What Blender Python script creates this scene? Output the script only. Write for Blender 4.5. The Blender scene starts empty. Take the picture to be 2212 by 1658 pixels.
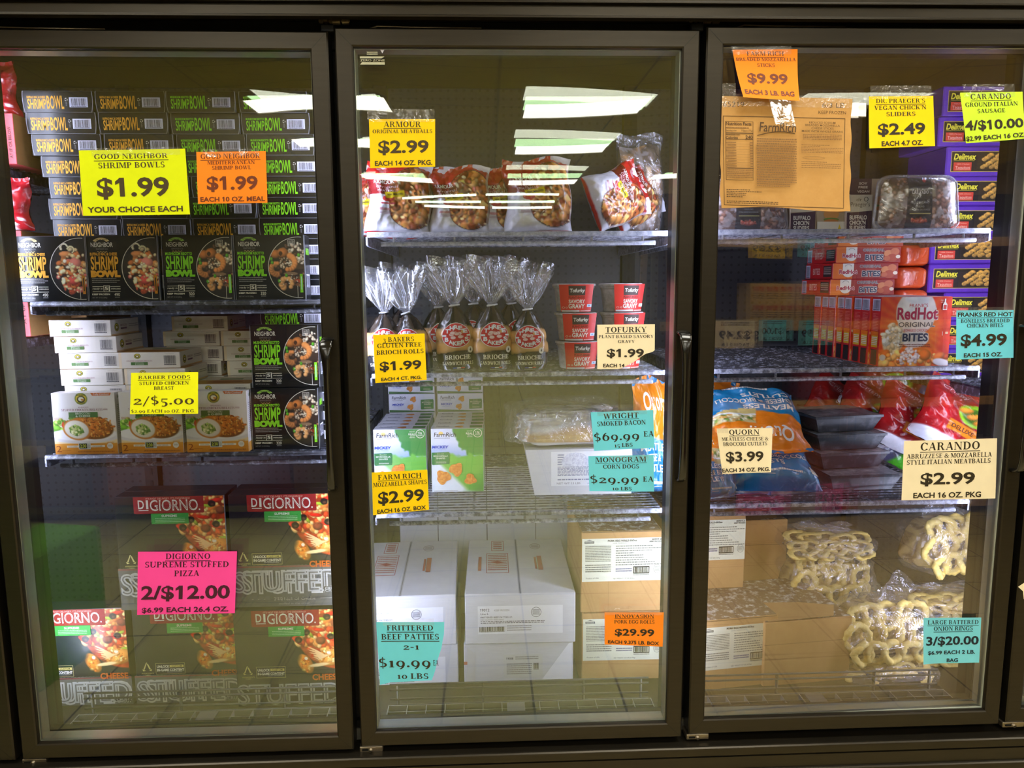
import bpy, math, random
import numpy as np
from mathutils import Vector, Matrix, Euler

# ------------------------------------------------------------------ camera, world, exposure
SC = bpy.context.scene
COL = SC.collection
CAM = Vector((1.0669, -1.6043, 1.0675))          # metres; z = 0 is the lower edge of the freezer doors
ROT = Euler((1.4331, 0.0076, -0.0393))
cam_data = bpy.data.cameras.new('camera')
cam_data.sensor_fit = 'HORIZONTAL'; cam_data.sensor_width = 36.0
cam_data.lens = 1600.0 / 2212.0 * 36.0
cam_data.clip_start = 0.02
cam = bpy.data.objects.new('camera', cam_data); COL.objects.link(cam)
cam.location = CAM; cam.rotation_euler = ROT
SC.camera = cam
world = bpy.data.worlds.new('world'); SC.world = world; world.use_nodes = True
world.node_tree.nodes['Background'].inputs[0].default_value = (0.9, 0.85, 0.7, 1)
world.node_tree.nodes['Background'].inputs[1].default_value = 0.02
SC.view_settings.view_transform = 'Standard'; SC.view_settings.look = 'None'
SC.view_settings.gamma = 1.0; SC.view_settings.use_curve_mapping = False
SC.view_settings.exposure = 0.72
SC.cycles.transparent_max_bounces = 24
SC.cycles.max_bounces = 7; SC.cycles.diffuse_bounces = 3; SC.cycles.glossy_bounces = 4
SC.cycles.sample_clamp_indirect = 4.0
SC.cycles.caustics_reflective = False; SC.cycles.caustics_refractive = False
TROFFER_POWER = 11.0          # ceiling troffers, warm white
TUBE_POWER = 30.0
STRIP_POWER = 15.5           # cool strips inside the door mullions
FLOOR_Z = -0.34
CEIL_Z = 2.82
P = 0.77                     # door pitch
RM = ROT.to_matrix()
random.seed(7)

def at(px, py, y):
    """world point seen at a pixel of the photograph, on the vertical plane y (metres behind the door fronts)"""
    d = RM @ Vector(((px - 1106) / 1600.0, -(py - 829) / 1600.0, -1.0))
    return CAM + d * ((y - CAM.y) / d.y)

# ------------------------------------------------------------------ colour and materials
def lin1(c):
    c = c / 255.0
    return c / 12.92 if c <= 0.04045 else ((c + 0.055) / 1.055) ** 2.4
def lin(rgb): return tuple(lin1(float(x)) for x in rgb)
MATS = {}
def newmat(key):
    m = bpy.data.materials.new(key); m.use_nodes = True
    nt = m.node_tree
    return m, nt, nt.nodes['Principled BSDF']
def mat(key, rgb, rough=0.5, metal=0.0, spec=0.4, noise=0.05, scale=40.0, bump=0.0, coat=0.0, stretch=None):
    """principled material whose colour wanders a little with a noise texture"""
    if key in MATS: return MATS[key]
    m, nt, b = newmat(key)
    c = lin(rgb)
    tc = nt.nodes.new('ShaderNodeTexCoord'); n = nt.nodes.new('ShaderNodeTexNoise')
    n.inputs['Scale'].default_value = scale; n.inputs['Detail'].default_value = 4
    if stretch:
        mp = nt.nodes.new('ShaderNodeMapping'); mp.inputs['Scale'].default_value = stretch
        nt.links.new(tc.outputs['Object'], mp.inputs[0]); nt.links.new(mp.outputs[0], n.inputs['Vector'])
    else:
        nt.links.new(tc.outputs['Object'], n.inputs['Vector'])
    r = nt.nodes.new('ShaderNodeValToRGB')
    r.color_ramp.elements[0].position = 0.3; r.color_ramp.elements[1].position = 0.7
    r.color_ramp.elements[0].color = tuple(max(0, x * (1 - noise)) for x in c) + (1,)
    r.color_ramp.elements[1].color = tuple(min(1, x * (1 + noise)) for x in c) + (1,)
    nt.links.new(n.outputs['Fac'], r.inputs[0]); nt.links.new(r.outputs[0], b.inputs['Base Color'])
    b.inputs['Roughness'].default_value = rough; b.inputs['Metallic'].default_value = metal
    b.inputs['Specular IOR Level'].default_value = spec
    if coat: b.inputs['Coat Weight'].default_value = coat; b.inputs['Coat Roughness'].default_value = 0.15
    if bump:
        bp = nt.nodes.new('ShaderNodeBump'); bp.inputs['Strength'].default_value = bump; bp.inputs['Distance'].default_value = 0.004
        nt.links.new(n.outputs['Fac'], bp.inputs['Height']); nt.links.new(bp.outputs[0], b.inputs['Normal'])
    MATS[key] = m
    return m
def ink(rgb): return mat('ink_%d_%d_%d' % tuple(rgb), rgb, 0.55, noise=0.03)
def two_tone(key, a, b, scale, lo=0.45, hi=0.6, rough=0.6, bump=0.0, detail=6):
    """two colours broken up by noise: frost on cardboard, food, crumbs"""
    if key in MATS: return MATS[key]
    m, nt, bs = newmat(key)
    tc = nt.nodes.new('ShaderNodeTexCoord'); n = nt.nodes.new('ShaderNodeTexNoise')
    n.inputs['Scale'].default_value = scale; n.inputs['Detail'].default_value = detail; n.inputs['Roughness'].default_value = 0.7
    nt.links.new(tc.outputs['Object'], n.inputs['Vector'])
    r = nt.nodes.new('ShaderNodeValToRGB'); e = r.color_ramp.elements
    e[0].position = lo; e[1].position = hi; e[0].color = lin(a) + (1,); e[1].color = lin(b) + (1,)
    nt.links.new(n.outputs['Fac'], r.inputs[0]); nt.links.new(r.outputs[0], bs.inputs['Base Color'])
    bs.inputs['Roughness'].default_value = rough
    if bump:
        bp = nt.nodes.new('ShaderNodeBump'); bp.inputs['Strength'].default_value = bump; bp.inputs['Distance'].default_value = 0.003
        nt.links.new(n.outputs['Fac'], bp.inputs['Height']); nt.links.new(bp.outputs[0], bs.inputs['Normal'])
    MATS[key] = m
    return m
def art_mat(key='printed_art', rough=0.35, coat=0.0, bump=0.0):
    """packaging print: colours come from the mesh's colour attribute"""
    if key in MATS: return MATS[key]
    m, nt, b = newmat(key)
    a = nt.nodes.new('ShaderNodeAttribute'); a.attribute_name = 'Col'
    nt.links.new(a.outputs['Color'], b.inputs['Base Color'])
    b.inputs['Roughness'].default_value = rough
    b.inputs['Specular IOR Level'].default_value = 0.5
    if coat: b.inputs['Coat Weight'].default_value = coat; b.inputs['Coat Roughness'].default_value = 0.12
    if bump:
        tc = nt.nodes.new('ShaderNodeTexCoord'); n = nt.nodes.new('ShaderNodeTexNoise')
        n.inputs['Scale'].default_value = 22; n.inputs['Detail'].default_value = 3; n.inputs['Distortion'].default_value = 1.2
        nt.links.new(tc.outputs['Object'], n.inputs['Vector'])
        bp = nt.nodes.new('ShaderNodeBump'); bp.inputs['Strength'].default_value = bump; bp.inputs['Distance'].default_value = 0.01
        nt.links.new(n.outputs['Fac'], bp.inputs['Height']); nt.links.new(bp.outputs[0], b.inputs['Normal'])
    MATS[key] = m
    return m
def emit(key, rgb, power):
    if key in MATS: return MATS[key]
    m = bpy.data.materials.new(key); m.use_nodes = True; nt = m.node_tree
    nt.nodes.remove(nt.nodes['Principled BSDF'])
    e = nt.nodes.new('ShaderNodeEmission'); e.inputs[0].default_value = lin(rgb) + (1,); e.inputs[1].default_value = power
    nt.links.new(e.outputs[0], nt.nodes['Material Output'].inputs[0])
    MATS[key] = m
    return m
def glass_mat(key, tint, refl, rough=0.0, gain=1.0):
    """clear pane: see-through, mirroring with the Fresnel term of its two faces"""
    if key in MATS: return MATS[key]
    m = bpy.data.materials.new(key); m.use_nodes = True; nt = m.node_tree
    nt.nodes.remove(nt.nodes['Principled BSDF'])
    t = nt.nodes.new('ShaderNodeBsdfTransparent'); t.inputs[0].default_value = tint + (1,)
    g = nt.nodes.new('ShaderNodeBsdfGlossy'); g.inputs[0].default_value = refl + (1,); g.inputs['Roughness'].default_value = rough
    f = nt.nodes.new('ShaderNodeFresnel'); f.inputs[0].default_value = 1.5
    mu = nt.nodes.new('ShaderNodeMath'); mu.operation = 'MULTIPLY'; mu.inputs[1].default_value = gain; mu.use_clamp = True
    mx = nt.nodes.new('ShaderNodeMixShader')
    nt.links.new(f.outputs[0], mu.inputs[0]); nt.links.new(mu.outputs[0], mx.inputs[0])
    nt.links.new(t.outputs[0], mx.inputs[1]); nt.links.new(g.outputs[0], mx.inputs[2])
    nt.links.new(mx.outputs[0], nt.nodes['Material Output'].inputs[0])
    MATS[key] = m
    return m
def film_mat(key, rgb=(235, 238, 245), haze=0.10, gloss=0.16, scale=30.0, bump=0.6):
    """thin crinkled plastic film: mostly clear, a little milky, sharp glints on the creases"""
    if key in MATS: return MATS[key]
    m = bpy.data.materials.new(key); m.use_nodes = True; nt = m.node_tree
    nt.nodes.remove(nt.nodes['Principled BSDF'])
    tc = nt.nodes.new('ShaderNodeTexCoord'); n = nt.nodes.new('ShaderNodeTexNoise')
    n.inputs['Scale'].default_value = scale; n.inputs['Detail'].default_value = 3; n.inputs['Distortion'].default_value = 1.5
    nt.links.new(tc.outputs['Object'], n.inputs['Vector'])
    bp = nt.nodes.new('ShaderNodeBump'); bp.inputs['Strength'].default_value = bump; bp.inputs['Distance'].default_value = 0.02
    nt.links.new(n.outputs['Fac'], bp.inputs['Height'])
    t = nt.nodes.new('ShaderNodeBsdfTransparent')
    g = nt.nodes.new('ShaderNodeBsdfGlossy'); g.inputs['Roughness'].default_value = 0.12
    d = nt.nodes.new('ShaderNodeBsdfDiffuse'); d.inputs[0].default_value = lin(rgb) + (1,)
    nt.links.new(bp.outputs[0], g.inputs['Normal'])
    a = nt.nodes.new('ShaderNodeMixShader'); b = nt.nodes.new('ShaderNodeMixShader')
    a.inputs[0].default_value = gloss; b.inputs[0].default_value = haze
    nt.links.new(t.outputs[0], a.inputs[1]); nt.links.new(g.outputs[0], a.inputs[2])
    nt.links.new(a.outputs[0], b.inputs[1]); nt.links.new(d.outputs[0], b.inputs[2])
    nt.links.new(b.outputs[0], nt.nodes['Material Output'].inputs[0])
    MATS[key] = m
    return m

# ------------------------------------------------------------------ mesh builder
class MB:
    def __init__(s): s.v = []; s.f = []; s.mi = []; s.sm = []; s.c = []; s.mats = []; s.has_col = False
    def idx(s, m):
        if m not in s.mats: s.mats.append(m)
        return s.mats.index(m)
    def add(s, verts, faces, m, smooth=False, cols=None):
        o = len(s.v); i = s.idx(m)
        s.v.extend([tuple(p) for p in verts])
        if cols is None: s.c.extend([(1.0, 1.0, 1.0)] * len(verts))
        else: s.c.extend([tuple(x) for x in cols]); s.has_col = True
        for f in faces: s.f.append(tuple(o + k for k in f))
        s.mi.extend([i] * len(faces)); s.sm.extend([smooth] * len(faces))
    def box(s, x0, x1, y0, y1, z0, z1, m, c=0.0):
        if c <= 0:
            v = [(x, y, z) for x in (x0, x1) for y in (y0, y1) for z in (z0, z1)]
            s.add(v, [(0, 1, 3, 2), (4, 6, 7, 5), (0, 4, 5, 1), (2, 3, 7, 6), (0, 2, 6, 4), (1, 5, 7, 3)], m); return
        X = (x0, x1); Y = (y0, y1); Z = (z0, z1); v = []; ix = {}
        for i in (0, 1):
            for j in (0, 1):
                for k in (0, 1):
                    sx, sy, sz = (1, -1)[i], (1, -1)[j], (1, -1)[k]
                    for a in range(3):
                        ix[i, j, k, a] = len(v)
                        v.append((X[i] + (0 if a == 0 else sx * c), Y[j] + (0 if a == 1 else sy * c), Z[k] + (0 if a == 2 else sz * c)))
        F = []
        for i in (0, 1):
            F.append([ix[i, 0, 0, 0], ix[i, 1, 0, 0], ix[i, 1, 1, 0], ix[i, 0, 1, 0]])
            F.append([ix[0, i, 0, 1], ix[1, i, 0, 1], ix[1, i, 1, 1], ix[0, i, 1, 1]])
            F.append([ix[0, 0, i, 2], ix[1, 0, i, 2], ix[1, 1, i, 2], ix[0, 1, i, 2]])
        for a in (0, 1):
            for b in (0, 1):
                F.append([ix[a, b, 0, 0], ix[a, b, 1, 0], ix[a, b, 1, 1], ix[a, b, 0, 1]])
                F.append([ix[a, 0, b, 0], ix[a, 1, b, 0], ix[a, 1, b, 2], ix[a, 0, b, 2]])
                F.append([ix[0, a, b, 1], ix[1, a, b, 1], ix[1, a, b, 2], ix[0, a, b, 2]])
        for i in (0, 1):
            for j in (0, 1):
                for k in (0, 1): F.append([ix[i, j, k, 0], ix[i, j, k, 1], ix[i, j, k, 2]])
        s.add(v, F, m)
    def tube(s, pts, r, m, n=8, closed=False, cap=True):
        pts = [Vector(p) for p in pts]; rr = r if isinstance(r, (list, tuple)) else [r] * len(pts)
        V = []; F = []; up = None; N = len(pts)
        for i, p in enumerate(pts):
            a = pts[i - 1] if (i > 0 or closed) else p
            b = pts[(i + 1) % N] if (i < N - 1 or closed) else p
            t = (b - a).normalized()
            if up is None:
                up = Vector((0, 0, 1)) if abs(t.z) < 0.9 else Vector((1, 0, 0))
            sd = t.cross(up).normalized(); up = sd.cross(t).normalized()
            for k in range(n):
                q = 2 * math.pi * k / n
                V.append(p + (sd * math.cos(q) + up * math.sin(q)) * rr[i])
        for i in range(N if closed else N - 1):
            j = (i + 1) % N
            for k in range(n): F.append((i * n + k, i * n + (k + 1) % n, j * n + (k + 1) % n, j * n + k))
        if cap and not closed:
            F.append(tuple(range(n))); F.append(tuple((N - 1) * n + k for k in range(n)))
        s.add(V, F, m, True)
    def lathe(s, prof, m, n=32, c=(0, 0, 0), cap=True, rad=None):
        V = []; F = []
        for (r, z) in prof:
            for k in range(n):
                q = 2 * math.pi * k / n; g = r * (rad(q, z) if rad else 1)
                V.append((c[0] + g * math.cos(q), c[1] + g * math.sin(q), c[2] + z))
        for i in range(len(prof) - 1):
            for k in range(n): F.append((i * n + k, i * n + (k + 1) % n, (i + 1) * n + (k + 1) % n, (i + 1) * n + k))
        if cap: F.append(tuple(range(n))); F.append(tuple((len(prof) - 1) * n + k for k in range(n)))
        s.add(V, F, m, True)
    def grid(s, nu, nv, fn, m, cols=None, smooth=True, keep=None):
        V = [fn(i / nu, j / nv) for j in range(nv + 1) for i in range(nu + 1)]
        F = [(j * (nu + 1) + i, j * (nu + 1) + i + 1, (j + 1) * (nu + 1) + i + 1, (j + 1) * (nu + 1) + i)
             for j in range(nv) for i in range(nu) if keep is None or keep((i + .5) / nu, (j + .5) / nv)]
        s.add(V, F, m, smooth, cols)
    def prism(s, poly, axis, a0, a1, m):
        """extrude a 2-D outline along an axis: 'x' outline is (y, z); 'y' is (x, z); 'z' is (x, y)"""
        def q(p, a): return {'x': (a, p[0], p[1]), 'y': (p[0], a, p[1]), 'z': (p[0], p[1], a)}[axis]
        n = len(poly)
        V = [q(p, a0) for p in poly] + [q(p, a1) for p in poly]
        F = [(i, (i + 1) % n, n + (i + 1) % n, n + i) for i in range(n)] + [tuple(range(n)), tuple(range(n, 2 * n))]
        s.add(V, F, m)
    def mesh(s, name):
        me = bpy.data.meshes.new(name)
        me.from_pydata(s.v, [], s.f)
        for m in s.mats: me.materials.append(m)
        me.polygons.foreach_set('material_index', s.mi)
        me.polygons.foreach_set('use_smooth', s.sm)
        if s.has_col:
            a = me.color_attributes.new('Col', 'FLOAT_COLOR', 'POINT')
            k = np.ones((len(s.v), 4), dtype=np.float32); k[:, :3] = np.array(s.c, dtype=np.float32)
            a.data.foreach_set('color', k.ravel())
        me.update()
        return me
    def build(s, name, parent=None, loc=(0, 0, 0), rot=(0, 0, 0)):
        o = bpy.data.objects.new(name, s.mesh(name)); COL.objects.link(o)
        o.location = loc; o.rotation_euler = rot
        if parent: o.parent = parent
        return o

def tag(o, label=None, cat=None, group=None, kind=None):
    if label: o['label'] = label
    if cat: o['category'] = cat
    if group: o['group'] = group
    if kind: o['kind'] = kind
    return o
def empty(name, loc=(0, 0, 0), rz=0.0, label=None, cat=None, group=None):
    o = bpy.data.objects.new(name, None); COL.objects.link(o); o.empty_display_size = 0.05
    o.location = loc; o.rotation_euler = (0, 0, rz)
    return tag(o, label, cat, group)
def copy_tree(o, parent=None):
    c = o.copy(); COL.objects.link(c)
    if parent: c.parent = parent
    for ch in list(o.children): copy_tree(ch, c)
    return c
class Kind:
    """one kind of thing: the builder runs once, later placings are copies"""
    def __init__(s, make, cat, group=None): s.make = make; s.cat = cat; s.group = group; s.proto = None; s.n = 0
    def put(s, x, y, z, label, rz=0.0, rx=0.0, ry=0.0, group=None):
        if s.proto is None: s.proto = s.make(); o = s.proto
        else:
            o = copy_tree(s.proto)
            for k in ('group',):
                if k in o: del o[k]
        o.location = (x, y, z); o.rotation_euler = (rx, ry, rz)
        tag(o, label, s.cat, group or s.group); s.n += 1
        return o
ORD = ['first', 'second', 'third', 'fourth', 'fifth', 'sixth', 'seventh', 'eighth', 'ninth', 'tenth']

# ------------------------------------------------------------------ lettering
_fc = bpy.data.curves.new('lettering', 'FONT'); _fo = bpy.data.objects.new('lettering', _fc)
COL.objects.link(_fo); _fc.resolution_u = 3
_sans = {}
def sans(txt, bold=0.0, shear=0.0):
    k = (txt, bold, shear)
    if k not in _sans:
        _fc.body = txt; _fc.offset = bold; _fc.shear = shear; _fc.size = 1.0
        bpy.context.view_layer.update()
        ev = _fo.evaluated_get(bpy.context.evaluated_depsgraph_get()); me = ev.to_mesh()
        v = [(p.co.x, p.co.y) for p in me.vertices]; f = [tuple(p.vertices) for p in me.polygons]
        ev.to_mesh_clear()
        _sans[k] = (v, f)
    return _sans[k]
_v, _f = sans('H'); CAPH = max(p[1] for p in _v)

def _ring(cx, cy, rx, ry, tx, ty, a0=0.0, a1=360.0, n=20):
    out = []; n = max(4, int(n * abs(a1 - a0) / 360))
    pt = lambda a, sx, sy: (cx + sx * math.cos(a), cy + sy * math.sin(a))
    for i in range(n):
        a, b = math.radians(a0 + (a1 - a0) * i / n), math.radians(a0 + (a1 - a0) * (i + 1) / n)
        out.append([pt(a, rx, ry), pt(b, rx, ry), pt(b, rx - tx, ry - ty), pt(a, rx - tx, ry - ty)])
    return out
def _r(x0, y0, x1, y1): return [(x0, y0), (x1, y0), (x1, y1), (x0, y1)]
def _d(x0, y0, x1, y1, w): return [(x0, y0), (x0 + w, y0), (x1 + w, y1), (x1, y1)]
ST, SH, SS = 0.185, 0.085, 0.07
def _st(x, w=ST, y0=0.0, y1=1.0, b=True, t=True):
    o = [_r(x, y0, x + w, y1)]
    if b: o.append(_r(x - .08, y0, x + w + .08, y0 + SS))
    if t: o.append(_r(x - .08, y1 - SS, x + w + .08, y1))
    return o
def _serifs(*xs): return [_r(x - .11, y, x + .11, y + SS) for x, y in xs]
def _gring(cx, cy, rx, ry, tx, ty, *k, **kw): return _ring(cx, cy, rx, ry, tx * 1.12, min(ry, ty * 1.5), *k, **kw)
def _glyphs():
    G = {}
    def g(ch, w, *polys):
        L = []
        for p in polys:
            if isinstance(p[0], tuple): L.append(p)
            else: L.extend(p)
        G[ch] = (w, L)
    g(' ', .3)
    g('I', .37, _st(.1)); g('H', .92, _st(.1), _st(.65), _r(.2, .48, .7, .48 + SH))
    g('E', .72, _st(.1), _r(.2, 0, .62, SH), _r(.2, 1 - SH, .6, 1), _r(.2, .49, .46, .49 + SH), _d(.56, 0, .6, .24, .05), _d(.56, 1, .58, .78, .05), _r(.43, .4, .48, .62))
    g('F', .68, _st(.1), _r(.2, 1 - SH, .6, 1), _r(.2, .47, .45, .47 + SH), _d(.56, 1, .58, .76, .05), _r(.42, .38, .47, .62))
    g('L', .68, _st(.1), _r(.2, 0, .6, SH), _d(.55, 0, .59, .26, .05))
    g('T', .74, _st(.285, t=False), _r(.04, 1 - SH, .7, 1), _d(.03, .74, .05, 1, .05), _d(.66, .74, .64, 1, .05))
    g('A', .88, _d(.09, 0, .4, 1, .06), _d(.62, 0, .34, 1, .19), _r(.22, .3, .64, .3 + SH), _serifs((.12, 0), (.71, 0)))
    g('V', .86, _d(.34, 0, .08, 1, .19), _d(.42, 0, .7, 1, .06), _serifs((.16, 1 - SS), (.73, 1 - SS)))
    g('W', 1.2, _d(.26, 0, .06, 1, .18), _d(.34, 0, .55, 1, .06), _d(.7, 0, .5, 1, .18), _d(.8, 0, 1.03, 1, .06), _serifs((.14, 1 - SS), (.56, 1 - SS), (1.06, 1 - SS)))
    g('X', .84, _d(.58, 0, .08, 1, .19), _d(.1, 0, .66, 1, .06), _serifs((.12, 0), (.69, 0), (.17, 1 - SS), (.7, 1 - SS)))
    g('Y', .82, _st(.32, y1=.5, t=False), _d(.32, .42, .06, 1, .18), _d(.4, .42, .68, 1, .06), _serifs((.14, 1 - SS), (.7, 1 - SS)))
    g('K', .88, _st(.1), _d(.26, .36, .68, 1, .07), _d(.62, 0, .34, .55, .19), _serifs((.72, 0), (.72, 1 - SS)))
    g('M', 1.08, _st(.08, .07), _st(.8), _d(.44, .04, .12, 1, .19), _d(.48, .04, .8, 1, .06))
    g('N', .94, _st(.1, .07), _st(.72, .07), _d(.66, 0, .1, 1, .19))
    g('Z', .76, _r(.08, 0, .7, SH), _r(.08, 1 - SH, .68, 1), _d(.06, 0, .5, 1, .19), _d(.62, 0, .65, .25, .05), _d(.08, 1, .08, .77, .05))
    g('O', .92, _gring(.46, .5, .42, .52, ST, .055)); g('Q', .92, _gring(.46, .5, .42, .52, ST, .055), _d(.7, -.24, .42, .06, .16))
    g('C', .84, _gring(.47, .5, .43, .52, ST, .055, 38, 322), _r(.75, .68, .81, .98), _r(.75, .06, .8, .2))
    g('G', .93, _gring(.47, .5, .43, .52, ST, .055, 38, 300), _r(.75, .68, .81, .98), _st(.66, .15, y0=.0, y1=.44, b=False))
    g('D', .9, _st(.1), _gring(.38, .5, .46, .5, ST, .06, -90, 90), _r(.2, 0, .4, SH), _r(.2, 1 - SH, .4, 1))
    g('P', .76, _st(.1), _gring(.38, .73, .32, .27, .15, .06, -90, 90), _r(.2, .46, .4, .46 + SH), _r(.2, 1 - SH, .4, 1))
    g('R', .9, _st(.1), _gring(.38, .74, .32, .26, .15, .06, -90, 90), _r(.2, .48, .42, .48 + SH), _r(.2, 1 - SH, .4, 1), _d(.62, 0, .38, .52, .18), _serifs((.76, 0)))
    g('B', .8, _st(.1), _gring(.38, .75, .3, .25, .14, .06, -90, 90), _gring(.4, .27, .34, .27, .15, .06, -90, 90), _r(.2, 0, .42, SH), _r(.2, .48, .42, .48 + SH), _r(.2, 1 - SH, .4, 1))
    g('S', .68, _gring(.34, .74, .27, .28, .13, .06, 40, 270), _gring(.34, .26, .29, .28, .14, .06, -140, 90), _r(.52, .72, .57, 1.0), _r(.07, 0, .12, .28))
    g('U', .92, _st(.1, y0=.3, b=False), _st(.72, .07, y0=.3, b=False), _gring(.445, .32, .345, .34, .155, .06, 180, 360))
    g('J', .6, _st(.3, y0=.2, b=False), _gring(.24, .22, .225, .24, .14, .06, 190, 360))
    g('&', .98, _gring(.42, .77, .22, .25, .1, .05), _gring(.38, .27, .32, .29, .15, .06, 60, 330), _d(.76, 0, .26, .68, .17), _d(.66, .1, .86, .52, .06), _serifs((.86, .5), (.87, 0)))
    g("'", .22, _d(.07, .7, .06, 1, .1)); g('.', .26, _gring(.13, .09, .1, .1, .1, .1, n=10)); g('-', .44, _r(.06, .34, .38, .45))
    g('/', .5, _d(.0, -.22, .4, 1.0, .09))
    g('$', .68, _gring(.34, .72, .27, .25, .13, .06, 40, 270), _gring(.34, .28, .29, .26, .14, .06, -140, 90), _r(.31, -.14, .37, 1.14))
    # old-style figures: 0 1 2 sit at x-height, 3 4 5 7 9 hang below the line
    g('0', .76, _gring(.38, .36, .33, .37, .16, .055)); g('1', .5, _st(.17, y1=.72, t=False), _d(.06, .58, .17, .72, .1))
    g('2', .68, _gring(.33, .48, .27, .25, .15, .06, -20, 165), _d(.06, .06, .42, .42, .12), _r(.06, 0, .62, .12), _r(.58, 0, .63, .2))
    g('5', .64, _gring(.3, .05, .28, .3, .15, .06, -130, 120), _r(.13, .32, .19, .72), _r(.13, .6, .56, .72))
    g('9', .74, _gring(.36, .38, .31, .34, .15, .055), _gring(.2, .36, .47, .62, .15, .05, -75, 5))
    g('6', .74, _gring(.38, .34, .31, .35, .15, .055), _gring(.55, .36, .48, .66, .15, .05, 105, 185))
    g('3', .62, _gring(.28, .5, .24, .22, .14, .06, -90, 150), _gring(.28, .02, .28, .3, .15, .06, -140, 90))
    g('4', .74, _r(.4, -.25, .55, .72), _r(.04, .0, .68, .07), _d(.04, .05, .4, .72, .08)); g('7', .66, _r(.06, .62, .62, .72), _d(.18, -.25, .5, .66, .14), _r(.06, .5, .1, .72))
    g('8', .72, _gring(.35, .75, .24, .26, .12, .05), _gring(.35, .27, .29, .29, .14, .055))
    return G
GLY = _glyphs()
def serif(txt):
    x = 0; P_ = []
    for ch in txt:
        w, L = GLY.get(ch, GLY[' '])
        P_ += [[(a + x, b) for a, b in p] for p in L]; x += w + .03
    return P_
INK = None
class Pr:
    """prints flat shapes on a surface: fn(u, v, n) with u across, v DOWN, n metres off the surface; every print sits a hair above the last"""
    def __init__(s, mb, fn, step=1.3e-4, seg=None): s.mb = mb; s.fn = fn; s.k = 1; s.step = step; s.seg = seg
    def _n(s): n = s.k * s.step; s.k += 1; return n
    def poly(s, pts, m, n=None):
        n = n or s._n(); s.mb.add([s.fn(u, v, n) for u, v in pts], [tuple(range(len(pts)))], m)
    def rect(s, u0, v0, u1, v1, m, n=None):
        n = n or s._n()
        if s.seg:
            a = max(1, int(abs(u1 - u0) * s.seg)); b = max(1, int(abs(v1 - v0) * s.seg))
            s.mb.grid(a, b, lambda i, j: s.fn(u0 + (u1 - u0) * i, v0 + (v1 - v0) * j, n), m, smooth=False)
        else: s.poly([(u0, v0), (u1, v0), (u1, v1), (u0, v1)], m, n)
    def box(s, u0, v0, u1, v1, w, h, m):
        n = s._n()
        for q in ((u0, v0, u1, v0 + h), (u0, v1 - h, u1, v1), (u0, v0, u0 + w, v1), (u1 - w, v0, u1, v1)): s.rect(*q, m, n)
    def ell(s, cx, cy, rx, ry, m, n=24, a0=0, a1=360):
        s.poly([(cx + rx * math.cos(math.radians(a0 + (a1 - a0) * i / n)), cy + ry * math.sin(math.radians(a0 + (a1 - a0) * i / n))) for i in range(n)], m)
    def ring(s, cx, cy, rx, ry, wx, wy, m, a0=0, a1=360, n=40, clip=None):
        k = s._n()
        for p in _ring(cx, cy, rx, ry, wx, wy, a0, a1, n):
            if clip and any(not clip(*q) for q in p): continue
            s.poly(p, m, k)
    def text(s, txt, u0, u1, v0, v1, m, bold=None, shear=0.0, serif_=False):
        """cap tops at v0, baseline at v1; stretched to u0..u1"""
        n = s._n()
        if serif_:
            L = serif(txt); xs = [p[0] for q in L for p in q]; a, b = min(xs), max(xs)
            for q in L: s.mb.add([s.fn(u0 + (x - a) / (b - a) * (u1 - u0), v1 + (v0 - v1) * y, n) for x, y in q], [tuple(range(len(q)))], m)
        else:
            V, F = sans(txt, bold or 0.0, shear)
            if not V: return
            xs = [p[0] for p in sans(txt)[0]]; a, b = min(xs), max(xs)      # measured on the plain weight, so layered weights stay in register
            s.mb.add([s.fn(u0 + (x - a) / (b - a) * (u1 - u0), v1 + (v0 - v1) * y / CAPH, n) for x, y in V], F, m)
            for i, ch in enumerate(txt):                        # give the plain stroke of the figure 1 its flag
                if ch == '1' and not shear:
                    q = bold or 0.0; xr = max(p[0] for p in sans(txt[:i + 1], q)[0]); w = .075 + 2 * q; t = .07 + 2.2 * q
                    s.mb.add([s.fn(u0 + (x - a) / (b - a) * (u1 - u0), v1 + (v0 - v1) * y / CAPH, n) for x, y in ((xr - w * .6, CAPH + q), (xr - w, CAPH + q), (xr - w - .15, CAPH - .12), (xr - w - .15, CAPH - .12 - t), (xr - w * .6, CAPH - t))], [(0, 1, 2, 3, 4)], m)
    def greek(s, u0, u1, v0, v1, rows, m, fill=0.5, just=1.0, seed=1):
        """rows of small print too fine to read"""
        rnd = random.Random(seed); n = s._n(); h = (v1 - v0) / rows
        for i in range(rows):
            x = u0; end = u1 if rnd.random() < just else u0 + (u1 - u0) * rnd.uniform(.4, .9)
            while x < end:
                w = (u1 - u0) * rnd.uniform(.014, .06); s.rect(x, v0 + i * h, min(x + w, end), v0 + (i + fill) * h, m, n); x += w + (u1 - u0) * .010
    def barcode(s, u0, u1, v0, v1, m, bg=None, seed=3, pad=.08):
        if bg: s.rect(u0, v0, u1, v1, bg)
        rnd = random.Random(seed); n = s._n(); w = u1 - u0; h = v1 - v0; x = u0 + w * pad; e = u1 - w * pad
        while x < e:
            b = w * rnd.choice((.012, .02, .03)); s.rect(x, v0 + h * .1, min(x + b, e), v1 - h * .16, m, n); x += b + w * rnd.choice((.014, .02, .03))
        s.greek(u0 + w * pad, e, v1 - h * .12, v1 - h * .02, 1, m, .8, seed=seed)
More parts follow.
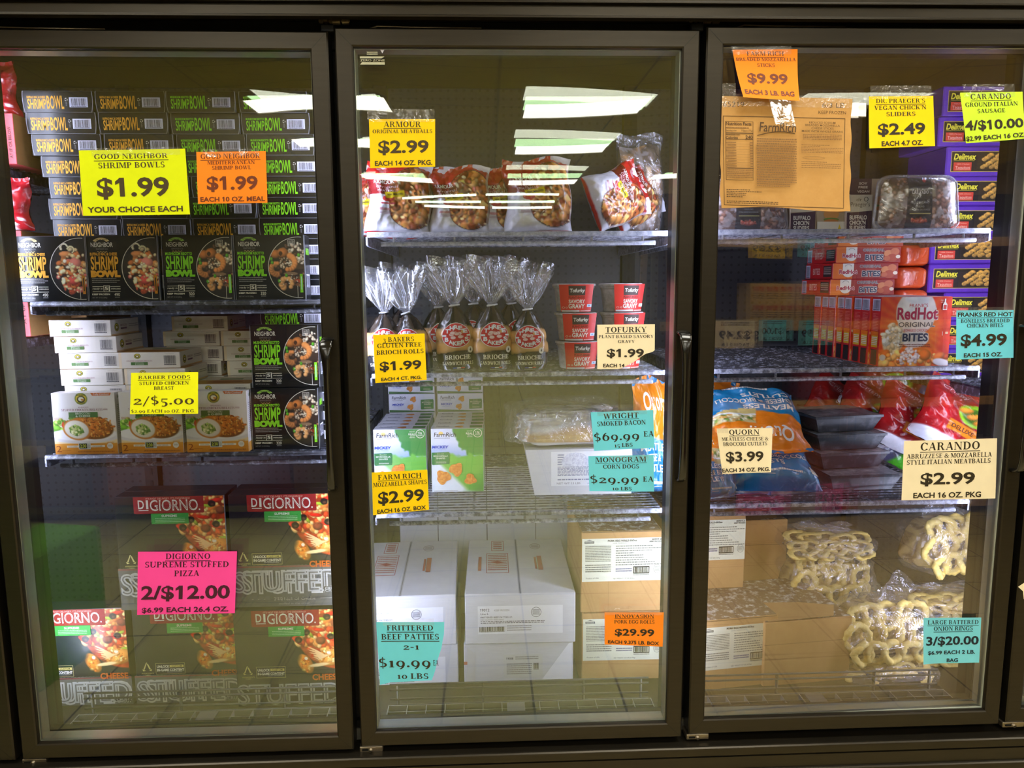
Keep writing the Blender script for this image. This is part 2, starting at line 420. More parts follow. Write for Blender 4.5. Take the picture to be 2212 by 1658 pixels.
    def art(s, u0, u1, v0, v1, cv, m, keep=None):
        n = s._n(); nx, ny = cv.nx, cv.ny
        cols = np.clip(cv.a, 0, 1); L = np.where(cols <= 0.04045, cols / 12.92, ((cols + .055) / 1.055) ** 2.4).reshape(-1, 3).tolist()
        s.mb.grid(nx - 1, ny - 1, lambda i, j: s.fn(u0 + (u1 - u0) * i, v0 + (v1 - v0) * j, n), m, L, False, keep)

# ------------------------------------------------------------------ painting packaging pictures on a vertex grid
def vnoise(nx, ny, sx, sy, seed, octv=3):
    rs = np.random.RandomState(seed); out = np.zeros((ny, nx)); amp = 1; tot = 0
    for o in range(octv):
        gx, gy = int(sx * 2 ** o) + 2, int(sy * 2 ** o) + 2
        L = rs.rand(gy + 1, gx + 1)
        X = np.linspace(0, gx - 1.001, nx); Y = np.linspace(0, gy - 1.001, ny)
        xi = X.astype(int); yi = Y.astype(int); fx = X - xi; fy = (Y - yi)[:, None]
        fx = fx * fx * (3 - 2 * fx); fy = fy * fy * (3 - 2 * fy)
        a = L[yi][:, xi]; b = L[yi][:, xi + 1]; c = L[yi + 1][:, xi]; d = L[yi + 1][:, xi + 1]
        out += amp * ((a * (1 - fx) + b * fx) * (1 - fy) + (c * (1 - fx) + d * fx) * fy); tot += amp; amp *= .5
    return out / tot
class Canvas:
    """picture grid; u, v in 0..1 (v down); radii are fractions of the height, asp = width / height"""
    def __init__(s, nx, ny, asp, bg):
        s.nx, s.ny, s.asp = nx, ny, asp
        s.U, s.V = np.meshgrid(np.linspace(0, 1, nx), np.linspace(0, 1, ny))
        s.a = np.ones((ny, nx, 3)) * np.array(bg) / 255.0
    def mix(s, k, col):
        k = k[..., None]; s.a = s.a * (1 - k) + (np.array(col) / 255.0 if not isinstance(col, np.ndarray) else col) * k
    def ell(s, cx, cy, rx, ry=None, col=(255, 255, 255), rot=0, edge=.12, tone=0.0):
        ry = ry or rx; x = (s.U - cx) * s.asp; y = s.V - cy; c, q = math.cos(rot), math.sin(rot)
        X = (x * c + y * q) / rx; Y = (-x * q + y * c) / ry; d = np.sqrt(X * X + Y * Y)
        k = np.clip((1 - d) / edge, 0, 1)
        base = np.ones_like(s.a) * np.array(col) / 255.0
        if tone: base = np.clip(base * (1 + tone * (.35 - .75 * d * d - .35 * (x / rx + y / ry)))[..., None], 0, 1)
        s.mix(k, base)
    def rect(s, u0, v0, u1, v1, col): s.mix(((s.U >= u0) & (s.U <= u1) & (s.V >= v0) & (s.V <= v1)) * 1.0, col)
    def grad(s, v0, v1, col, seed=None):
        s.mix(np.clip((s.V - v0) / (v1 - v0), 0, 1), col)
    def half(s, a, b, c, col, soft=.02): s.mix(np.clip((a * s.U + b * s.V - c) / soft, 0, 1), col)
    def noise(s, sx, sy, amt, seed): s.a = np.clip(s.a * (1 + amt * (vnoise(s.nx, s.ny, sx, sy, seed) - .5)[..., None] * 2), 0, 1)
    def arc(s, cx, cy, R, r, a0, a1, col, n=9, tone=.6):
        for i in range(n):
            t = math.radians(a0 + (a1 - a0) * i / (n - 1)); q = r * (1 - .35 * i / n)
            s.ell(cx + R * math.cos(t) / s.asp, cy + R * math.sin(t), q, q, col, 0, .3, tone)
    def bits(s, n, cx, cy, sx, sy, r0, r1, cols, seed, tone=.5, asp=(1.0, 1.8)):
        q = random.Random(seed)
        for i in range(n):
            a = q.uniform(0, 6.28); d = math.sqrt(q.random()); r = q.uniform(r0, r1)
            c = q.choice(cols); f = q.uniform(.85, 1.12); c = tuple(min(255, x * f) for x in c)
            s.ell(cx + sx * d * math.cos(a), cy + sy * d * math.sin(a), r * q.uniform(*asp), r, c, q.uniform(0, 3.1), .25, tone)
CEIL_Z = 2.75
# ------------------------------------------------------------------ shared materials
M_FRAME = mat('bronze_frame', (50, 45, 36), 0.34, 0.7, 0.5, 0.10, 9, stretch=(1, 1, 14))
M_BLACK = mat('black_rubber', (12, 12, 12), 0.6, 0, 0.3)
M_DARK = mat('dark_liner', (26, 26, 28), 0.55, 0, 0.3, 0.15, 12)
M_SILVER = mat('silver_spacer', (196, 204, 190), 0.35, 0.3, 0.5, 0.04)
M_HANDLE = mat('black_handle', (14, 13, 12), 0.18, 0, 0.6)
M_STEEL = mat('worn_steel', (150, 138, 118), 0.35, 0.9, 0.5, 0.15, 60)
M_WIRE = two_tone('frosted_wire', (92, 94, 108), (205, 208, 226), 70, .42, .66, .4, .3)
M_WIREDARK = two_tone('dark_wire', (48, 48, 56), (168, 172, 192), 60, .5, .72, .4, .3)
M_FROST = two_tone('frost_crust', (150, 154, 172), (214, 216, 228), 90, .35, .65, .7, .8)
WHITE = ink((232, 232, 236)); BLACKI = ink((34, 30, 24)); BARK = ink((60, 56, 66)); BARBG = ink((226, 226, 240))
ART = art_mat('printed_art', 0.38, 0.25); ART_BAG = art_mat('printed_bag_film', 0.25, 0.6, 0.5)
TAPE = film_mat('clear_tape', (245, 243, 232), 0.04, 0.09, 14, 0.5)
PLUME = film_mat('bag_neck_film', (225, 228, 240), 0.05, 0.13, 9, 0.5)
FILM = film_mat('bag_film', (225, 228, 240), 0.045, 0.17, 22, 1.0)

# ------------------------------------------------------------------ the store: floor, ceiling, walls, lamps
def floor_mat():
    m, nt, b = newmat('floor_tiles')
    tc = nt.nodes.new('ShaderNodeTexCoord'); br = nt.nodes.new('ShaderNodeTexBrick')
    br.offset = 0; br.inputs['Scale'].default_value = 1.0
    br.inputs['Brick Width'].default_value = 0.305; br.inputs['Row Height'].default_value = 0.305; br.inputs['Mortar Size'].default_value = 0.004
    br.inputs['Color1'].default_value = lin((226, 208, 150)) + (1,); br.inputs['Color2'].default_value = lin((218, 200, 142)) + (1,)
    br.inputs['Mortar'].default_value = lin((78, 66, 50)) + (1,)
    nt.links.new(tc.outputs['Object'], br.inputs['Vector']); nt.links.new(br.outputs['Color'], b.inputs['Base Color'])
    b.inputs['Roughness'].default_value = 0.35
    return m
def ceil_mat():
    m, nt, b = newmat('ceiling_tiles')
    tc = nt.nodes.new('ShaderNodeTexCoord'); br = nt.nodes.new('ShaderNodeTexBrick'); br.offset = 0; br.inputs['Scale'].default_value = 1.0
    br.inputs['Brick Width'].default_value = 1.22; br.inputs['Row Height'].default_value = 0.61; br.inputs['Mortar Size'].default_value = 0.012
    br.inputs['Color1'].default_value = lin((200, 186, 122)) + (1,); br.inputs['Color2'].default_value = lin((194, 180, 117)) + (1,)
    br.inputs['Mortar'].default_value = lin((140, 132, 106)) + (1,)
    nt.links.new(tc.outputs['Object'], br.inputs['Vector']); nt.links.new(br.outputs['Color'], b.inputs['Base Color'])
    b.inputs['Roughness'].default_value = 0.9
    return m
def slab(name, x0, x1, y0, y1, z0, z1, m):
    b = MB(); b.box(x0, x1, y0, y1, z0, z1, m); return tag(b.build(name), kind='structure')
RX0, RX1, RY0, RY1 = -6.5, 9.0, -14.0, 1.2
slab('floor', RX0, RX1, RY0, RY1, FLOOR_Z - .1, FLOOR_Z, floor_mat())
slab('ceiling', RX0, RX1, RY0, RY1, CEIL_Z, CEIL_Z + .1, ceil_mat())
M_WALL = mat('store_wall', (150, 138, 108), 0.8, 0, 0.2)
slab('wall_south', RX0, RX1, RY0 - .1, RY0, FLOOR_Z, CEIL_Z, M_WALL)
slab('wall_west', RX0 - .1, RX0, RY0, RY1, FLOOR_Z, CEIL_Z, M_WALL)
slab('wall_east', RX1, RX1 + .1, RY0, RY1, FLOOR_Z, CEIL_Z, M_WALL)
slab('wall_north', RX0, RX1, RY1, RY1 + .1, FLOOR_Z, CEIL_Z, M_WALL)

M_LIGHT = emit('troffer_glow', (255, 251, 238), TROFFER_POWER)
M_LAMPFR = mat('troffer_frame', (225, 222, 208), 0.5)
def make_troffer():
    r = empty('ceiling_light')
    b = MB(); b.box(-.59, .59, -.285, .285, -.012, -.006, M_LIGHT); b.build('diffuser', r)
    b = MB()
    for q in ((-.61, .61, -.305, -.285), (-.61, .61, .285, .305), (-.61, -.59, -.285, .285), (.59, .61, -.285, .285)): b.box(*q, -.02, 0, M_LAMPFR)
    b.build('frame', r)
    return r
TROF = Kind(make_troffer, 'ceiling light', 'ceiling lights over the aisle')
for c, x in enumerate((-.43, 2.07, 4.57)):
    for r, y in enumerate((-.6, -3.1, -5.6, -7.6, -10.4)):
        TROF.put(x, y, CEIL_Z, f'recessed fluorescent ceiling light, {ORD[r]} out from the freezer in the {ORD[c]} row across')
M_TUBE = emit('tube_glow', (235, 255, 240), TUBE_POWER)
def make_tube():
    r = empty('tube_light')
    b = MB(); b.tube([(-.5, 0, 0), (.5, 0, 0)], .016, M_TUBE); b.build('tube', r)
    b = MB(); b.box(-.55, .55, -.05, .05, .02, .07, M_LAMPFR)
    for s in (-1, 1): b.box(s * .52 - .02, s * .52 + .02, -.02, .02, -.02, .03, M_LAMPFR)
    b.tube([(0, 0, .07), (0, 0, CEIL_Z - 2.27)], .006, M_LAMPFR); b.build('fitting', r)
    return r
TUBE = Kind(make_tube, 'tube light', 'hanging tube lights at the far end of the store')
TUBE.put(.55, -9.8, 2.27, 'hanging tube light over the far aisle, beside the shelving')
TUBE.put(1.68, -9.8, 2.27, 'hanging tube light over the far aisle, beside the wall')

# ------------------------------------------------------------------ freezer case
case = empty('freezer_case', (0, .45, FLOOR_Z), 0, 'long dark bronze reach-in freezer case with a row of glass doors', 'freezer')
CX0, CX1 = -.82, 3.9
def cpart(mb, name, kind=None, label=None):
    o = mb.build(name); o.parent = case; o.matrix_parent_inverse = Matrix.Translation((0, -.45, -FLOOR_Z)); 
    return tag(o, label, kind=kind)
b = MB()
prof = [(.30, 1.95), (-.016, 1.95), (-.016, 1.6300), (-.019, 1.6292), (-.0218, 1.6270), (-.0222, 1.6245), (-.010, 1.6232), (-.010, 1.6190), (-.016, 1.6180), (-.016, 1.6020), (-.019, 1.6012), (-.0222, 1.5990), (-.0228, 1.5955), (-.006, 1.5945), (-.006, 1.614), (.05, 1.614), (.05, 1.61), (.30, 1.61)]
b.prism(prof, 'x', CX0, CX1, M_FRAME); cpart(b, 'header')
b = MB()
prof = [(.05, -.0165), (.04, -.0180), (-.014, -.0180), (-.0175, -.0186), (-.0208, -.0208), (-.0212, -.0240), (-.016, -.0255), (-.016, -.0425), (-.012, -.0435), (-.012, -.0455), (-.016, -.0465), (-.016, -.0770), (-.020, -.0780), (-.0232, -.0800), (-.0236, -.0840), (-.016, -.088), (-.016, -.30), (.02, -.34), (.3, -.34), (.3, -.0165)]
b.prism(prof, 'x', CX0, CX1, M_FRAME); cpart(b, 'base_panel')
b = MB(); b.box(CX0, CX1, .055, .075, 1.555, 1.615, M_BLACK); b.box(CX0, CX1, .055, .075, -.028, .03, M_BLACK); cpart(b, 'door_seal')
for k in range(-1, 6):
    b = MB(); x = k * P - .0085
    b.box(x - .036, x + .036, .068, .125, -.03, 1.60, M_DARK, .003); cpart(b, 'mullion')
M_STRIP = emit('strip_glow', (214, 220, 255), STRIP_POWER)
for k in range(-1, 6):
    for s in (-1, 1):
        b = MB(); x = k * P - .0085
        b.prism([(x + s * .008, .1255), (x + s * .030, .1255), (x + s * .0255, .134), (x + s * .012, .140)], 'z', .08, 1.52, M_STRIP)
        cpart(b, 'light_strip', label='glowing vertical light strip')
def perf_mat(key, base, hole, pitch=.0245, rad=.17):
    m, nt, bs = newmat(key)
    tc = nt.nodes.new('ShaderNodeTexCoord'); sp = nt.nodes.new('ShaderNodeSeparateXYZ'); nt.links.new(tc.outputs['Object'], sp.inputs[0])
    def N(op, a, b_=None):
        n = nt.nodes.new('ShaderNodeMath'); n.operation = op
        for i, v in enumerate((a, b_)):
            if v is None: continue
            if isinstance(v, (int, float)): n.inputs[i].default_value = v
            else: nt.links.new(v, n.inputs[i])
        return n.outputs[0]
    fx = N('SUBTRACT', N('FRACT', N('DIVIDE', sp.outputs['X'], pitch)), .5); fz = N('SUBTRACT', N('FRACT', N('DIVIDE', sp.outputs['Z'], pitch)), .5)
    d = N('LESS_THAN', N('ADD', N('MULTIPLY', fx, fx), N('MULTIPLY', fz, fz)), rad * rad)
    mx = nt.nodes.new('ShaderNodeMix'); mx.data_type = 'RGBA'
    mx.inputs[6].default_value = lin(base) + (1,); mx.inputs[7].default_value = lin(hole) + (1,)
    nt.links.new(d, mx.inputs[0]); nt.links.new(mx.outputs[2], bs.inputs['Base Color']); bs.inputs['Roughness'].default_value = .45
    return m
M_PERF = perf_mat('perforated_steel', (40, 41, 48), (10, 10, 12))
b = MB(); b.box(CX0, CX1, .80, .82, -.08, 1.75, M_PERF); cpart(b, 'rear_panel', label='dark perforated steel rear panel')
b = MB(); b.box(CX0, CX1, .12, .82, 1.66, 1.70, M_DARK); b.box(CX0, CX0 + .03, .05, .82, -.08, 1.75, M_DARK); b.box(CX1 - .03, CX1, .05, .82, -.08, 1.75, M_DARK); cpart(b, 'liner')
M_WPANEL = mat('white_panel', (206, 208, 214), .5, 0, .4, .04, 12)
b = MB()
for i in range(5): x = .745 + i * .163; b.box(x + .0012, min(x + .1618, 1.51), .785, .7995, -.048, .46, M_WPANEL, .001)
cpart(b, 'lower_rear_panel', label='white lower rear panel with upright joints')
M_DECK = mat('deck_steel', (120, 118, 112), .5, .2, .4, .2, 8)
b = MB(); b.box(CX0, CX1, .18, .82, -.062, -.048, M_DECK); b.box(CX0, CX1, .05, .062, -.06, .012, M_DECK); cpart(b, 'deck')
M_GRILLE = mat('grille_wire', (150, 150, 140), .4, .3)
M_STOP = mat('stop_wire', (70, 68, 62), .4, .3)
for k in range(-1, 5):                                       # honeycomb return-air grille and product stop of each bay
    x0, x1 = k * P + .045, k * P + .715
    b = MB()
    for i in range(15): x = x0 + (x1 - x0) * i / 14; b.box(x - .0009, x + .0009, .064, .158, -.012, .004, M_GRILLE)
    for y in (.066, .098, .128, .156): b.box(x0, x1, y - .0009, y + .0009, -.012, .004, M_GRILLE)
    b.box(x0 + .30, x0 + .345, .066, .156, .001, .0045, M_DECK); b.box(x0, x1, .062, .16, -.06, -.05, M_DARK)
    cpart(b, 'air_grille')
    b = MB()
    for z in (-.03, -.012, .004, .03, .044): b.tube([(x0, .185, z), (x1, .185, z)], .0026, M_STOP, 6)
    for x in (x0 + .02, x0 + .24, x0 + .50, x1 - .02): b.tube([(x, .187, -.05), (x, .187, .044)], .004, M_STOP, 6)
    cpart(b, 'product_stop')
for k in range(-1, 6):                                       # slotted uprights at the back
    b = MB(); x = k * P - .0085; b.box(x - .02, x + .02, .765, .80, -.05, 1.66, M_DARK)
    for i in range(40): b.box(x - .004, x + .004, .763, .766, .02 + i * .04, .04 + i * .04, M_BLACK)
    cpart(b, 'upright')

# ------------------------------------------------------------------ doors
W = P - .0168; H = 1.5842; FW = .0373
G1 = glass_mat('front_pane_glass', (.985, .992, .985), (1, .97, .90), gain=1.7)
G2 = glass_mat('middle_pane_glass', (.982, .994, .982), (.62, 1, .58), gain=1.35)
G3 = glass_mat('rear_pane_glass', (.985, .992, .985), (.82, .86, .76), gain=1.35)
G1W = glass_mat('front_pane_glass_warm', (.985, .985, .98), (1, .86, .68), gain=2.2)
G2W = glass_mat('middle_pane_glass_warm', (.985, .985, .98), (1, .86, .76), gain=1.35)
def ring_sweep(mb, prof, m, W=W, H=H):
    V = []; F = []; n = len(prof)
    for (t, y) in prof: V += [(-W / 2 + t, y, t), (W / 2 - t, y, t), (W / 2 - t, y, H - t), (-W / 2 + t, y, H - t)]
    for i in range(n - 1):
        for c in range(4): F.append((i * 4 + c, i * 4 + (c + 1) % 4, (i + 1) * 4 + (c + 1) % 4, (i + 1) * 4 + c))
    mb.add(V, F, m)
def loft(mb, path, m, seg=None):
    """flat bar: path of (x, y, z, half width, half thickness) running downwards"""
    V = []; F = []
    for i, (x, y, z, a, t) in enumerate(path):
        p0 = path[max(0, i - 1)]; p1 = path[min(len(path) - 1, i + 1)]
        d = Vector((0, p1[1] - p0[1], p1[2] - p0[2])).normalized(); nrm = Vector((0, d.z, -d.y))
        for k in range(12):
            q = 2 * math.pi * k / 12; ca, sa = math.cos(q), math.sin(q)
            e = .55; cx = math.copysign(abs(ca) ** e, ca); sy = math.copysign(abs(sa) ** e, sa)
            V.append((x + a * cx, y + nrm.y * t * sy, z + nrm.z * t * sy))
    for i in range(len(path) - 1):
        for k in range(12): F.append((i * 12 + k, i * 12 + (k + 1) % 12, (i + 1) * 12 + (k + 1) % 12, (i + 1) * 12 + k))
    F += [tuple(range(12)), tuple((len(path) - 1) * 12 + k for k in range(12))]
    mb.add(V, F, m, True)
def make_door(warm=False, bow=(.0035, .0004, -.0032), lean=(0, 0, 0)):
    r = empty('freezer_door')
    b = MB(); ring_sweep(b, [(.004, .05), (0, .046), (0, .003), (.003, 0), (FW - .004, 0), (FW - .001, .002), (FW, .008), (FW, .05), (.004, .05)], M_FRAME)
    for sx in (-1, 1):
        for (za, zb) in ((.004, FW - .004), (H - .004, H - FW + .004)):
            x0, x1 = sx * (W / 2 - .004), sx * (W / 2 - FW + .004)
            b.add([(x0 - .0005, -.0002, za), (x0 + .0005, -.0002, za), (x1 + .0005, -.0002, zb), (x1 - .0005, -.0002, zb)], [(0, 1, 2, 3)], M_BLACK)
    b.build('frame', r)
    b = MB(); ring_sweep(b, [(FW - .002, .0125), (FW + .0015, .0125), (FW + .0015, .047), (FW - .002, .047)], M_SILVER); b.build('spacer', r)
    b = MB(); ring_sweep(b, [(.008, .05), (.008, .066), (.03, .066), (.034, .05)], M_BLACK); b.build('gasket', r)
    hw = W / 2 - FW; hh = H / 2 - FW
    for y, bw, ln, m in ((.0125, bow[0], lean[0], G1W if warm else G1), (.029, bow[1], lean[1], G2W if warm else G2), (.0455, bow[2], lean[2], G3)):
        b = MB()
        def fn(u, v, y=y, bw=bw, ln=ln):
            a, c = 2 * u - 1, 2 * v - 1
            return (a * hw, y - bw * (1 - a * a) * (1 - c * c) + ln * a, H / 2 + c * hh)
        b.grid(16, 24, fn, m); b.build('glass_pane', r)
    b = MB(); x = W / 2 - .022
    loft(b, [(x, .002, .957, .013, .004), (x, -.012, .957, .0135, .0035), (x, -.027, .952, .0135, .0035), (x, -.033, .938, .0125, .004), (x, -.0335, .915, .009, .0045), (x, -.033, .88, .0065, .0045),
             (x, -.032, .80, .0062, .0045), (x, -.032, .70, .007, .0045), (x, -.032, .655, .0085, .0045), (x, -.027, .636, .0085, .004), (x, -.012, .628, .0085, .004), (x, .002, .628, .0085, .004)], M_HANDLE)
    b.build('handle', r)
    b = MB(); x = -W / 2                                            # top hinge: pinned knuckles above the corner
    b.tube([(x - .004, .012, H + .0145), (x + .011, .012, H + .0145)], .0062, M_STEEL, 12); b.tube([(x + .0155, .012, H + .0145), (x + .029, .012, H + .0145)], .0062, M_STEEL, 12)
    b.tube([(x - .033, .016, H + .017), (x + .03, .016, H + .017)], .0028, M_STEEL, 8)
    for i in range(3): b.box(x - .032 + i * .010, x - .025 + i * .010, .008, .02, H + .0135, H + .0195, M_STEEL)
    b.box(x - .03, x - .002, .014, .04, H - .004, H + .011, M_BLACK, .002); b.build('top_hinge', r)
    b = MB(); b.box(x - .004, x + .05, .004, .04, -.0165, -.003, M_STEEL, .0015)
    b.box(x + .002, x + .016, .002, .006, -.0115, -.008, M_BLACK); hg = b.build('bottom_hinge', r)
    b = MB(); b.tube([(x + .022, .006, -.010), (x + .022, -.001, -.010)], .0045, M_STEEL, 12); b.box(x + .019, x + .025, -.0013, -.0005, -.0106, -.0094, M_BLACK); b.build('screw', hg)
    b = MB(); b.tube([(x + .07, .02, H + .004), (x + .085, .02, H + .009), (x + .15, .02, H + .0075), (x + .3, .02, H + .0065)], .0019, M_STEEL, 6); b.tube([(x + .18, .024, H + .003), (x + .29, .024, H + .003)], .0012, M_STEEL, 6); b.build('hold_open_arm', r)
    return r
DOORFIT = {-1: (0, -.010, 0), 0: (0, -.0090, -.0030), 1: (0, -.0031, -.0009), 2: (.0002, .0035, .0012), 3: (-.0002, .0088, 0)}
DL = {-1: 'glass freezer door at the end of the case beside the shrimp bowl door, only its edge showing',
      0: 'glass freezer door with the pink and lime price signs in front of shrimp bowls and pizza',
      1: 'glass freezer door with turquoise bacon and beef patties signs, in front of bread rolls and white cartons',
      2: 'glass freezer door with the brown cardboard sheet and cream meatball sign',
      3: 'glass freezer door past the cardboard sheet door, only a dark strip of frame showing'}
dA = make_door(); dC = None
for k in (1, 0, -1, 2, 3):
    if k == 1: d = dA
    elif k == 2: d = make_door(True, (.0022, .0030, -.001), (.004, .001, -.003))
    else: d = copy_tree(dA)
    dx, dz, ro = DOORFIT[k]
    d.location = (k * P + W / 2 + dx, 0, dz); d.rotation_euler = (0, -ro, 0)
    tag(d, DL[k], 'freezer door', 'freezer doors')

# maker's safety mark etched on the middle door's glass
b = MB(); LT = ink((188, 188, 160))
a0 = at(776, 112, .0105); a1 = at(832, 112, .0105); a2 = at(776, 142, .0105)
pr = Pr(b, lambda u, v, n: (a0.x + (a1.x - a0.x) * u, .0070 - n, a0.z + (a2.z - a0.z) * v), 6e-5)
pr.greek(.3, .72, .02, .28, 2, LT, .7, seed=5); pr.poly([(.03, .36), (.98, .36), (.86, .5), (.03, .5)], LT); pr.text('ZERO ZONE', .04, .98, .56, .72, LT, .01); pr.poly([(.1, .78), (.98, .78), (.98, .95), (.03, .95)], LT)
pr.poly([(.82, -.12), (.98, -.12), (.9, .14)], ink((205, 205, 225)))
tag(b.build('glass_decal'), 'small pale maker decal in the top corner of the middle freezer glass', 'decal')
# ------------------------------------------------------------------ price signs taped to the glass
LIME = mat('paper_lime', (226, 240, 8), .75, 0, .2, .02); YEL = mat('paper_yellow', (255, 214, 8), .75, 0, .2, .02); LEM = mat('paper_lemon', (246, 250, 22), .75, 0, .2, .02)
ORA = mat('paper_orange', (255, 142, 34), .75, 0, .2, .02); PNK = mat('paper_pink', (255, 76, 168), .75, 0, .2, .02); CRM = mat('paper_cream', (248, 234, 200), .75, 0, .2, .02)
CYN = mat('paper_turquoise', (112, 216, 240), .75, 0, .2, .02); GRN = mat('paper_green', (206, 242, 58), .75, 0, .2, .02); SKY = mat('paper_sky', (122, 214, 236), .75, 0, .2, .02)
INKB = ink((46, 38, 22)); INKD = ink((70, 56, 26)); INKO = ink((112, 48, 14)); INKP = ink((70, 20, 44))
def surface(q, y, wave=0.0, ph=0.0, curl=0.0, side=0.0):
    """bilinear paper patch from four pixel corners (tl, tr, br, bl) on the glass; wave, curl and side bend the sheet off the glass"""
    c = [at(px, py, y) for px, py in q]
    def fn(u, v, n):
        p = c[0] * (1 - u) * (1 - v) + c[1] * u * (1 - v) + c[2] * u * v + c[3] * (1 - u) * v
        k = max(0.0, v - .12)
        o = wave * (math.sin(5.3 * u + 2.1 * v + ph) + .6 * math.sin(9 * u - 4 * v + 2 * ph) + 1.6) * k + curl * max(0.0, v) ** 2.2 + side * (u - .5) ** 2 * 4 * k
        return (p.x, p.y - n - o, p.z)
    return fn
def sign(name, label, q, paper, lines, inkm, wave=.0008, ph=0.0, curl=.0, tape=(), outline=None, group='price signs on the glass', side=0.0, y=.0062, ulw=.011, cat='price sign'):
    """lines: (text, style, u0, u1, v cap, v base, underline?) style 's' serif, 'b' bold sans, 'm' medium sans"""
    r = empty(name, at(*q[3], y), 0, label, cat, group)
    fn = surface(q, y, wave, ph, curl, side); b = MB()
    if outline:
        n = 26; b2 = []
        def inside(u, v):
            c = False; j = len(outline) - 1
            for i in range(len(outline)):
                (x1, y1), (x2, y2) = outline[i], outline[j]
                if (y1 > v) != (y2 > v) and u < (x2 - x1) * (v - y1) / (y2 - y1) + x1: c = not c
                j = i
            return c
        # cut the sheet to its torn outline: each row runs between the outline's limits
        vs = sorted({0.0} | {i / n for i in range(n + 1)}); V = []; F = []; vmax = max(p[1] for p in outline)
        for v in vs:
            vv = min(max(v * vmax, 1e-4), vmax - 1e-4); us = [u / 400 for u in range(401) if inside(u / 400, vv)]
            a, e = (us[0], us[-1]) if us else (0, 0)
            V += [fn(a + (e - a) * k / 12, vv, 0) for k in range(13)]
        for i in range(len(vs) - 1):
            for k in range(12): F.append((i * 13 + k, i * 13 + k + 1, (i + 1) * 13 + k + 1, (i + 1) * 13 + k))
        b.add(V, F, paper, True)
    else: b.grid(20, 20, lambda u, v: fn(u, v, 0), paper)
    pr = Pr(b, fn, 1.0e-4, 12)
    for ln in lines:
        t, st, u0, u1, v0, v1 = ln[:6]
        pr.text(t, u0, u1, v0, v1, inkm, {'b': .028, 'm': .006}.get(st), serif_=st == 's')
        if len(ln) > 6: pr.rect(u0 - .005, v1 + .022, u1 + .005, v1 + .022 + ulw, inkm)
    o = b.build('paper', r); o.matrix_parent_inverse = Matrix.Translation(-r.location)
    for (u0, v0, u1, v1) in tape:
        b = MB(); b.grid(14, 3, lambda u, v: fn(u0 + (u1 - u0) * u, v0 + (v1 - v0) * v, .0009 + .0007 * math.sin(23 * u + 5 * v)), TAPE)
        o = b.build('tape', r); o.matrix_parent_inverse = Matrix.Translation(-r.location)
    return r
sign('price_sign', 'large lime price sign for shrimp bowls reading $1.99 your choice each', [(170, 325), (400, 321), (411, 463), (180, 466)], LIME,
     [('GOOD NEIGHBOR', 's', .14, .83, .06, .135, 1), ('SHRIMP BOWLS', 's', .175, .795, .19, .275), ('$1.99', 'b', .155, .815, .435, .70), ('YOUR CHOICE EACH', 'b', .05, .935, .87, .95)], INKD, .0006, 1, tape=((.12, -.03, .95, .09),))
sign('price_sign', 'orange price sign for the mediterranean shrimp bowl, beside the large lime sign', [(424, 328), (574, 326), (578, 438), (428, 440)], ORA,
     [('GOOD NEIGHBOR', 's', .06, .915, .04, .135, 1), ('MEDITERRANEAN', 's', .155, .835, .175, .245), ('SHRIMP BOWL', 's', .22, .78, .275, .345), ('$1.99', 'b', .145, .86, .485, .725), ('EACH 10 OZ. MEAL', 'b', .04, .965, .875, .96)], INKO, .0005, 2, tape=((.08, -.05, .9, .1),))
sign('price_sign', 'lemon yellow price sign for stuffed chicken breast, two for $5.00', [(283, 805), (428, 803), (428, 893), (281, 894)], LEM,
     [('BARBER FOODS', 's', .11, .88, .075, .155, 1), ('STUFFED CHICKEN', 's', .13, .86, .215, .295), ('BREAST', 's', .345, .64, .335, .415), ('2/$5.00', 's', .05, .94, .57, .77), ('$2.99 EACH 10 OZ. PKG.', 's', .02, .96, .89, .965)], INKD, .0008, 3, tape=((.1, -.04, .8, .08),))
sign('price_sign', 'bright pink price sign for supreme stuffed pizza, two for $12.00', [(298, 1191), (512, 1190), (508, 1323), (297, 1327)], PNK,
     [('DIGIORNO', 's', .28, .73, .03, .12, 1), ('SUPREME STUFFED', 's', .075, .92, .16, .25), ('PIZZA', 's', .37, .62, .3, .39), ('2/$12.00', 'b', .045, .935, .55, .75), ('$6.99 EACH 26.4 OZ.', 'b', .05, .93, .89, .965)], INKP, .0009, .4)
sign('price_sign', 'golden yellow price sign for original meatballs, $2.99 each', [(797, 257), (940, 257), (940, 360), (800, 363)], YEL,
     [('ARMOUR', 's', .22, .785, .05, .165, 1), ('ORIGINAL MEATBALLS', 's', .05, .955, .215, .29), ('$2.99', 'b', .14, .89, .45, .69), ('EACH 14 OZ. PKG.', 'b', .075, .955, .86, .955)], INKD, .0004, 2.5, tape=((-.02, -.2, .99, .06),))
sign('price_sign', 'golden yellow price sign for gluten free brioche rolls, $1.99 each', [(806, 723), (917, 720), (922, 820), (811, 827)], YEL,
     [('3 BAKERS', 's', .19, .79, .06, .155, 1), ('GLUTEN FREE', 's', .07, .93, .185, .275), ('BRIOCH ROLLS', 's', .05, .965, .325, .415), ('$1.99', 'b', .11, .9, .57, .745), ('EACH 4 CT. PKG.', 'b', .12, .9, .9, .965)], INKB, .0008, 1.4)
sign('price_sign', 'golden yellow price sign for mozzarella shapes, $2.99 per box, tilted', [(803, 1020), (923, 1014), (927, 1100), (806, 1112)], YEL,
     [('FARM RICH', 's', .11, .89, .07, .185, 1), ('MOZZARELLA SHAPES', 's', .02, .98, .245, .345), ('$2.99', 'b', .11, .91, .48, .745), ('EACH 16 OZ. BOX', 'b', .08, .94, .885, .975)], INKB, .0007, .2)
